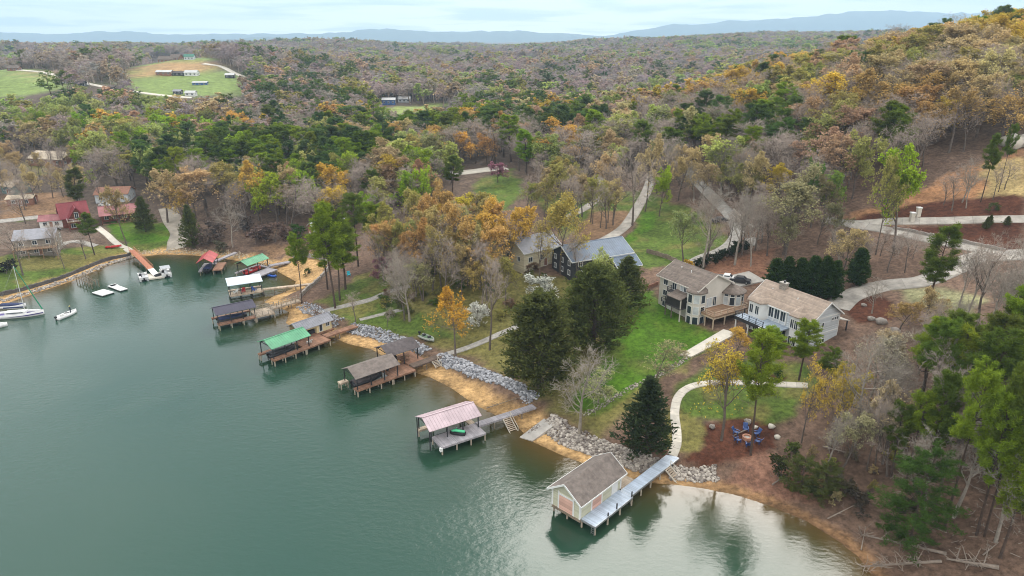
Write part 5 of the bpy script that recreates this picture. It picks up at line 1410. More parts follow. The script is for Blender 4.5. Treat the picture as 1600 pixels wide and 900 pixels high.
# --- the grey three-storey house with two bays
A_ = U(1028, 477, 7.0)
h1 = thing('grey_house', 'three-storey grey stucco house with rounded bays and wooden deck on the lawn', 'house', (A_[0], A_[1], 7.0), R(-58.5))
EV, RG = 7.1, 9.5
gable_wall(h1, 0, 11.2, 0, 9.5, -3, EV, RG, M_stucco)
gable_roof(h1, 0, 11.2, 0, 9.5, EV, RG, M_shingle, 0.55, 0.2, trim=M_stucco)
b = MB().box(1.5, 7.5, 9.5, 13.5, -2, 4.4); b.build('garage_wall', M_stucco, h1)
MB().slab([(1.1, 9.6, 5.5), (7.9, 9.6, 5.5), (7.9, 14, 4.45), (1.1, 14, 4.45)], 0.16).build('garage_roof', M_shingle_dark, h1)
# corner bay
by = MB(); by.loft([octagon(10.3, 0.6, 1.95, -2, 8, .39), octagon(10.3, 0.6, 1.95, 6.55, 8, .39)]); by.build('bay_wall', M_stucco, h1)
by = MB(); by.loft([octagon(10.3, 0.6, 2.35, 6.45, 8, .39), octagon(10.3, 0.6, 2.35, 6.62, 8, .39), octagon(10.0, 1.6, 0.25, 8.3, 8, .39)]); by.build('bay_roof', M_shingle, h1)
for k, an in enumerate((-135, -90, -45, 0)):
    for z, hh in ((5.2, 1.7), (2.7 + 1.35, 1.7) if False else (2.75, 1.6), (0.5, 1.7)):
        turned_window(h1, 10.3, 0.6, R(an), 1.95 * math.cos(math.pi / 8), z, 1.05, hh, M_curtain if k % 2 == 0 and z > 1 else M_glass)
# round bay at the far end of the deck
by = MB(); by.loft([octagon(11.3, 10.0, 2.5, -1, 12), octagon(11.3, 10.0, 2.5, 5.2, 12)]); by.build('round_bay_wall', M_stucco, h1)
by = MB(); by.loft([octagon(11.3, 10.0, 3.0, 5.1, 16), octagon(11.3, 10.0, 3.0, 5.28, 16), octagon(11.1, 9.8, 1.3, 6.2, 16), octagon(10.8, 9.6, 0.2, 6.7, 16)]); by.build('round_bay_roof', M_shingle, h1)
for k in range(7):
    an = R(-90 + 30 * k - 15)
    turned_window(h1, 11.3, 10, an, 2.5 * math.cos(math.pi / 12), 3.5, 0.95, 1.7, (M_glass, M_curtain)[k % 2]); turned_window(h1, 11.3, 10, an, 2.5 * math.cos(math.pi / 12), 4.72, 0.8, 0.42)
for x, z in ((1.9, 6.0), (1.9, 3.6), (1.9, 1.1)): window(h1, x, 0, z, 1.15, 1.15, 'y-')
window(h1, 6.7, 0, 6.1, 0.9, 1.2, 'y-', M_curtain); window(h1, 7.6, 0, 6.1, 0.6, 1.2, 'y-'); window(h1, 8.3, 0, 6.2, 0.5, 0.6, 'y-', bars=0)
window(h1, 4.5, 0, 6.0, 1.2, 1.7, 'y-'); window(h1, 3.5, 0, 0.6, 0.9, 1.9, 'y-', M_white, bars=0, name='door')
window(h1, 11.2, 3.4, 3.7, 1.5, 1.9, 'x+', M_curtain); window(h1, 11.2, 5.0, 3.7, 0.9, 1.9, 'x+'); window(h1, 11.2, 3.5, 0.9, 1.7, 1.9, 'x+'); window(h1, 11.2, 6.2, 0.9, 1.7, 1.9, 'x+')
# screened porch on the lawn side
MB().box(4.6, 9.0, -2.5, -0.02, 2.35, 2.6).build('porch_floor', M_shingle_dark, h1)
MB().box(4.75, 8.9, -2.4, -0.05, 2.6, 4.6).build('porch_screen', M_screen, h1)
MB().slab([(5.2, 0.0, 5.5), (9.2, 0.0, 5.5), (9.2, -2.9, 4.75), (5.2, -2.9, 4.75)], 0.16).build('porch_roof', M_shingle, h1)
MB().box(3.7, 5.4, -1.3, -0.02, 4.75, 4.95).build('balcony', M_shingle_dark, h1)
railing(h1, [(3.75, -0.1), (3.75, -1.25), (5.35, -1.25)], 4.95, 0.9, 1.2, M_dark)
railing(h1, [(3.4, -0.1), (3.4, -2.45), (4.7, -2.45)], 2.6, 0.9, 1.2, M_dark)
for x in (4.7, 6.5, 8.9):
    MB().box(x - .09, x + .09, -2.45, -2.27, -1.5, 4.7 if x > 8 else 2.4).build('porch_post', M_stucco if x > 8 else M_shingle, h1)
# deck
MB().box(11.25, 15.6, 0.3, 10.4, 2.3, 2.55).build('deck', M_wood, h1)
MB().box(11.3, 15.5, 0.35, 0.45, 1.95, 2.3).box(15.45, 15.55, 0.35, 10.3, 1.95, 2.3).build('deck_beam', mat('pale_wood', (0.42, 0.33, 0.24), 0.8, 0.2), h1)
railing(h1, [(11.4, 0.4), (15.5, 0.4), (15.5, 10.3), (13.9, 10.3)], 2.55, 0.95, 2.0, mat('pale_wood', (0.42, 0.33, 0.24)))
for x, y in ((15.4, 0.5), (13.2, 0.5), (15.4, 3.8), (15.4, 7.0), (15.4, 10.1)):
    MB().box(x - .1, x + .1, y - .1, y + .1, -2.2, 2.3).build('deck_post', mat('pale_wood', (0.42, 0.33, 0.24)), h1)
for k, (x, y) in enumerate(((3, 3.2), (6, 3.0), (8.2, 5.6))): MB().tube((x, y, 8.2), (x, y, 9.3), 0.09).build('vent_pipe', M_white, h1)

# --- the gabled house with the blue deck
C2 = U(1263, 549, 7.2); an2 = R(-60)
u2 = np.array((math.cos(an2), math.sin(an2)))
o2 = C2[:2] - u2 * 14.2
h2 = thing('gabled_house', 'pale house with long taupe gable roof, stone chimney and blue deck', 'house', (o2[0], o2[1], 7.2), an2)
E2, R2 = 6.3, 9.0
gable_wall(h2, 0, 14.2, 0, 7.8, -3, E2, R2, M_siding)
gable_roof(h2, 0, 14.2, 0, 7.8, E2, R2, M_shingle_tan, 0.5, 0.2, trim=M_white)
q = MB(); q.box(14.2, 14.26, -0.02, 7.82, 6.05, 6.3); q.box(14.2, 14.26, -0.02, 7.82, 2.9, 3.1); q.box(14.2, 14.25, 0.0, 0.2, -2.5, 6.05); q.box(14.2, 14.25, 7.6, 7.8, -2.5, 6.05); q.build('trim_board', M_white, h2)
MB().box(14.15, 14.24, -0.01, 7.81, -3, -0.5).build('foundation', M_brick, h2)
for y in (5.7, 6.4, 7.1): window(h2, 14.2, y, 5.4, 0.42, 0.55, 'x+', bars=0)
window(h2, 14.2, 3.0, 4.7, 0.5, 0.9, 'x+', bars=0); window(h2, 14.2, 3.4, 1.4, 1.3, 0.8, 'x+'); window(h2, 14.2, 1.8, 4.0, 0.4, 0.5, 'x+', bars=0)
for x in (4.9, 6.3, 7.7): window(h2, x, 0, 4.7, 1.1, 1.9, 'y-', bars=1)
window(h2, 13.2, 0, 4.5, 0.9, 1.6, 'y-'); window(h2, 5, 0, 1.2, 1.6, 1.8, 'y-'); window(h2, 8, 0, 1.2, 1.6, 1.8, 'y-')
for x in (4.2, 5.6, 7.0, 8.4): MB().box(x - 0.14, x + 0.14, -0.14, -0.01, 3.2, 6.0).build('column', M_white, h2)
def bay(x, w_, pr, zt, rt, nm):
    q = MB(); pts = [(x - w_ / 2, 0), (x - w_ / 2 + 0.8, -pr), (x + w_ / 2 - 0.8, -pr), (x + w_ / 2, 0)]
    q.add([(a, b_, -2.8) for a, b_ in pts] + [(a, b_, zt) for a, b_ in pts], [(0, 1, 5, 4), (1, 2, 6, 5), (2, 3, 7, 6), (4, 5, 6, 7)]); q.build(nm + '_wall', M_white, h2)
    o = 0.45; e = [(x - w_ / 2 - o, 0.35), (x - w_ / 2 + 0.8 - o * .5, -pr - o), (x + w_ / 2 - 0.8 + o * .5, -pr - o), (x + w_ / 2 + o, 0.35)]
    q = MB(); q.add([(a, b_, zt - .05) for a, b_ in e] + [(a, b_, zt + .15) for a, b_ in e] + [(x, 0.9, rt), (x, 2.6, rt)],
                    [(0, 1, 5, 4), (1, 2, 6, 5), (2, 3, 7, 6), (4, 5, 8), (5, 6, 8), (6, 7, 8), (4, 8, 9), (7, 9, 8), (0, 3, 2, 1)]); q.build(nm + '_roof', M_shingle_tan, h2)
    for k in range(2):
        xx = x + (k - 0.5) * (w_ - 1.6) * 0.5; window(h2, xx, -pr, 4.6, 0.8, 1.7, 'y-')
        window(h2, xx, -pr, 1.2, 0.8, 1.7, 'y-')
bay(2.0, 4.4, 1.5, 6.2, 8.0, 'bay'); bay(11.2, 3.2, 1.2, 6.2, 7.9, 'small_bay')
MB().box(3.6, 5.0, 3.0, 3.9, 6.5, 9.9).build('chimney', M_stone, h2)
MB().box(3.5, 5.1, 2.9, 4.0, 9.9, 10.05).build('chimney_cap', M_concrete, h2)
MB().tube((4.4, 3.4, 10.0), (4.4, 3.4, 10.5), 0.2).build('chimney_pot', M_dark, h2)
for x, y in ((8.6, 2.4), (2.5, 2.6)): MB().tube((x, y, 7.4), (x, y, 8.4), 0.1).build('vent_pipe', M_white, h2)
MB().box(-0.3, 9.4, -4.2, -1.55, 2.75, 3.0).box(4.3, 9.4, -1.55, -0.03, 2.752, 3.0).build('deck', M_bluedeck, h2)
MB().box(-0.3, 9.4, -4.28, -4.2, 2.3, 2.98).build('deck_fascia', M_dark, h2)
MB().box(6.6, 9.4, -5.6, -4.3, 2.0, 2.25).build('deck_landing', M_white, h2)
railing(h2, [(-0.2, -1.6), (-0.2, -4.1), (6.6, -4.1)], 3.0, 0.95, 1.7, M_dark); railing(h2, [(6.65, -4.4), (6.65, -5.5), (9.35, -5.5), (9.35, -4.4)], 2.25, 0.95, 1.4, M_white, M_dark)
for x in (0, 3.1, 6.2, 9.2): MB().box(x - .1, x + .1, -4.1, -3.9, -2.6, 2.76).build('deck_post', M_white, h2)
MB().slab([(11.2, 7.9, 5.0), (14.6, 7.9, 5.0), (14.6, 10.6, 4.2), (11.2, 10.6, 4.2)], 0.15).build('porch_roof', M_concrete, h2)
for x in (11.5, 14.3): MB().box(x - .1, x + .1, 10.2, 10.4, -1, 4.2).build('porch_post', M_dark, h2)

def house(name, label, loc, ang, L_, W_, he, hr, wm, rm, cat='house', wins=3, ribs=0.0, trim=None, oh=0.4, storeys=1, chimney=False, door=True, base=2.0):
    o = thing(name, label, cat, loc, ang)
    gable_wall(o, 0, L_, 0, W_, -base, he, hr, wm)
    gable_roof(o, 0, L_, 0, W_, he, hr, rm, oh, 0.16, ribs, trim=trim)
    for s in range(storeys):
        z = he / storeys * (s + 0.55)
        for k in range(wins): window(o, L_ * (k + 0.5) / wins, 0, z, min(1.1, L_ / wins * 0.45), 1.1, 'y-')
        for k in range(max(1, wins - 1)):
            window(o, 0, W_ * (k + 0.5) / max(1, wins - 1), z, 0.9, 1.1, 'x-'); window(o, L_, W_ * (k + 0.5) / max(1, wins - 1), z, 0.9, 1.1, 'x+')
    if door: window(o, L_ * 0.5 + 1.0 * (wins % 2), 0, 0.95, 0.95, 1.9, 'y-', M_brick, 0, name='door')
    if chimney: MB().box(L_ * .3, L_ * .3 + .8, W_ * .5 + .3, W_ * .5 + 1.0, he, hr + 0.9).build('chimney', M_stone, o)
    return o
# black house with blue-grey roof and its wing
p = P(888, 432)
bh = house('black_house', 'black-sided house with blue-grey metal roof behind the evergreens', (14.2, 151.5, 9.0), R(27), 16.5, 9.5, 4.6, 7.0, M_blackside, M_bluemetal, wins=4, ribs=0.6, trim=M_white, oh=0.6, storeys=2)
gable_wall(bh, 9.5, 15.5, -5.0, 0.0, -2, 3.0, 4.6, M_blackside, 'wing_wall', 'x'); gable_roof(bh, 9.5, 15.5, -5, 0, 3.0, 4.6, M_bluemetal, 0.5, 0.15, 0.6, 'wing_roof', trim=M_white)
window(bh, 15.5, -2.5, 1.6, 0.9, 1.1, 'x+'); window(bh, 12.5, -5, 1.4, 1.1, 1.1, 'y-')
house('green_roofed_garage', 'small garage with dark green metal roof above the black house', (15.5, 157.5, gz(16, 158) + 0.1), R(52), 8.5, 6.0, 3.0, 4.5, M_blackside, M_greenmetal, cat='garage', wins=2, ribs=0.6, trim=M_white)
be = house('beige_house', 'beige house with grey roof half hidden by golden trees', (3.0, 157.5, 9.2), R(38), 11.5, 8.5, 4.4, 7.0, M_beige, M_greyroof, wins=3, trim=M_white, storeys=1, chimney=True)
gable_wall(be, -3.5, 5.0, 8.5, 16.0, -3, 3.8, 6.2, M_beige, 'wing_wall'); gable_roof(be, -3.5, 5.0, 8.5, 16, 3.8, 6.2, M_greyroof, 0.5, 0.16, name='wing_roof')
for y in (10, 12.2, 14.4): window(be, -3.5, y, 2.3, 1.1, 1.3, 'x-'); window(be, -3.5, y, -0.6, 1.1, 1.1, 'x-')
# red cabin, its long neighbour and the small red roof
def at(px, py): q = P(px, py); return (q[0], q[1], q[2])
l_ = at(100, 357)
cb = thing('red_cabin', 'dark red log cabin with steep red gable and white balcony door', 'cabin', l_, R(38))
gable_wall(cb, 0, 7.5, 0, 7.0, -2, 3.6, 7.4, M_log, axis='y' if False else 'x')
gable_roof(cb, 0, 7.5, 0, 7.0, 3.6, 7.4, M_redmetal, 0.6, 0.16, 0.6)
gable_wall(cb, -2.6, 3.5, 1.2, 6.4, -2, 2.6, 6.2, M_log, 'dormer_wall', 'y') if False else None
gable_wall(cb, -2.4, 3.0, 1.6, 6.4, -2, 3.4, 6.6, M_log, 'front_wall', 'y'); gable_roof(cb, -2.4, 3.5, 1.6, 6.4, 3.4, 6.6, M_redmetal, 0.6, 0.16, 0.6, 'front_roof', 'y')
window(cb, 4.0, -2.4, 4.2, 1.0, 2.0, 'y-', M_glass, 1, name='balcony_door'); window(cb, 2.6, -2.4, 1.0, 1.2, 1.2, 'y-'); window(cb, 5.4, -2.4, 1.0, 1.2, 1.2, 'y-')
MB().box(1.0, 7.4, -4.2, -2.4, 2.4, 2.6).build('deck', M_wood, cb); railing(cb, [(1.1, -2.5), (1.1, -4.1), (7.3, -4.1), (7.3, -2.5)], 2.6, 0.9, 1.6, M_white)
for x in (1.2, 4.2, 7.2): MB().box(x - .1, x + .1, -4.1, -3.9, -1.5, 2.4).build('deck_post', M_log, cb)
lr = thing('long_red_building', 'long low lodge with faded red metal roof and open dark front', 'lodge', at(160, 352), R(30))
MB().box(0, 11, 3.2, 9, -1.5, 3.2).build('wall', M_log, lr); gable_roof(lr, 0, 11, 0, 9, 3.2, 5.2, M_redfade, 0.5, 0.15, 0.7)
MB().box(0.1, 10.9, 0.05, 3.2, -1, 0.1).build('porch_floor', M_wood, lr)
for k in range(6): MB().box(0.1 + 2.14 * k, 0.28 + 2.14 * k, 0.1, 0.28, -1, 3.25).build('porch_post', M_log, lr)
for k in range(4): window(lr, 1.6 + 2.6 * k, 3.2, 1.7, 1.2, 1.3, 'y-')
house('small_red_roofed_shed', 'small shed with red metal roof beside the red cabin', at(63, 357), R(20), 6.5, 5, 2.4, 3.6, M_white, M_redfade, cat='shed', wins=2, ribs=0.7, base=1)
gc = house('grey_cottage', 'grey cottage with railed upper deck by the cove lawn', (-141.5, 186.5, gz(-139, 188)), R(22), 10, 9, 4.8, 6.6, mat('weathered_siding', (0.23, 0.20, 0.165), 0.9, 0.2, 0.8, stripe=('z', 0.2, 0.2)), M_greyroof, wins=3, storeys=2)
MB().box(-0.2, 10.6, -2.6, -0.03, 2.3, 2.5).build('deck', M_wood, gc); railing(gc, [(-0.1, -0.1), (-0.1, -2.5), (10.5, -2.5), (10.5, -0.1)], 2.5, 0.95, 1.6, mat('pale_wood', (0.42, 0.33, 0.24)))
for x in (0, 3.5, 7, 10.4): MB().box(x - .1, x + .1, -2.55, -2.35, -1.5, 2.3).build('deck_post', M_wood, gc)
house('tan_roofed_house', 'long house with pale tan roof in the trees behind the cove', (-212, 300, gz(-210, 303)), R(-14), 18, 11, 3.2, 5.6, M_brick, M_tanroof, wins=4)
house('white_roofed_house', 'house with whitish hipped roof behind bare trees', (-243, 296, gz(-238, 300)), R(-10), 15, 10, 3.2, 6.6, M_siding, M_whiteroof, wins=3)
house('pale_shed', 'small pale-roofed shed beside the tan-roofed house', (-187, 303, gz(-185, 305)), R(-8), 7, 6, 2.6, 3.8, M_siding, M_whiteroof, cat='shed', wins=2)
house('green_cottage', 'small green cottage with pale roof near the brown clearing', at(4, 302), R(-25), 7, 6.5, 3, 4.8, mat('green_siding', (0.10, 0.16, 0.15), 0.8), M_tanroof, cat='cottage', wins=2)
house('brown_shed', 'low brown-roofed shed in the brown clearing', at(12, 322), R(15), 8, 5, 2.4, 3.2, M_brick, M_tanroof, cat='shed', wins=2)
house('brown_cottage', 'brown-roofed cottage behind the long red roof', at(150, 318), R(10), 11, 8, 3.2, 5.0, M_siding, M_brick, cat='cottage', wins=3)
house('hidden_house', 'house with pale roof showing through trees above the pine grove', (-58.5, 196, gz(-58, 200)), R(30), 10, 8, 4.6, 6.6, M_brick, M_whiteroof, wins=3)
# far buildings
def far_house(name, label, px, y, ang, L_, W_, he, hr, wm, rm, cat, wins=2):
    x = (px - 800) / F * (y * CP + (H - 20) * SP)
    L_, W_, he, hr = L_ * 0.8, W_ * 0.8, he * 0.85, hr * 0.85
    return house(name, label, (x, y, gz(x, y) - 0.2), R(ang), L_, W_, he, hr, wm, rm, cat=cat, wins=wins, door=False)
for a in [('farmhouse', 'long brown farmhouse on top of the far hill', 253, 690, 5, 19, 10, 3.6, 7, M_brick, M_shingle, 'farmhouse', 4),
          ('brown_farmhouse', 'smaller brown house next to the hilltop farmhouse', 272, 694, -12, 12, 10, 3.4, 7, M_brick, M_shingle, 'farmhouse', 3),
          ('green_roofed_barn', 'barn with green roof on top of the far hill', 294, 688, 8, 11, 8, 4, 6.4, M_siding, M_greenmetal, 'barn', 3),
          ('long_white_shed', 'long shed with white roof on the far green slope', 248, 610, 0, 16, 8, 3, 4.6, M_brick, M_whiteroof, 'shed', 3),
          ('dark_shed', 'dark low barn beside the white-roofed shed', 271, 612, 0, 14, 7, 2.6, 4, M_blackside, M_shingle_dark, 'barn', 3),
          ('white_farmhouse', 'white farmhouse on the far green slope', 292, 612, 0, 13, 8, 3.4, 5.4, M_white, M_whiteroof, 'farmhouse', 3),
          ('small_white_barn', 'small barn with white roof beside the farm lane', 355, 606, 10, 9, 7, 3, 4.6, M_blackside, M_whiteroof, 'barn', 2),
          ('white_trailer', 'low white building in the middle of the far field', 303, 575, 5, 14, 6, 2.6, 3.4, M_bluewall, M_whiteroof, 'trailer', 3),
          ('tiny_hut', 'tiny dark hut at the foot of the farm hill', 272, 527, 0, 7, 5, 2.4, 3.6, M_blackside, M_greyroof, 'hut', 2),
          ('pale_cabin', 'pale cabin near the tiny dark hut', 290, 525, 0, 9, 6, 2.8, 4.2, M_white, M_whiteroof, 'cabin', 2),
          ('dark_hut', 'dark hut with brown roof between the two far fields', 172, 505, -10, 7, 5, 2.2, 3.6, M_blackside, M_shingle, 'hut', 2),
          ('far_barn', 'brown barn at the crest of the second far field', 20, 590, 5, 11, 7, 3, 5, M_brick, M_shingle, 'barn', 3),
          ('dark_farmhouse', 'dark farmhouse among evergreens between far fields', 120, 500, 5, 9, 6, 2.6, 4.2, M_blackside, M_shingle_dark, 'farmhouse', 3),
          ('grey_farm_shed', 'grey shed beside the dark farmhouse', 104, 512, 10, 6, 5, 2.6, 4.0, M_siding, M_greyroof, 'shed', 2),
          ('blue_barn', 'blue metal barn with pale roof in the valley clearing', 597, 512, 6, 11.5, 9, 4.4, 5.8, M_bluewall, M_whiteroof, 'barn', 3),
          ('pale_barn', 'pale low building next to the blue barn', 622, 530, 4, 11, 8, 3.2, 4.8, M_siding, M_whiteroof, 'barn', 3)]:
    far_house(*a)

# ------------------------------------------------------------------ docks
M_boards_brown = mat('brown_dock_boards', (0.25, 0.135, 0.085), 0.8, 0.25, 0.9, stripe=('x', 0.15, 0.4))
M_boards_grey = mat('grey_dock_boards', (0.30, 0.28, 0.295), 0.8, 0.15, 0.9, stripe=('x', 0.15, 0.35))
M_boards_tan = mat('tan_dock_boards', (0.40, 0.32, 0.24), 0.85, 0.2, 0.9, stripe=('x', 0.15, 0.35))
M_boards_blue = mat('blue_grey_dock_boards', (0.40, 0.46, 0.54), 0.6, 0.10, 0.9, stripe=('x', 0.15, 0.25))
M_mauve = mat('mauve_metal_roof', (0.41, 0.32, 0.34), 0.5, 0.16, 0.5)
M_navyroof = mat('navy_metal_roof', (0.055, 0.050, 0.075), 0.55, 0.15, 0.4)
M_greenroof = mat('green_metal_roof', (0.10, 0.30, 0.165), 0.5, 0.2, 0.4)
M_redroof = mat('coral_red_roof', (0.42, 0.09, 0.09), 0.5, 0.2, 0.4)
M_iceroof = mat('pale_blue_roof', (0.46, 0.52, 0.58), 0.5, 0.08, 0.4)
M_brownroof = mat('brown_dock_shingle', (0.15, 0.125, 0.11), 0.9, 0.28, 1.3, 0.4)
M_brownroof2 = mat('black_brown_shingle', (0.085, 0.072, 0.072), 0.9, 0.28, 1.3, 0.4)
M_hull = mat('white_hull', (0.58, 0.58, 0.57), 0.25, 0.05, 0.8, spec=0.5)
M_canvas = mat('navy_canvas', (0.025, 0.035, 0.09), 0.8, 0.15, 1.0)
M_greytube = mat('pontoon_grey', (0.42, 0.43, 0.44), 0.35, 0.08, 0.8, metal=0.3)
M_red = mat('red_plastic', (0.45, 0.03, 0.03), 0.4, 0.1); M_blue = mat('blue_plastic', (0.03, 0.10, 0.42), 0.4, 0.1); M_green = mat('mint_green_plastic', (0.10, 0.55, 0.28), 0.4, 0.1)
M_teal = mat('turquoise_paint', (0.03, 0.38, 0.46), 0.5, 0.1); M_orange = mat('orange_paint', (0.40, 0.16, 0.09), 0.6, 0.15); M_pinkdoor = mat('pink_door', (0.56, 0.34, 0.27), 0.6, 0.08, 0.7, stripe=('z', 0.5, 0.2))
M_cream = mat('cream_green_siding', (0.47, 0.455, 0.34), 0.7, 0.06, 0.8, stripe=('z', 0.2, 0.1)); M_tanwall = mat('tan_siding', (0.58, 0.48, 0.28), 0.8, 0.08, 0.8)
M_purple = mat('purple_stripe', (0.05, 0.03, 0.16), 0.4, 0.1)

def piles(par, pts, z, m=None, r=0.13, deep=2.4, name='pile'):
    for x, y in pts: MB().tube((x, y, -deep - z + z), (x, y, z), r, r, 7).build(name, m or M_pile, par)
def deck_rect(par, x0, x1, y0, y1, z, m, name='deck', fascia=None):
    d = MB().box(x0, x1, y0, y1, z - 0.07, z).build(name, m, par)
    q = MB(); f = 0.06
    q.box(x0, x1, y0 - f, y0, z - 0.33, z - 0.01).box(x0, x1, y1, y1 + f, z - 0.33, z - 0.01).box(x0 - f, x0, y0 - f, y1 + f, z - 0.33, z - 0.01).box(x1, x1 + f, y0 - f, y1 + f, z - 0.33, z - 0.01)
    for k in range(1, max(2, int((y1 - y0) / 1.0))): q.box(x0, x1, y0 + k * (y1 - y0) / max(2, int((y1 - y0) / 1.0)) - .04, y0 + k * (y1 - y0) / max(2, int((y1 - y0) / 1.0)) + .04, z - 0.3, z - 0.07)
    q.build('joist', fascia or m, d)
    n = max(2, int((x1 - x0) / 2.4) + 1)
    return [(x0 + 0.1 + (x1 - x0 - 0.2) * k / (n - 1), y) for k in range(n) for y in ((y0 + 0.06, y1 - 0.06) if y1 - y0 > 0.9 else ((y0 + y1) / 2,))]
def open_roof(par, x0, x1, y0, y1, z0, ze, zr, m, ribs=0.5, post=None, oh=0.35, nx=3, flat=False):
    pm = post or M_dark
    if flat:
        MB().slab([(x0 - oh, y0 - oh, ze), (x1 + oh, y0 - oh, ze), (x1 + oh, y1 + oh, zr), (x0 - oh, y1 + oh, zr)], 0.12).build('roof', m, par)
    else: gable_roof(par, x0, x1, y0, y1, ze, zr, m, oh, 0.07, ribs)
    for k in range(nx):
        x = x0 + 0.1 + (x1 - x0 - 0.2) * k / (nx - 1)
        for y in (y0 + 0.08, y1 - 0.08): MB().box(x - .08, x + .08, y - .08, y + .08, z0, ze + 0.02 if not flat or y < (y0 + y1) / 2 else zr - 0.1).build('post', pm, par)
        q = MB(); yr = (y0 + y1) / 2
        if not flat:
            q.bar((x, y0, ze - 0.05), (x, y1, ze - 0.05), 0.07, 0.14); q.bar((x, yr, ze), (x, yr, zr - .06), 0.07); q.build('truss', pm, par)
    q = MB()
    for y in (y0 + .08, y1 - .08): q.bar((x0, y, (ze if y < (y0 + y1) / 2 or not flat else zr) - 0.16), (x1, y, (ze if y < (y0 + y1) / 2 or not flat else zr) - 0.16), 0.08, 0.2)
    q.build('roof_beam', pm, par)

# 1 boathouse with blue-grey walkway
bo = thing('boathouse', 'enclosed boathouse with brown gable roof, cream walls and pink doors over the water', 'boathouse', (11.0, 74.1, 0), R(46.3))
DZ = 1.4
pl = deck_rect(bo, 0, 8.7, 0, 2.35, DZ, M_boards_blue, fascia=M_steel) + deck_rect(bo, 9.3, 12.4, 2.2, 6.4, DZ - 0.15, M_boards_tan, 'back_deck')
pl += [(0.1, 4.8), (0.1, 7.2), (3, 7.2), (6, 7.2), (9, 7.2)]
piles(bo, pl, DZ - 0.1, M_pile_pale)
YA, YB, XA, XB = 2.4, 7.3, -0.2, 9.2
q = MB(); q.prism([(YA, DZ - 0.1), (YB, DZ - 0.1), (YB, 4.15), ((YA + YB) / 2, 5.75), (YA, 4.15)], XA, XB); q.build('wall', M_cream, bo)
gable_roof(bo, XA, XB, YA, YB, 4.15, 5.85, M_brownroof, 0.55, 0.14, trim=M_white)
q = MB()
for y in (YA + 0.06, YA + 1.15, YB - 1.15, YB - 0.06): q.box(XA - .06, XA, y - .12, y + .12, DZ - .1, 4.1)
q.box(XA - .055, XA, YA + 1.27, YB - 1.27, 3.55, 3.8)
for x in (XA + .08, 2.3, 4.6, 7.0, 8.2, XB - .1): q.box(x - .11, x + .11, YA - .06, YA, DZ, 4.1)
q.box(XA, XB, YA - .05, YA, 3.7, 3.85)
q.build('trim_board', M_white, bo)
MB().box(XA - .05, XA, YA + 1.27, YB - 1.27, DZ - 0.25, 3.55).build('garage_door', M_pinkdoor, bo); MB().box(2.41, 4.49, YA - .045, YA, DZ, 3.7).build('side_door', M_pinkdoor, bo)
MB().box(7.1, 8.1, YA - .04, YA, DZ, 3.6).build('door', M_white, bo)
MB().box(-0.3, 0, 2.3, 7.3, DZ - 0.5, DZ - 0.1).build('sill_beam', M_pile, bo)
q = MB()
for y in (0.05, 0.55): q.bar((-0.1, y, -0.6), (-0.1, y, 1.5), 0.05)
for k in range(6): q.bar((-0.1, 0.05, -0.4 + .32 * k), (-0.1, 0.55, -0.4 + .32 * k), 0.04)
q.build('ladder', M_steel, bo)
for x in (3.0, 5.0, 8.6): MB().box(x - .07, x + .07, 0.02, 0.16, DZ, DZ + (0.9 if x > 4 else 0.5)).build('mooring_post', M_dark, bo)
wk = thing('walkway', 'long blue-grey plank walkway from the boathouse to the shore path', 'walkway', (11.0, 74.1, 0), R(46.3))
pl = deck_rect(wk, 8.78, 21.6, 0.3, 2.1, DZ + 0.004, M_boards_blue, fascia=M_steel); piles(wk, pl[:-2], DZ - .1, M_pile_pale)
def steps(par, x0, x1, y0, z, n, m, dirn=-1, run=0.28, rise=0.18):
    s = par
    q = MB(); 
    for k in range(n): q.box(x0, x1, y0 + dirn * run * k - 0.13, y0 + dirn * run * k + 0.13, z - rise * (k + 1) - .04, z - rise * (k + 1))
    q.build('step', m, s)
    q = MB()
    for x in (x0 - .04, x1 + .04): q.bar((x, y0, z - .1), (x, y0 + dirn * run * n, z - rise * n - .15), 0.06, 0.22); 
    q.bar((x1 + .05, y0, z + .85), (x1 + .05, y0 + dirn * run * n, z - rise * n + .75), 0.06); q.bar((x1 + .05, y0, z - .1), (x1 + .05, y0, z + .9), 0.07); q.bar((x1 + .05, y0 + dirn * run * n, z - rise * n - .15), (x1 + .05, y0 + dirn * run * n, z - rise * n + .8), 0.07)
    q.build('handrail', M_concrete_pale, s)
steps(wk, 17.6, 18.9, 0.15, DZ, 7, M_boards_tan)

# 2 mauve roofed dock
d2 = thing('covered_dock', 'open dock with mauve metal roof and broad grey deck', 'dock', (-11.1, 92.8, 0), R(32))
pl = deck_rect(d2, 0, 8.0, 0, 3.6, DZ, M_boards_grey) + deck_rect(d2, -0.9, 7.0, 6.5, 7.3, DZ, M_boards_tan, 'finger_deck') + deck_rect(d2, 7.07, 8.0, 3.67, 7.3, DZ - .01, M_boards_tan, 'back_deck')
piles(d2, pl, DZ - .08, M_pile_pale); piles(d2, [(-1.0, 2.2), (-1.0, 7.0)], 3.6, M_dark, 0.09)
open_roof(d2, -0.8, 8.0, 2.2, 7.1, DZ, 3.7, 4.75, M_mauve, 0.55, nx=4)
MB().box(-0.35, 0.1, -0.2, 0.25, 0.75, 1.32).build('corner_block', M_white, d2)
g2 = thing('gangway', 'narrow grey gangway from the mauve-roofed dock over the beach', 'gangway', (-11.1, 92.8, 0), R(32))
pl = deck_rect(g2, 8.1, 19.4, 2.2, 3.5, DZ + 0.2, M_boards_grey); piles(g2, [p_ for p_ in pl if p_[0] < 18], DZ, M_pile)
steps(g2, 12.6, 14.0, 2.1, DZ + 0.2, 9, M_boards_tan)
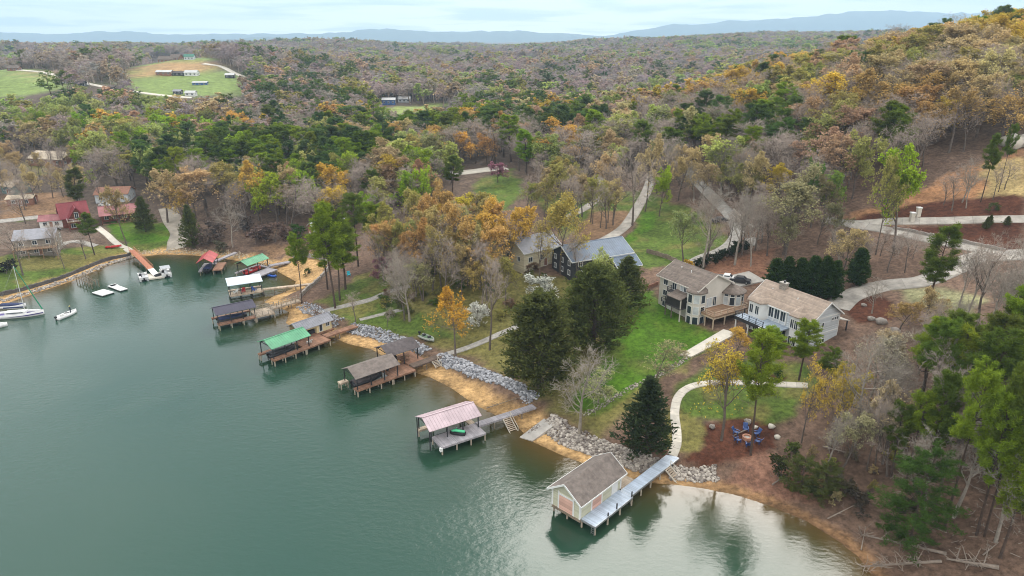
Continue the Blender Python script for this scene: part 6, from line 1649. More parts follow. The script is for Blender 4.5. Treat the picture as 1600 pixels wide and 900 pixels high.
def chair(loc, rz, m, label, group=None, name='lounge_chair', sc_=1.0):
    o = thing(name, label, 'chair', loc, rz, group)
    MB().box(-.3 * sc_, .3 * sc_, -.3 * sc_, .35 * sc_, .30, .36).build('seat', m, o)
    q = MB(); q.add([(-.32, -.3, .3), (.32, -.3, .3), (.38, -.75, 1.05), (-.38, -.75, 1.05), (-.32, -.36, .3), (.32, -.36, .3), (.38, -.81, 1.05), (-.38, -.81, 1.05)], [(0, 1, 2, 3), (4, 5, 6, 7), (0, 1, 5, 4), (1, 2, 6, 5), (2, 3, 7, 6), (3, 0, 4, 7)]); q.build('backrest', m, o)
    for s in (-1, 1):
        MB().box(s * .38 - .07, s * .38 + .07, -.45, .4, .56, .60).build('armrest', m, o)
        for y in (-.35, .32): MB().box(s * .36 - .05, s * .36 + .05, y - .05, y + .05, 0, .56).build('leg', m, o)
    return o
def loc_on(o, x, y, z):
    c, s = math.cos(o.rotation_euler.z), math.sin(o.rotation_euler.z)
    return (o.location.x + c * x - s * y, o.location.y + s * x + c * y, o.location.z + z)
# jet ski on the deck
js = thing('jet_ski', 'mint green and black jet ski parked on the grey deck', 'jet ski', loc_on(d2, 4.0, 2.0, DZ), R(80))
q = MB(); q.loft([[(x_ * w_, y_, z_) for x_, z_ in ((-.5, .3), (-.35, 0.02), (.35, 0.02), (.5, .3), (.3, .5), (-.3, .5))] for y_, w_ in ((-1.2, .8), (-.4, 1.1), (.5, 1.05), (1.15, .5), (1.4, .12))]); q.build('hull', M_black, js, True)
q = MB(); q.loft([[(x_ * w_, y_, z_ + dz_) for x_, z_ in ((-.28, .48), (.28, .48), (.18, .78), (-.18, .78))] for y_, w_, dz_ in ((-1.1, .7, 0), (-.1, 1, .1), (.5, 1, .16), (1.2, .2, -.1))]); q.build('cowl', M_green, js, True)
MB().bar((-.4, .35, 1.0), (.4, .35, 1.0), .06).bar((0, .35, .7), (0, .35, 1.0), .08).build('handlebar', M_green, js)

# 3 brown double-roofed dock
d3 = thing('covered_dock', 'brown dock with two brown shingle roofs stepping to the shore', 'dock', (-28.4, 111.4, 0), R(41))
pl = deck_rect(d3, 0, 7.6, 0, 1.3, DZ, M_boards_brown) + deck_rect(d3, 7.67, 12.7, 0, 4.6, DZ, M_boards_brown, 'broad_deck') + deck_rect(d3, -1.0, 0.6, 4.5, 5.6, DZ, M_boards_tan, 'end_deck')
piles(d3, pl, DZ - .08, M_pile_pale)
open_roof(d3, 0.1, 8.9, 0.15, 5.2, DZ, 3.9, 5.0, M_brownroof, 0, nx=4)
open_roof(d3, 9.2, 15.8, 3.6, 8.6, DZ, 4.3, 5.4, M_brownroof2, 0, nx=3)
deck_rect(d3, 12.78, 16.5, 2.6, 7.6, DZ + .2, M_boards_brown, 'shore_deck'); piles(d3, [(13, 2.8), (14.8, 2.8), (13, 7.2)], DZ + .1)
MB().box(9.6, 11.4, 4.5, 6.0, DZ, 3.2).build('storage_locker', M_screen, d3)
w3 = thing('walkway', 'dark plank walkway from the brown dock up to the lawn', 'walkway', (-28.4, 111.4, 0), R(41))
pl = deck_rect(w3, 12.8, 21.6, 0.7, 2.4, DZ + 0.35, mat('dark_boards', (0.12, 0.085, 0.065), 0.85, 0.25, 0.9, stripe=('x', 0.15, 0.35))); piles(w3, pl[:-4], DZ + .2)
steps(w3, 17.0, 18.2, 0.55, DZ + .35, 5, M_boards_tan)
# picnic table under the roof
pt = thing('picnic_table', 'dark picnic table on the brown dock under the rear roof', 'table', loc_on(d3, 13.6, 5.0, DZ + .2), R(41))
MB().box(-.9, .9, -.4, .4, .7, .75).build('tabletop', M_wood, pt)
for s in (-1, 1):
    MB().box(-.9, .9, s * .8 - .13, s * .8 + .13, .42, .46).build('bench', M_wood, pt); MB().bar((s * .6, -.75, 0), (s * .6, .1, .7), .09).bar((s * .6, .75, 0), (s * .6, -.1, .7), .09).build('leg', M_wood, pt)
br = thing('grill', 'black kettle grill on the brown dock', 'grill', loc_on(d3, 7.9, 2.4, DZ))
q = MB(); q.loft([octagon(0, 0, r_, z_, 10) for r_, z_ in ((.12, .5), (.28, .62), (.32, .8), (.26, .98), (.05, 1.08))]); q.build('kettle', M_dark, br, True)
for k in range(3): MB().bar((.1 * math.cos(2.1 * k), .1 * math.sin(2.1 * k), .55), (.35 * math.cos(2.1 * k), .35 * math.sin(2.1 * k), 0), .04).build('leg', M_dark, br)

# 4 green roofed dock and tan boathouse
d4 = thing('covered_dock', 'brown plank dock with bright green metal gable roof', 'dock', (-47.8, 124.0, 0), R(49))
pl = deck_rect(d4, 0, 7.4, 0, 1.2, DZ, M_boards_brown) + deck_rect(d4, 7.47, 13.4, 0, 4.4, DZ, M_boards_brown, 'broad_deck') + deck_rect(d4, -.4, 2.2, 4.6, 5.5, DZ, M_boards_brown, 'end_deck')
piles(d4, pl, DZ - .08, M_pile_pale)
open_roof(d4, 0.2, 8.6, 0.5, 5.4, DZ, 3.9, 4.9, M_greenroof, 0.5, nx=4)
t4 = thing('tan_boathouse', 'small tan-walled boathouse with grey metal roof behind the green roof', 'boathouse', loc_on(d4, 9.0, 4.6, 0), R(49))
deck_rect(t4, 0, 8.4, -0.1, 4.4, DZ + .02, M_boards_brown); piles(t4, [(.2, .2), (.2, 4.2), (4, 4.2), (4, .1), (8, .1)], DZ)
MB().box(4.4, 8.2, 0.3, 3.9, DZ, 3.6).build('wall', M_tanwall, t4); MB().box(0, 4.4, 3.8, 3.9, DZ, 3.6).box(0, 4.4, 0.3, 0.38, 2.9, 3.6).build('side_wall', M_tanwall, t4)
gable_roof(t4, 0, 8.2, 0.3, 3.9, 3.6, 4.6, M_greyroof, 0.45, 0.08, 0.5)
window(t4, 5.4, 0.3, 2.5, 0.7, 1.6, 'y-', M_dark, 0, name='door'); window(t4, 7.2, 0.3, 2.8, .8, .8, 'y-'); window(t4, 8.2, 2, 2.8, .8, .8, 'x+')
for y in (.35, 3.85): MB().box(0, .16, y - .08, y + .08, DZ, 3.6).build('post', M_tanwall, t4)
MB().box(3.0, 4.3, 1.0, 2.6, DZ, DZ + .75).build('locker', M_dark, t4)
w4 = thing('walkway', 'red-brown plank walkway from the tan boathouse to the riprap', 'walkway', loc_on(d4, 13.5, 1.6, 0), R(46)); pl = deck_rect(w4, 0, 9.5, 0, 1.7, DZ + .15, M_boards_brown); piles(w4, pl[:-4], DZ)
chair(loc_on(d4, 9.3, 1.7, DZ), 1.0, M_white, 'white chair on the red-brown deck by the green roof', name='deck_chair')
# 5 navy roofed dock
d5 = thing('covered_dock', 'dock with dark navy metal roof and railed grey deck', 'dock', (-66.2, 142.1, 0), R(35.5))
pl = deck_rect(d5, 0, 8.2, 0, 1.3, DZ, M_boards_brown) + deck_rect(d5, 8.27, 12.6, 0, 4.6, DZ, M_boards_tan, 'broad_deck') + deck_rect(d5, -.3, 8.2, 4.9, 5.7, DZ, M_boards_brown, 'finger_deck')
piles(d5, pl, DZ - .08, M_pile_pale); open_roof(d5, 0.0, 8.3, 0.4, 5.2, DZ, 3.8, 4.7, M_navyroof, 0.55, nx=4)
railing(d5, [(8.4, .1), (12.5, .1), (12.5, 3.0)], DZ, .95, 1.2, mat('weathered_rail', (0.30, 0.26, 0.21), .9)); railing(d5, [(8.4, 4.5), (12.4, 4.5)], DZ, .95, 1.2, mat('weathered_rail', (0.30, 0.26, 0.21)))
w5 = thing('walkway', 'railed weathered footbridge from the navy-roofed dock to the bank', 'walkway', loc_on(d5, 12.7, 2.6, 0), R(46)); pl = deck_rect(w5, 0, 7.6, 0, 1.6, DZ + .1, M_boards_tan); piles(w5, pl[:-2], DZ)
railing(w5, [(.1, .06), (7.5, .06)], DZ + .1, .95, 1.2, mat('weathered_rail', (0.30, 0.26, 0.21))); railing(w5, [(.1, 1.54), (7.5, 1.54)], DZ + .1, .95, 1.2, mat('weathered_rail', (0.30, 0.26, 0.21)))
# 6 pale blue flat roofed dock
d6 = thing('covered_dock', 'dock with flat pale blue roof and tan deck', 'dock', (-70.9, 160.7, 0), R(27))
pl = deck_rect(d6, 0, 7.9, 0, 2.6, DZ, M_boards_tan); piles(d6, pl, DZ - .08, M_dark); open_roof(d6, 0.1, 7.8, 0.2, 4.6, DZ, 4.1, 4.6, M_iceroof, nx=4, flat=True, oh=0.35)
pl = deck_rect(d6, 0, 7.9, 4.1, 4.8, DZ, M_boards_tan, 'finger_deck'); piles(d6, pl, DZ - .08, M_dark)
w6 = thing('walkway', 'thin tan plank walkway from the pale blue roof to the bank', 'walkway', loc_on(d6, 8.0, 0.8, 0), R(20)); pl = deck_rect(w6, 0, 13.5, 0, 1.1, DZ + .1, M_boards_tan); piles(w6, pl[:-2], DZ, M_pile)
for k, (x, m_, lb) in enumerate(((1.4, M_white, 'white chair under the pale blue dock roof'), (3.4, M_red, 'red chair under the pale blue dock roof'), (6.0, M_blue, 'blue chair under the pale blue dock roof'))):
    chair(loc_on(d6, x, 1.3, DZ), 2.4 + k, m_, lb, name='dock_chair')
# 7 small green roofed dock
d7 = thing('covered_dock', 'small dock with pale green roof over a red boat', 'dock', (-72.9, 178.6, 0), R(63))
pl = deck_rect(d7, 0, 6.6, -4.2, -.6, 1.1, M_boards_grey) + deck_rect(d7, -.6, 6.6, 3.6, 4.4, 1.1, M_boards_grey, 'finger_deck') + deck_rect(d7, 6.67, 7.6, -.6, 4.4, 1.1, M_boards_grey, 'back_deck')
piles(d7, pl, 1.0, M_pile_pale); open_roof(d7, 0, 7.3, -.2, 4.0, 1.1, 3.7, 4.6, M_greenroof, 0.5, nx=3)
w7 = thing('walkway', 'pale walkway behind the small green-roofed dock', 'walkway', loc_on(d7, 7.7, -.4, 0), R(38)); pl = deck_rect(w7, 0, 9, 0, 1.5, 1.25, M_boards_grey); piles(w7, pl[:-2], 1.1)
# 8 red roofed dock
d8 = thing('covered_dock', 'small dock with coral red roof and side deck', 'dock', (-87.3, 180.2, 0), R(101))
pl = deck_rect(d8, 0, 7.2, -0.8, 0, DZ, M_boards_grey) + deck_rect(d8, 0.6, 7.2, -6.0, -3.6, DZ, M_boards_brown, 'side_deck') + deck_rect(d8, 6.4, 7.3, -3.5, -.9, DZ, M_boards_grey, 'back_deck')
piles(d8, pl, DZ - .08); open_roof(d8, 0.4, 7.6, -3.7, 0, DZ, 3.8, 4.9, M_redroof, 0.5, nx=3)
w8 = thing('walkway', 'dark gangway from the coral red dock up the bank', 'walkway', loc_on(d8, 7.7, -3.3, 0), R(72)); deck_rect(w8, 0, 9, 0, 1.2, DZ + .3, M_boards_grey); piles(w8, [(1, .6), (4, .6)], DZ)

# boats ------------------------------------------------------------
def hull(par, L_, W_, hgt, m, name='hull', y_draft=-.25, flare=1.15, tip=0.04):
    q = MB(); rings = []
    for t_, w_, k_ in ((0, .86, 0), (.15, .95, 0), (.45, 1, 0), (.7, .82, .06), (.88, .42, .16), (1, tip, .28)):
        w2 = W_ / 2 * w_; x = t_ * L_
        rings.append([(x, -w2 * flare, hgt + k_), (x, -w2, .05), (x, -w2 * .45, y_draft + k_ * .6), (x, w2 * .45, y_draft + k_ * .6), (x, w2, .05), (x, w2 * flare, hgt + k_), (x, w2 * .8, hgt + k_ - .06), (x, w2 * .75, hgt * .45 + k_), (x, -w2 * .75, hgt * .45 + k_), (x, -w2 * .8, hgt + k_ - .06)])
    q.loft(rings); return q.build(name, m, par, True)
def outboard(par, x=-.25, y=0):
    o = MB().box(x - .25, x + .2, y - .17, y + .17, .55, 1.0).build('outboard_motor', M_black, par); MB().box(x - .1, x + .05, y - .05, y + .05, -.5, .56).build('motor_leg', M_black, o)
def runabout(label, loc, rz, L_=5.6, W_=2.1, m=None, cover=None, name='motorboat', z=0.0):
    o = thing(name, label, 'boat', (loc[0], loc[1], loc[2] + z), rz); hull(o, L_, W_, .7, m or M_hull)
    if cover: 
        q = MB(); q.loft([[(t_ * L_, -W_ * .5 * w_, .72), (t_ * L_, -W_ * .2 * w_, .95 + .15 * (t_ < .6)), (t_ * L_, W_ * .2 * w_, .95 + .15 * (t_ < .6)), (t_ * L_, W_ * .5 * w_, .72)] for t_, w_ in ((.02, .9), (.4, 1.05), (.7, .85), (.95, .3))]); q.build('cover', cover, o, True)
    else:
        q = MB(); q.add([(L_ * .55, -W_ * .4, .72), (L_ * .55, W_ * .4, .72), (L_ * .47, W_ * .36, 1.15), (L_ * .47, -W_ * .36, 1.15), (L_ * .57, -W_ * .4, .72), (L_ * .57, W_ * .4, .72), (L_ * .49, W_ * .36, 1.15), (L_ * .49, -W_ * .36, 1.15)], [(0, 1, 2, 3), (4, 5, 6, 7), (0, 4, 5, 1), (2, 6, 7, 3), (0, 4, 7, 3), (1, 5, 6, 2)]); q.build('windscreen', M_glass, o)
        for s in (-1, 1): MB().box(L_ * .3, L_ * .38, s * .45 - .25, s * .45 + .25, .35, .8).build('seat', M_white, o)
    outboard(o); return o
def pontoon(label, loc, rz, L_=6.4, W_=2.6, top=True, group=None, cover=None):
    o = thing('pontoon_boat', label, 'pontoon boat', loc, rz, group)
    for s in (-1, 1): q = MB(); q.loft([[(x, s * W_ * .36 + r_ * math.cos(a_), .1 + r_ * math.sin(a_)) for a_ in np.linspace(0, 2 * math.pi, 8, endpoint=False)] for x, r_ in ((0, .3), (L_ * .85, .3), (L_ * 1.0, .06))]); q.build('pontoon', M_greytube, o, True)
    MB().box(0, L_ * .95, -W_ / 2, W_ / 2, .42, .52).build('deck', M_greytube, o)
    q = MB(); 
    for a, b in (((.1, -W_ / 2 + .05), (L_ * .93, -W_ / 2 + .05)), ((.1, W_ / 2 - .05), (L_ * .93, W_ / 2 - .05)), ((.1, -W_ / 2 + .05), (.1, W_ / 2 - .05)), ((L_ * .93, -W_ / 2 + .05), (L_ * .93, W_ / 2 - .05))): q.bar((*a, .82), (*b, .82), .05, .6)
    q.build('side_panel', M_hull, o)
    for s in (-1, 1): MB().box(.3, 2.2, s * .85 - .3, s * .85 + .3, .52, .95).build('bench', M_white, o); MB().box(4.2, 5.7, s * .85 - .3, s * .85 + .3, .52, .95).build('bench', M_white, o)
    MB().box(3.0, 3.5, .3, .9, .52, 1.4).build('console', M_dark, o)
    if top:
        q = MB(); q.slab([(.7, -W_ * .48, 2.5), (3.9, -W_ * .48, 2.5), (3.9, W_ * .48, 2.5), (.7, W_ * .48, 2.5)], .1); q.build('canopy', cover or M_canvas, o)
        for x in (.9, 3.7):
            for s in (-1, 1): MB().bar((2.3, s * W_ * .46, .9), (x, s * W_ * .46, 2.42), .05).build('canopy_pole', M_steel, o)
    outboard(o); return o
# floating dock with the orange gangway
fd = thing('floating_dock', 'pale floating dock between two pontoon boats', 'dock', (-99.3, 176.3, 0), R(30)); MB().box(-.4, 3.9, 0, 4.8, .1, .5).build('deck', M_concrete_pale, fd); MB().box(-.3, 3.8, .1, 4.7, -.4, .1).build('float', M_black, fd)
gw = thing('gangway', 'long orange gangway from the stony bank to the floating dock', 'gangway', (-115.2, 198.2, 0), math.atan2(-19.6, 17.0)); ln_ = 26
MB().add([(0, -.75, 2.2), (ln_ * .78, -.75, 1.2), (ln_ * .78, .75, 1.2), (0, .75, 2.2), (0, -.75, 2.0), (ln_ * .78, -.75, 1.0), (ln_ * .78, .75, 1.0), (0, .75, 2.0)], [(0, 1, 2, 3), (4, 5, 6, 7), (0, 1, 5, 4), (1, 2, 6, 5), (2, 3, 7, 6), (3, 0, 4, 7)]).build('ramp', M_orange, gw)
MB().add([(ln_ * .78, -.8, 1.25), (ln_, -.8, .62), (ln_, .8, .62), (ln_ * .78, .8, 1.25), (ln_ * .78, -.8, 1.1), (ln_, -.8, .52), (ln_, .8, .52), (ln_ * .78, .8, 1.1)], [(0, 1, 2, 3), (4, 5, 6, 7), (0, 1, 5, 4), (1, 2, 6, 5), (2, 3, 7, 6), (3, 0, 4, 7)]).build('end_ramp', M_white, gw)
for s in (-1, 1):
    q = MB(); q.bar((0, s * .72, 3.1), (ln_ * .78, s * .72, 2.1), .07); q.bar((0, s * .72, 2.65), (ln_ * .78, s * .72, 1.65), .05)
    for k in range(11): q.bar((ln_ * .078 * k, s * .72, 2.15 - .1 * k), (ln_ * .078 * k, s * .72, 3.1 - .1 * k), .05)
    q.build('railing', M_orange, gw)
piles(gw, [(5, -.9), (5, .9), (12, -.9), (12, .9), (19, -.9), (19, .9)], 1.2)
pontoon('pontoon boat with grey canopy moored beyond the floating dock', (-95.4, 178.6, 0), R(122), cover=mat('grey_canvas', (0.33, 0.34, 0.36), .8))
pontoon('uncovered pontoon boat with dark seats on the open side of the floating dock', (-100.2, 175.6, 0), R(122), 5.2, 2.3, False)
pd = thing('paddle_boat', 'small dark paddle boat lying on the floating dock', 'boat', loc_on(fd, 1.6, 1.2, .5), R(60)); hull(pd, 2.0, 1.0, .4, M_dark, y_draft=.0); MB().box(.5, 1.0, -.3, .3, .25, .55).build('seat', M_dark, pd)
# white floats and the old pile pier
for k, (x, y, rz, l2, w2, lb) in enumerate(((-104.8, 163.5, 60, 3.1, 4.7, 'broad white floating platform by the old piles'), (-102.2, 167.2, 56, 1.9, 6.4, 'narrow white floating platform beside the broad one'), (-106.2, 170.4, 56, 1.7, 1.6, 'small square white float between the platforms'))):
    f_ = thing('floating_platform', lb, 'float', (x, y, 0), R(rz)); MB().box(0, l2, 0, w2, .25, .42).build('deck', M_hull, f_); MB().box(.05, l2 - .05, .05, w2 - .05, -.3, .25).build('float', M_black, f_)
op = thing('old_pier', 'broken old timber pier with bare leaning piles', 'pier', (-119, 176, 0), R(-38))
for k in range(6):
    for s in (0, 1.7): MB().tube((2.0 * k, s, -2.2), (2.0 * k + random.uniform(-.2, .4), s, 1.5 + random.uniform(0, .8)), .12, .10, 6).build('pile', M_pile, op)
MB().bar((0, 0, 1.3), (10.5, 0, 1.2), .1, .2).bar((0, 1.7, 1.3), (8.5, 1.7, 1.1), .1, .2).build('stringer', M_pile, op)
for x in (0.4, 1.1, 1.8, 4.2): MB().box(x, x + .22, -.2, 1.9, 1.4, 1.46).build('plank', M_pile, op)
# sailboat
sb = thing('sailboat', 'white sailboat with dark purple stripe and furled green sail', 'sailboat', (-122.5, 149.5, 0), R(14))
hull(sb, 10.5, 3.0, .95, M_hull, y_draft=-.4)
q = MB(); q.loft([[(t_ * 10.5, s * 1.62 * w_, z_) for s, z_ in ((-1, .62), (-1, .38), (1, .38), (1, .62))] for t_, w_ in ((.01, .86), (.45, 1.0), (.7, .83), (.88, .45), (.985, .1))]); q.build('stripe', M_purple, sb)
MB().box(2.6, 7.0, -.85, .85, .8, 1.35).build('cabin', M_hull, sb); 
for s in (-1, 1): MB().box(3.0, 6.4, s * .86 - .01, s * .86 + .01, 1.0, 1.22).build('cabin_window', M_glass, sb)
MB().tube((6.6, 0, 1.0), (6.6, 0, 12.5), .08, .06).build('mast', M_hull, sb); MB().tube((6.5, 0, 2.0), (2.2, 0, 2.1), .07).build('boom', M_hull, sb)
MB().tube((10.3, 0, 1.3), (6.7, 0, 12.2), .14, .08, 8).build('furled_sail', mat('green_sailcloth', (0.02, 0.20, 0.11), .8), sb); MB().bar((6.4, 0, 2.2), (2.3, 0, 2.3), .22, .3).build('sail_cover', M_canvas, sb)
for s in (-1, 1): MB().bar((6.2, s * 1.4, .9), (6.6, 0, 12.3), .02).bar((.3, s * .8, .9), (6.6, 0, 12.4), .02).build('stay', M_steel, sb)
mb_ = runabout('white motor cruiser with open bow tied below the sailboat', (-122.5, 141.5, 0), R(28), 7.2, 2.6); MB().slab([(1.2, -1.1, 2.2), (3.6, -1.1, 2.2), (3.6, 1.1, 2.2), (1.2, 1.1, 2.2)], .08).build('canopy', M_white, mb_)
for x, y in ((1.4, -1), (1.4, 1), (3.4, -1), (3.4, 1)): MB().bar((x, y, .7), (x, y, 2.15), .05).build('canopy_pole', M_steel, mb_)
mb_ = runabout('covered white runabout behind the sailboat', (-125.5, 156.0, 0), R(10), 5.6, 2.1, cover=M_canvas)
# dinghy with its driver
dg = runabout('small white fishing boat with a person standing in the bow', (-106.9, 148.3, 0), R(72), 5.2, 1.7, name='fishing_boat')
def person(loc, rz, shirt, label):
    o = thing('person', label, 'person', loc, rz)
    me = bpy.data.meshes.new('body')
    J = [(0, 0, .95), (0, 0, 1.15), (0, .0, 1.38), (0, 0, 1.52), (0, .02, 1.68), (.19, 0, 1.40), (.27, .08, 1.14), (.22, .28, 1.02), (-.19, 0, 1.40), (-.28, .06, 1.14), (-.22, .26, 1.0), (.1, 0, .9), (.12, .04, .48), (.12, 0, .06), (.12, .14, .03), (-.1, 0, .9), (-.13, .04, .48), (-.13, 0, .06), (-.13, .14, .03), (0, .03, 1.78)]
    E_ = [(0, 1), (1, 2), (2, 3), (3, 4), (4, 19), (2, 5), (5, 6), (6, 7), (2, 8), (8, 9), (9, 10), (0, 11), (11, 12), (12, 13), (13, 14), (0, 15), (15, 16), (16, 17), (17, 18)]
    rad = [.15, .14, .16, .055, .10, .075, .055, .04, .075, .055, .04, .095, .07, .05, .045, .095, .07, .05, .045, .08]
    me.from_pydata(J, E_, [])
    b_ = bpy.data.objects.new('body', me); COL.objects.link(b_); b_.parent = o
    md = b_.modifiers.new('skin', 'SKIN')
    for v, r_ in zip(me.skin_vertices[0].data, rad): v.radius = (r_, r_)
    me.skin_vertices[0].data[0].use_root = True
    b_.modifiers.new('sub', 'SUBSURF').levels = 1
    b_.modifiers['sub'].render_levels = 1
    me.materials.append(shirt)
    q = MB(); q.loft([octagon(0, 0.01, r_, z_, 10) for r_, z_ in ((.19, 1.78), (.125, 1.80), (.12, 1.88), (.05, 1.92))]); q.build('hat', mat('yellow_hat', (0.6, 0.5, 0.15), .8), o, True)
    return o
person(loc_on(dg, 3.7, 0, .33), R(150), mat('dark_clothing', (0.03, 0.035, 0.05), .9), 'person in dark clothes and yellow hat standing in the fishing boat')
# boats under the roofs and on the bank
runabout('dark covered boat on a lift under the green roof', loc_on(d4, 0.6, 3.0, .9), R(49), 6.0, 2.2, M_dark, M_dark)
runabout('dark covered boat on a lift under the navy roof', loc_on(d5, 0.6, 3.1, .9), R(35.5), 6.4, 2.3, M_dark, M_canvas)
runabout('dark covered boat on a lift under the brown dock roof', loc_on(d3, 0.7, 3.1, .9), R(41), 6.2, 2.2, M_dark, M_brownroof2)
runabout('dark covered boat under the coral red roof', loc_on(d8, 0.9, -1.9, .8), R(101), 5.4, 2.0, M_dark, M_canvas)
runabout('red boat on a lift under the small green roof', loc_on(d7, 0.5, 1.7, .7), R(63), 5.6, 2.0, M_red)
for k, (x, y) in enumerate(((1.5, -5.3), (3.6, -5.3))): pass
bj = thing('jet_ski', 'blue jet ski afloat beside the small green-roofed dock', 'jet ski', loc_on(d7, 3.6, -5.0, .1), R(70))
q = MB(); q.loft([[(x_ * w_, y_, z_) for x_, z_ in ((-.55, .3), (-.35, -.1), (.35, -.1), (.55, .3), (.3, .55), (-.3, .55))] for y_, w_ in ((-1.4, .8), (-.4, 1.1), (.6, 1.05), (1.3, .5), (1.6, .12))]); q.build('hull', M_blue, bj, True); MB().box(-.2, .2, -1.0, .3, .5, .85).build('seat', M_black, bj); MB().bar((-.4, .5, 1.05), (.4, .5, 1.05), .06).bar((0, .5, .5), (0, .5, 1.05), .08).build('handlebar', M_black, bj)
q_ = P(657, 527)
sk = thing('skiff', 'green and white skiff pulled up on the grass above the riprap', 'boat', (q_[0], q_[1], q_[2] + .3), R(-42)); hull(sk, 4.4, 1.6, .5, mat('dull_hull', (0.30, 0.32, 0.28), .5), y_draft=-.15); MB().box(.6, 3.6, -.55, .55, .3, .5).build('deck', mat('green_deck', (0.10, 0.16, 0.10), .7), sk); MB().box(1.0, 1.5, -.3, .3, .5, .85).build('seat', M_dark, sk); MB().box(2.6, 3.1, -.3, .3, .5, .85).build('seat', M_dark, sk); outboard(sk)
q_ = P(165, 388)
by_ = thing('red_canoe', 'red canoe lying on the grass by the orange gangway', 'canoe', (q_[0], q_[1], q_[2] + .15), R(20)); hull(by_, 4.4, 1.0, .4, M_red, y_draft=-.1); MB().box(1.2, 1.5, -.35, .35, .25, .3).build('seat', M_wood, by_); MB().box(2.8, 3.1, -.35, .35, .25, .3).build('seat', M_wood, by_)

# ------------------------------------------------------------------ vehicles
def car(label, loc, rz, m, kind='car', L_=4.6, W_=1.85, cat='car', bed=False):
    o = thing(kind, label, cat, loc, rz)
    prof = [(0, .35), (0, .85), (.15, .95), (1.0 if not bed else 1.9, 1.0), (1.5 if not bed else 2.1, 1.5), (3.0 if not bed else 3.4, 1.52), (3.6 if not bed else 3.9, 1.02), (L_ - .15, .85), (L_, .6), (L_, .35)]
    q = MB(); n = len(prof)
    rings = [[(x, s * W_ / 2 * (0.84 if z > 1.1 else 1), z) for x, z in prof] for s in (-1, 1)]
    q.loft(rings); q.build('body', m, o)
    q = MB()
    for s in (-1, 1): q.add([(x, s * (W_ / 2 * .93 + .02), z) for x, z in ((1.35 if not bed else 2.15, 1.05), (1.65 if not bed else 2.25, 1.42), (2.95 if not bed else 3.35, 1.44), (3.4 if not bed else 3.75, 1.05))], [(0, 1, 2, 3)])
    q.build('side_window', M_glass, o)
    MB().add([(3.05 if not bed else 3.42, -W_ * .38, 1.50), (3.05 if not bed else 3.42, W_ * .38, 1.50), (3.62 if not bed else 3.92, W_ * .42, 1.06), (3.62 if not bed else 3.92, -W_ * .42, 1.06)], [(0, 1, 2, 3)]).build('windscreen', M_glass, o)
    if bed: MB().box(.12, 1.85, -W_ / 2 + .12, W_ / 2 - .12, .97, 1.03).build('truck_bed', M_dark, o)
    for x in (.85, L_ - .9):
        for s in (-1, 1):
            wv_ = MB().tube((x, s * W_ / 2 - s * .2, .34), (x, s * W_ / 2 + s * .02, .34), .34, .34, 14).build('wheel', M_black, o); MB().tube((x, s * W_ / 2 + s * .02, .34), (x, s * W_ / 2 + s * .035, .34), .2, .2, 10).build('rim', M_steel, wv_)
    for s in (-1, 1): MB().box(L_ - .05, L_ + .01, s * .7 - .18, s * .7 + .18, .65, .8).build('headlight', M_curtain, o); MB().box(-.01, .05, s * .75 - .12, s * .75 + .12, .7, .9).build('tail_light', M_red, o)
    return o
def ground_at(px, py, dz=0.25): q = P(px, py); return (q[0], q[1], q[2] + dz)
car('white pickup truck parked behind the grey house', ground_at(1116, 437), R(-24), M_white, 'pickup_truck', 5.4, 2.0, 'pickup', True)
car('black car parked next to the white pickup', ground_at(1140, 441), R(-24), M_dark, 'parked_car')
car('dark car on the gravel drive above the hedge', ground_at(1112, 349), R(5), M_dark, 'parked_car')
car('white car parked above the long red roof', ground_at(158, 323), R(-20), M_white, 'parked_car', 4.6)
# trampoline-blue patio set: turquoise chair pair on the lawn
chair(ground_at(545, 431, 0.05), R(200), M_teal, 'turquoise chair standing alone on the lawn', name='garden_chair', sc_=1.3)
# fire pit and chairs
fp = ground_at(1167, 685, 0.0)
fo = thing('fire_pit', 'round brick fire pit in the mulch ringed by blue chairs', 'fire pit', fp); q = MB()
for k in range(12):
    a_ = 2 * math.pi * k / 12; 
    MB().add([(r_ * math.cos(a_ + d_), r_ * math.sin(a_ + d_), z_) for z_ in (-.1, .42) for r_, d_ in ((.52, -.24), (.75, -.24), (.75, .24), (.52, .24))], [(0, 1, 2, 3), (4, 5, 6, 7), (0, 1, 5, 4), (1, 2, 6, 5), (2, 3, 7, 6), (3, 0, 4, 7)]).build('brick', mat('pit_brick', (0.40, 0.20, 0.13), .9, .2), fo)
MB().tube((0, 0, -.1), (0, 0, .2), .52, .52, 12).build('ash', M_concrete, fo)
for k in range(6):
    a_ = R(20 + 60 * k); x_, y_ = fp[0] + 1.75 * math.cos(a_), fp[1] + 1.75 * math.sin(a_)
    chair((x_, y_, gz(x_, y_)), a_ + R(90), mat('chair_blue', (0.03, 0.065, 0.19), .5, .1), 'blue slatted garden chair in the ring around the fire pit', 'chairs around the fire pit', 'garden_chair')
# gate pillars by the upper drive
for px, py, lb in ((1424, 346, 'pale stone gate pillar on the lower side of the upper drive'), (1434, 338, 'pale stone gate pillar on the far side of the upper drive')):
    l_ = ground_at(px, py, 0); g_ = thing('gate_pillar', lb, 'pillar', l_); MB().box(-.45, .45, -.45, .45, -.5, 2.1).build('shaft', M_concrete_pale, g_); MB().box(-.55, .55, -.55, .55, 2.1, 2.3).build('cap', M_white, g_)
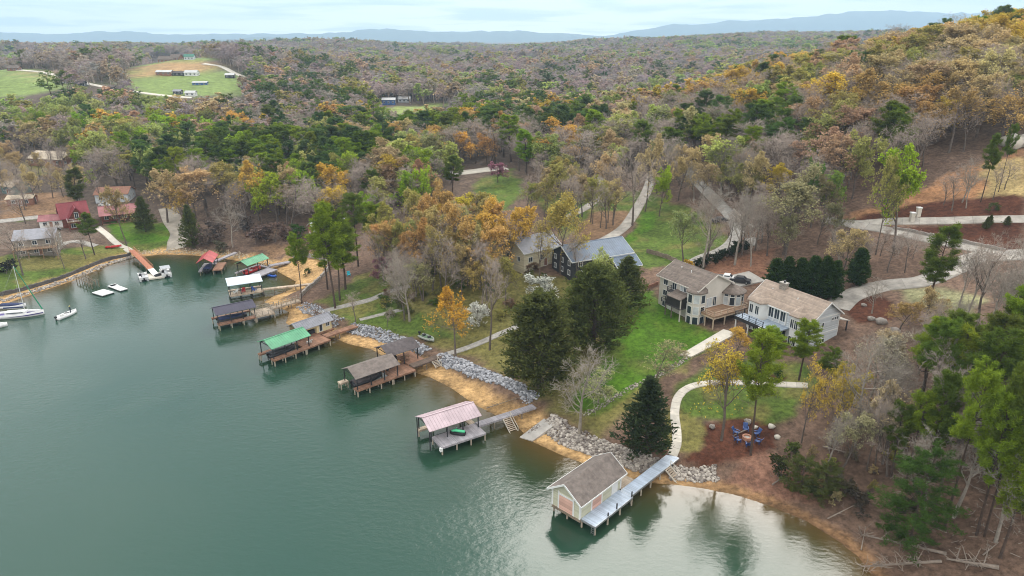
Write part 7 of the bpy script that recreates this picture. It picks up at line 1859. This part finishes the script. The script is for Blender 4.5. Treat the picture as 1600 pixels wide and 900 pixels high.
# low stone walls
def stone_wall(name, label, px, h, w_, m, lift=0):
    ln = smooth_line(PP(px), 0.9); o = thing(name, label, 'wall', (0, 0, 0))
    for i in range(len(ln) - 1):
        a, b_ = ln[i], ln[i + 1]; z = gz(*((a + b_) / 2)); hh = h * random.uniform(.85, 1.1)
        MB().bar((a[0], a[1], z + hh / 2 - .2), (b_[0], b_[1], z + hh / 2 - .2), w_ * random.uniform(.85, 1.1), hh + .4).build('stone', m, o)
stone_wall('retaining_wall', 'low curved stone wall around the sandy cove lot', [(458, 404), (485, 402), (505, 408), (514, 418), (505, 432), (485, 450), (470, 466)], 1.0, .5, M_stone)
stone_wall('roadside_wall', 'long stone kerb wall along the lower driveway', [(1395, 358), (1440, 366), (1500, 378), (1570, 393)], .7, .5, M_stone)
stone_wall('drive_kerb', 'pale kerb wall beside the gravel drive', [(1146, 328), (1160, 342), (1178, 356)], .5, .4, M_concrete_pale)
stone_wall('cove_wall', 'dark low seawall along the cove lawn', [(0, 462), (60, 447), (100, 434), (130, 422), (165, 408), (205, 399)], .9, .5, mat('dark_stone', (0.09, 0.08, 0.075), .9, .3))
stone_wall('garden_wall', 'rust-coloured low wall below the black house', [(1008, 452), (1028, 444)], .8, .3, M_brick)
stone_wall('wooden_fence', 'low brown fence behind the black house', [(1010, 395), (1035, 402), (1062, 413)], 1.1, .12, M_pile)

# ------------------------------------------------------------------ stones, logs, small things
def rock_proto(s):
    rg = np.random.default_rng(s)
    me = bpy.data.meshes.new('boulder'); bm = bmesh.new(); bmesh.ops.create_icosphere(bm, subdivisions=1, radius=0.5)
    for v in bm.verts: v.co *= 0.7 + 0.5 * rg.random()
    for v in bm.verts: v.co.z *= 0.75
    bm.to_mesh(me); bm.free(); return np.array([v.co[:] for v in me.vertices]), np.array([p_.vertices[:] for p_ in me.polygons])
RP = [rock_proto(s) for s in range(6)]
def rocks(name, label, pts, smin, smax, m, dens_jit=1.0):
    V = []; Fc = []; o = 0
    for (x, y, z) in pts:
        v, f = RP[random.randrange(6)]; s = smin * .7 + (smax * 1.15 - smin * .7) * random.random() ** 2; a_ = random.uniform(0, 6.28)
        Rm = np.array(((math.cos(a_), -math.sin(a_), 0), (math.sin(a_), math.cos(a_), 0), (0, 0, 1)))
        V.append((v @ Rm.T) * s + np.array((x, y, z + s * .12))); Fc.append(f + o); o += len(v)
    ob = bpy.data.objects.new(name, np_mesh(name, np.concatenate(V), [np.concatenate(Fc)], [m])); COL.objects.link(ob)
    return tag(ob, label, None, kind='stuff')
def rip_mat(name, lo, hi):
    m = bpy.data.materials.new(name); m.use_nodes = True; t = m.node_tree; b = t.nodes['Principled BSDF']
    g = t.nodes.new('ShaderNodeNewGeometry'); rp = t.nodes.new('ShaderNodeValToRGB'); rp.color_ramp.elements[0].color = (*lo, 1); rp.color_ramp.elements[1].color = (*hi, 1)
    t.links.new(g.outputs['Random Per Island'], rp.inputs[0]); t.links.new(rp.outputs[0], b.inputs['Base Color']); b.inputs['Roughness'].default_value = .9; return m
RIP_GREY = rip_mat('grey_riprap', (0.09, 0.095, 0.105), (0.40, 0.40, 0.42)); RIP_TAN = rip_mat('tan_riprap', (0.09, 0.07, 0.06), (0.43, 0.385, 0.33))
def band(px, w0, w1, n):
    """points scattered along a line of the shore, between offsets w0..w1 to its land side"""
    ln = smooth_line(PP(px), 0.5); t = np.gradient(ln, axis=0); t /= np.linalg.norm(t, axis=1)[:, None]; pts = []
    for _ in range(n):
        i = random.randrange(len(ln)); f = random.uniform(w0, w1); x = ln[i, 0] - t[i, 1] * f + random.uniform(-.3, .3); y = ln[i, 1] + t[i, 0] * f + random.uniform(-.3, .3)
        pts.append((x, y, max(gz(x, y), 0)))
    return pts
rocks('riprap', 'bank of grey broken stone below the broad evergreen', band([(684, 560), (720, 572), (760, 588), (800, 603), (832, 625)], -1.0, 1.6, 2300), .3, .75, RIP_GREY)
rocks('riprap', 'bank of grey stone behind the brown dock', band([(545, 515), (590, 524), (640, 540), (662, 550)], -1.0, 1.6, 1300), .3, .7, RIP_GREY)
rocks('riprap', 'bank of tan stone beside the boathouse walkway', band([(852, 662), (880, 684), (930, 705), (980, 722), (1030, 737)], -1.3, 2.0, 2600), .3, .75, RIP_TAN)
rocks('riprap', 'pile of pale stone under the walkway steps', band([(1050, 742), (1080, 745), (1118, 745)], -1.0, 1.8, 600), .3, .7, RIP_TAN)
rocks('riprap', 'strip of small stones along the cove seawall', band([(0, 470), (60, 452), (120, 432), (165, 413), (205, 401)], -1.2, .6, 900), .3, .7, RIP_TAN)
rocks('riprap', 'scattered pale stones on the cove beach', band([(215, 396), (270, 393), (330, 396), (380, 402), (420, 412)], -1.5, 2.0, 700), .25, .6, rip_mat('sandy_riprap', (0.25, 0.19, 0.12), (0.5, 0.42, 0.30)))
rocks('riprap', 'stones around the end of the footbridge', band([(470, 478), (500, 488), (530, 505)], -1.5, 1.5, 500), .3, .6, RIP_GREY)
rocks('swale_stones', 'line of small stones in the lawn swale', band([(912, 648), (950, 628), (985, 607), (1040, 580), (1082, 553)], -.5, .5, 500), .18, .42, RIP_TAN)
def boulder(px, py, s, label, m=None):
    l_ = ground_at(px, py, 0); v, f = RP[random.randrange(6)]; ob = bpy.data.objects.new('boulder', np_mesh('boulder', v * s, [f], [m or M_stone])); COL.objects.link(ob); ob.location = (l_[0], l_[1], l_[2] + s * .15); ob.rotation_euler = (0, 0, random.random() * 6); return tag(ob, label, 'boulder')
for px, py, s, lb in ((1112, 668, 1.3, 'grey boulder at the corner of the fire pit mulch'), (1168, 660, 1.3, 'boulder above the blue chairs'), (1180, 668, .9, 'small pale boulder next to the ring of chairs'), (1205, 668, 1.4, 'pale long boulder at the far side of the fire pit'), (1214, 684, 1.2, 'pale boulder beside the green bush'),
                      (1145, 585, 1.2, 'grey boulder above the bend of the footpath'), (1177, 588, 1.2, 'pale boulder on the small mulch bed'), (1205, 594, 1.0, 'pale boulder beside the footpath end'), (1378, 505, 2.6, 'big grey boulder at the lower side of the round mulch bed'), (1400, 520, 2.2, 'grey boulder below the round mulch bed'), (1362, 500, 1.8, 'rounded boulder in the round mulch bed'),
                      (1580, 228, 7.0, 'large whitish rock outcrop above the straw clearing'), (1600, 226, 6.0, 'whitish rock beside the large outcrop'), (1350, 478, 1.3, 'small boulder at the rim of the round mulch bed')):
    boulder(px, py, s, lb, M_concrete_pale if 'pale' in lb or 'whitish' in lb else M_stone)
def log(px0, py0, px1, py1, r_, label, m, branches=0, lift=.3):
    a = P(px0, py0); b_ = P(px1, py1); a[2] += lift; b_[2] += lift
    o = thing('fallen_tree', label, 'log', tuple(a)); b2 = Vector(b_ - a)
    MB().tube((0, 0, 0), b2, r_, r_ * .4, 7).build('trunk', m, o)
    if branches:
        q = MB()
        for k in range(branches):
            f = random.uniform(.2, 1); s = b2 * f; d = Vector((random.uniform(-1, 1), random.uniform(-1, 1), random.uniform(-.1, .9))).normalized() * random.uniform(.8, 2.4)
            e_ = s + d; q.tube(s, e_, r_ * .3, r_ * .1, 4)
            for _ in range(3):
                s3 = s + d * random.uniform(.3, .9); q.tube(s3, s3 + Vector((random.uniform(-.7, .7), random.uniform(-.7, .7), random.uniform(-.3, .5))), r_ * .14, r_ * .06, 3)
        q.build('branch', m, o)
    return o
M_drift = mat('driftwood', (0.22, 0.18, 0.145), .9, .25, 2.0)
log(1478, 868, 1345, 838, .22, 'long pale fallen tree lying along the shore below the pines', M_drift, 34)
log(1470, 880, 1345, 888, .20, 'whitish fallen tree with comb-like branches at the waterline', M_drift, 46)
log(1560, 890, 1478, 876, .28, 'grey fallen trunk under the bent pine', M_drift, 16)
log(1206, 760, 1242, 735, .12, 'thin pale fallen stem beside the dark bush', M_drift, 5)
log(1292, 815, 1338, 792, .10, 'thin pale leaning stick on the clay bank', M_drift, 4, .5)
log(1285, 700, 1345, 715, .12, 'grey fallen limb between the yellow trees and the woods', M_drift, 14)
log(1535, 870, 1560, 850, .10, 'short pale fallen limb in the leaf litter', M_drift, 3)
log(1345, 862, 1352, 825, .09, 'pale snapped sapling by the clay bank', M_drift, 4)
log(1165, 674, 1146, 683, .12, 'short pale bench log beside the fire pit', M_drift, 0)
log(760, 640, 815, 622, .10, 'dark drift log on the sandy beach', M_pile, 4)
log(1480, 560, 1530, 575, .12, 'fallen limb on the leaf litter beside the rounded tree', M_drift, 6)
log(1400, 610, 1440, 625, .10, 'fallen limb at the edge of the pines', M_drift, 5)
# brush pile on the ramp slab by the shore
pq = [P(812, 684), P(832, 690), P(868, 664), P(850, 655)]
MB().slab([(p_[0], p_[1], p_[2] + .15) for p_ in pq], .6).build('pavement', M_concrete, label='short concrete launch slab on the beach', kind='structure')
bp_ = ground_at(836, 672, .1); bo_ = thing('brush_pile', 'heap of dark brown brush on the concrete launch slab', 'brush pile', bp_, R(35)); q = MB()
for k in range(70):
    x, y = random.gauss(0, 1.0), random.gauss(0, .35); d = Vector((random.uniform(-1, 1), random.uniform(-1, 1), random.uniform(-.2, .4))); q.tube((x, y, random.uniform(.05, .5)), Vector((x, y, .3)) + d * .6, .035, .02, 3)
q.build('twig', mat('dark_brush', (0.07, 0.035, 0.025), .9), bo_)
# ground litter: stones and sticks nobody could count
pts = []
Wp = PP([(1350, 640), (1450, 540), (1650, 500), (1650, 880), (1480, 860), (1380, 780)])[:, :2]
lo, hi = Wp.min(0), Wp.max(0); V = []; Fc = []
for k in range(900):
    x, y = random.uniform(lo[0], hi[0]), random.uniform(lo[1], hi[1])
    if not in_poly(np.array([x]), np.array([y]), Wp)[0]: continue
    a_ = random.uniform(0, 6.28); l2 = random.uniform(.4, 1.8); z = gz(x, y) + .06; d = np.array((math.cos(a_), math.sin(a_), 0)) * l2 / 2; nn = np.array((-math.sin(a_), math.cos(a_), 0)) * .05; c = np.array((x, y, z)); o_ = len(V)
    V += [c - d - nn, c - d + nn, c + d + nn, c + d - nn, c - d + (0, 0, .08), c + d + (0, 0, .08)]; Fc += [(o_, o_ + 3, o_ + 5, o_ + 4), (o_ + 1, o_ + 4, o_ + 5, o_ + 2)]
ob = bpy.data.objects.new('twig_litter', np_mesh('twig_litter', V, [np.array(Fc)], [M_drift])); COL.objects.link(ob); tag(ob, 'scattered pale sticks on the brown forest floor', None, kind='stuff')

# haze between the ridges
hb = MB().box(-19500, 19500, -250, 15500, -9.0, 860)
hm = bpy.data.materials.new('haze'); hm.use_nodes = True
t = hm.node_tree; t.nodes.clear()
ho = t.nodes.new('ShaderNodeOutputMaterial'); pv = t.nodes.new('ShaderNodeVolumePrincipled')
pv.inputs['Color'].default_value = (0.54, 0.78, 1.0, 1); pv.inputs['Density'].default_value = 0.00013; pv.inputs['Anisotropy'].default_value = 0.0
t.links.new(pv.outputs[0], ho.inputs['Volume'])
hz_o = hb.build('haze', hm, kind='stuff', label='thin bluish haze in the air over the valley')
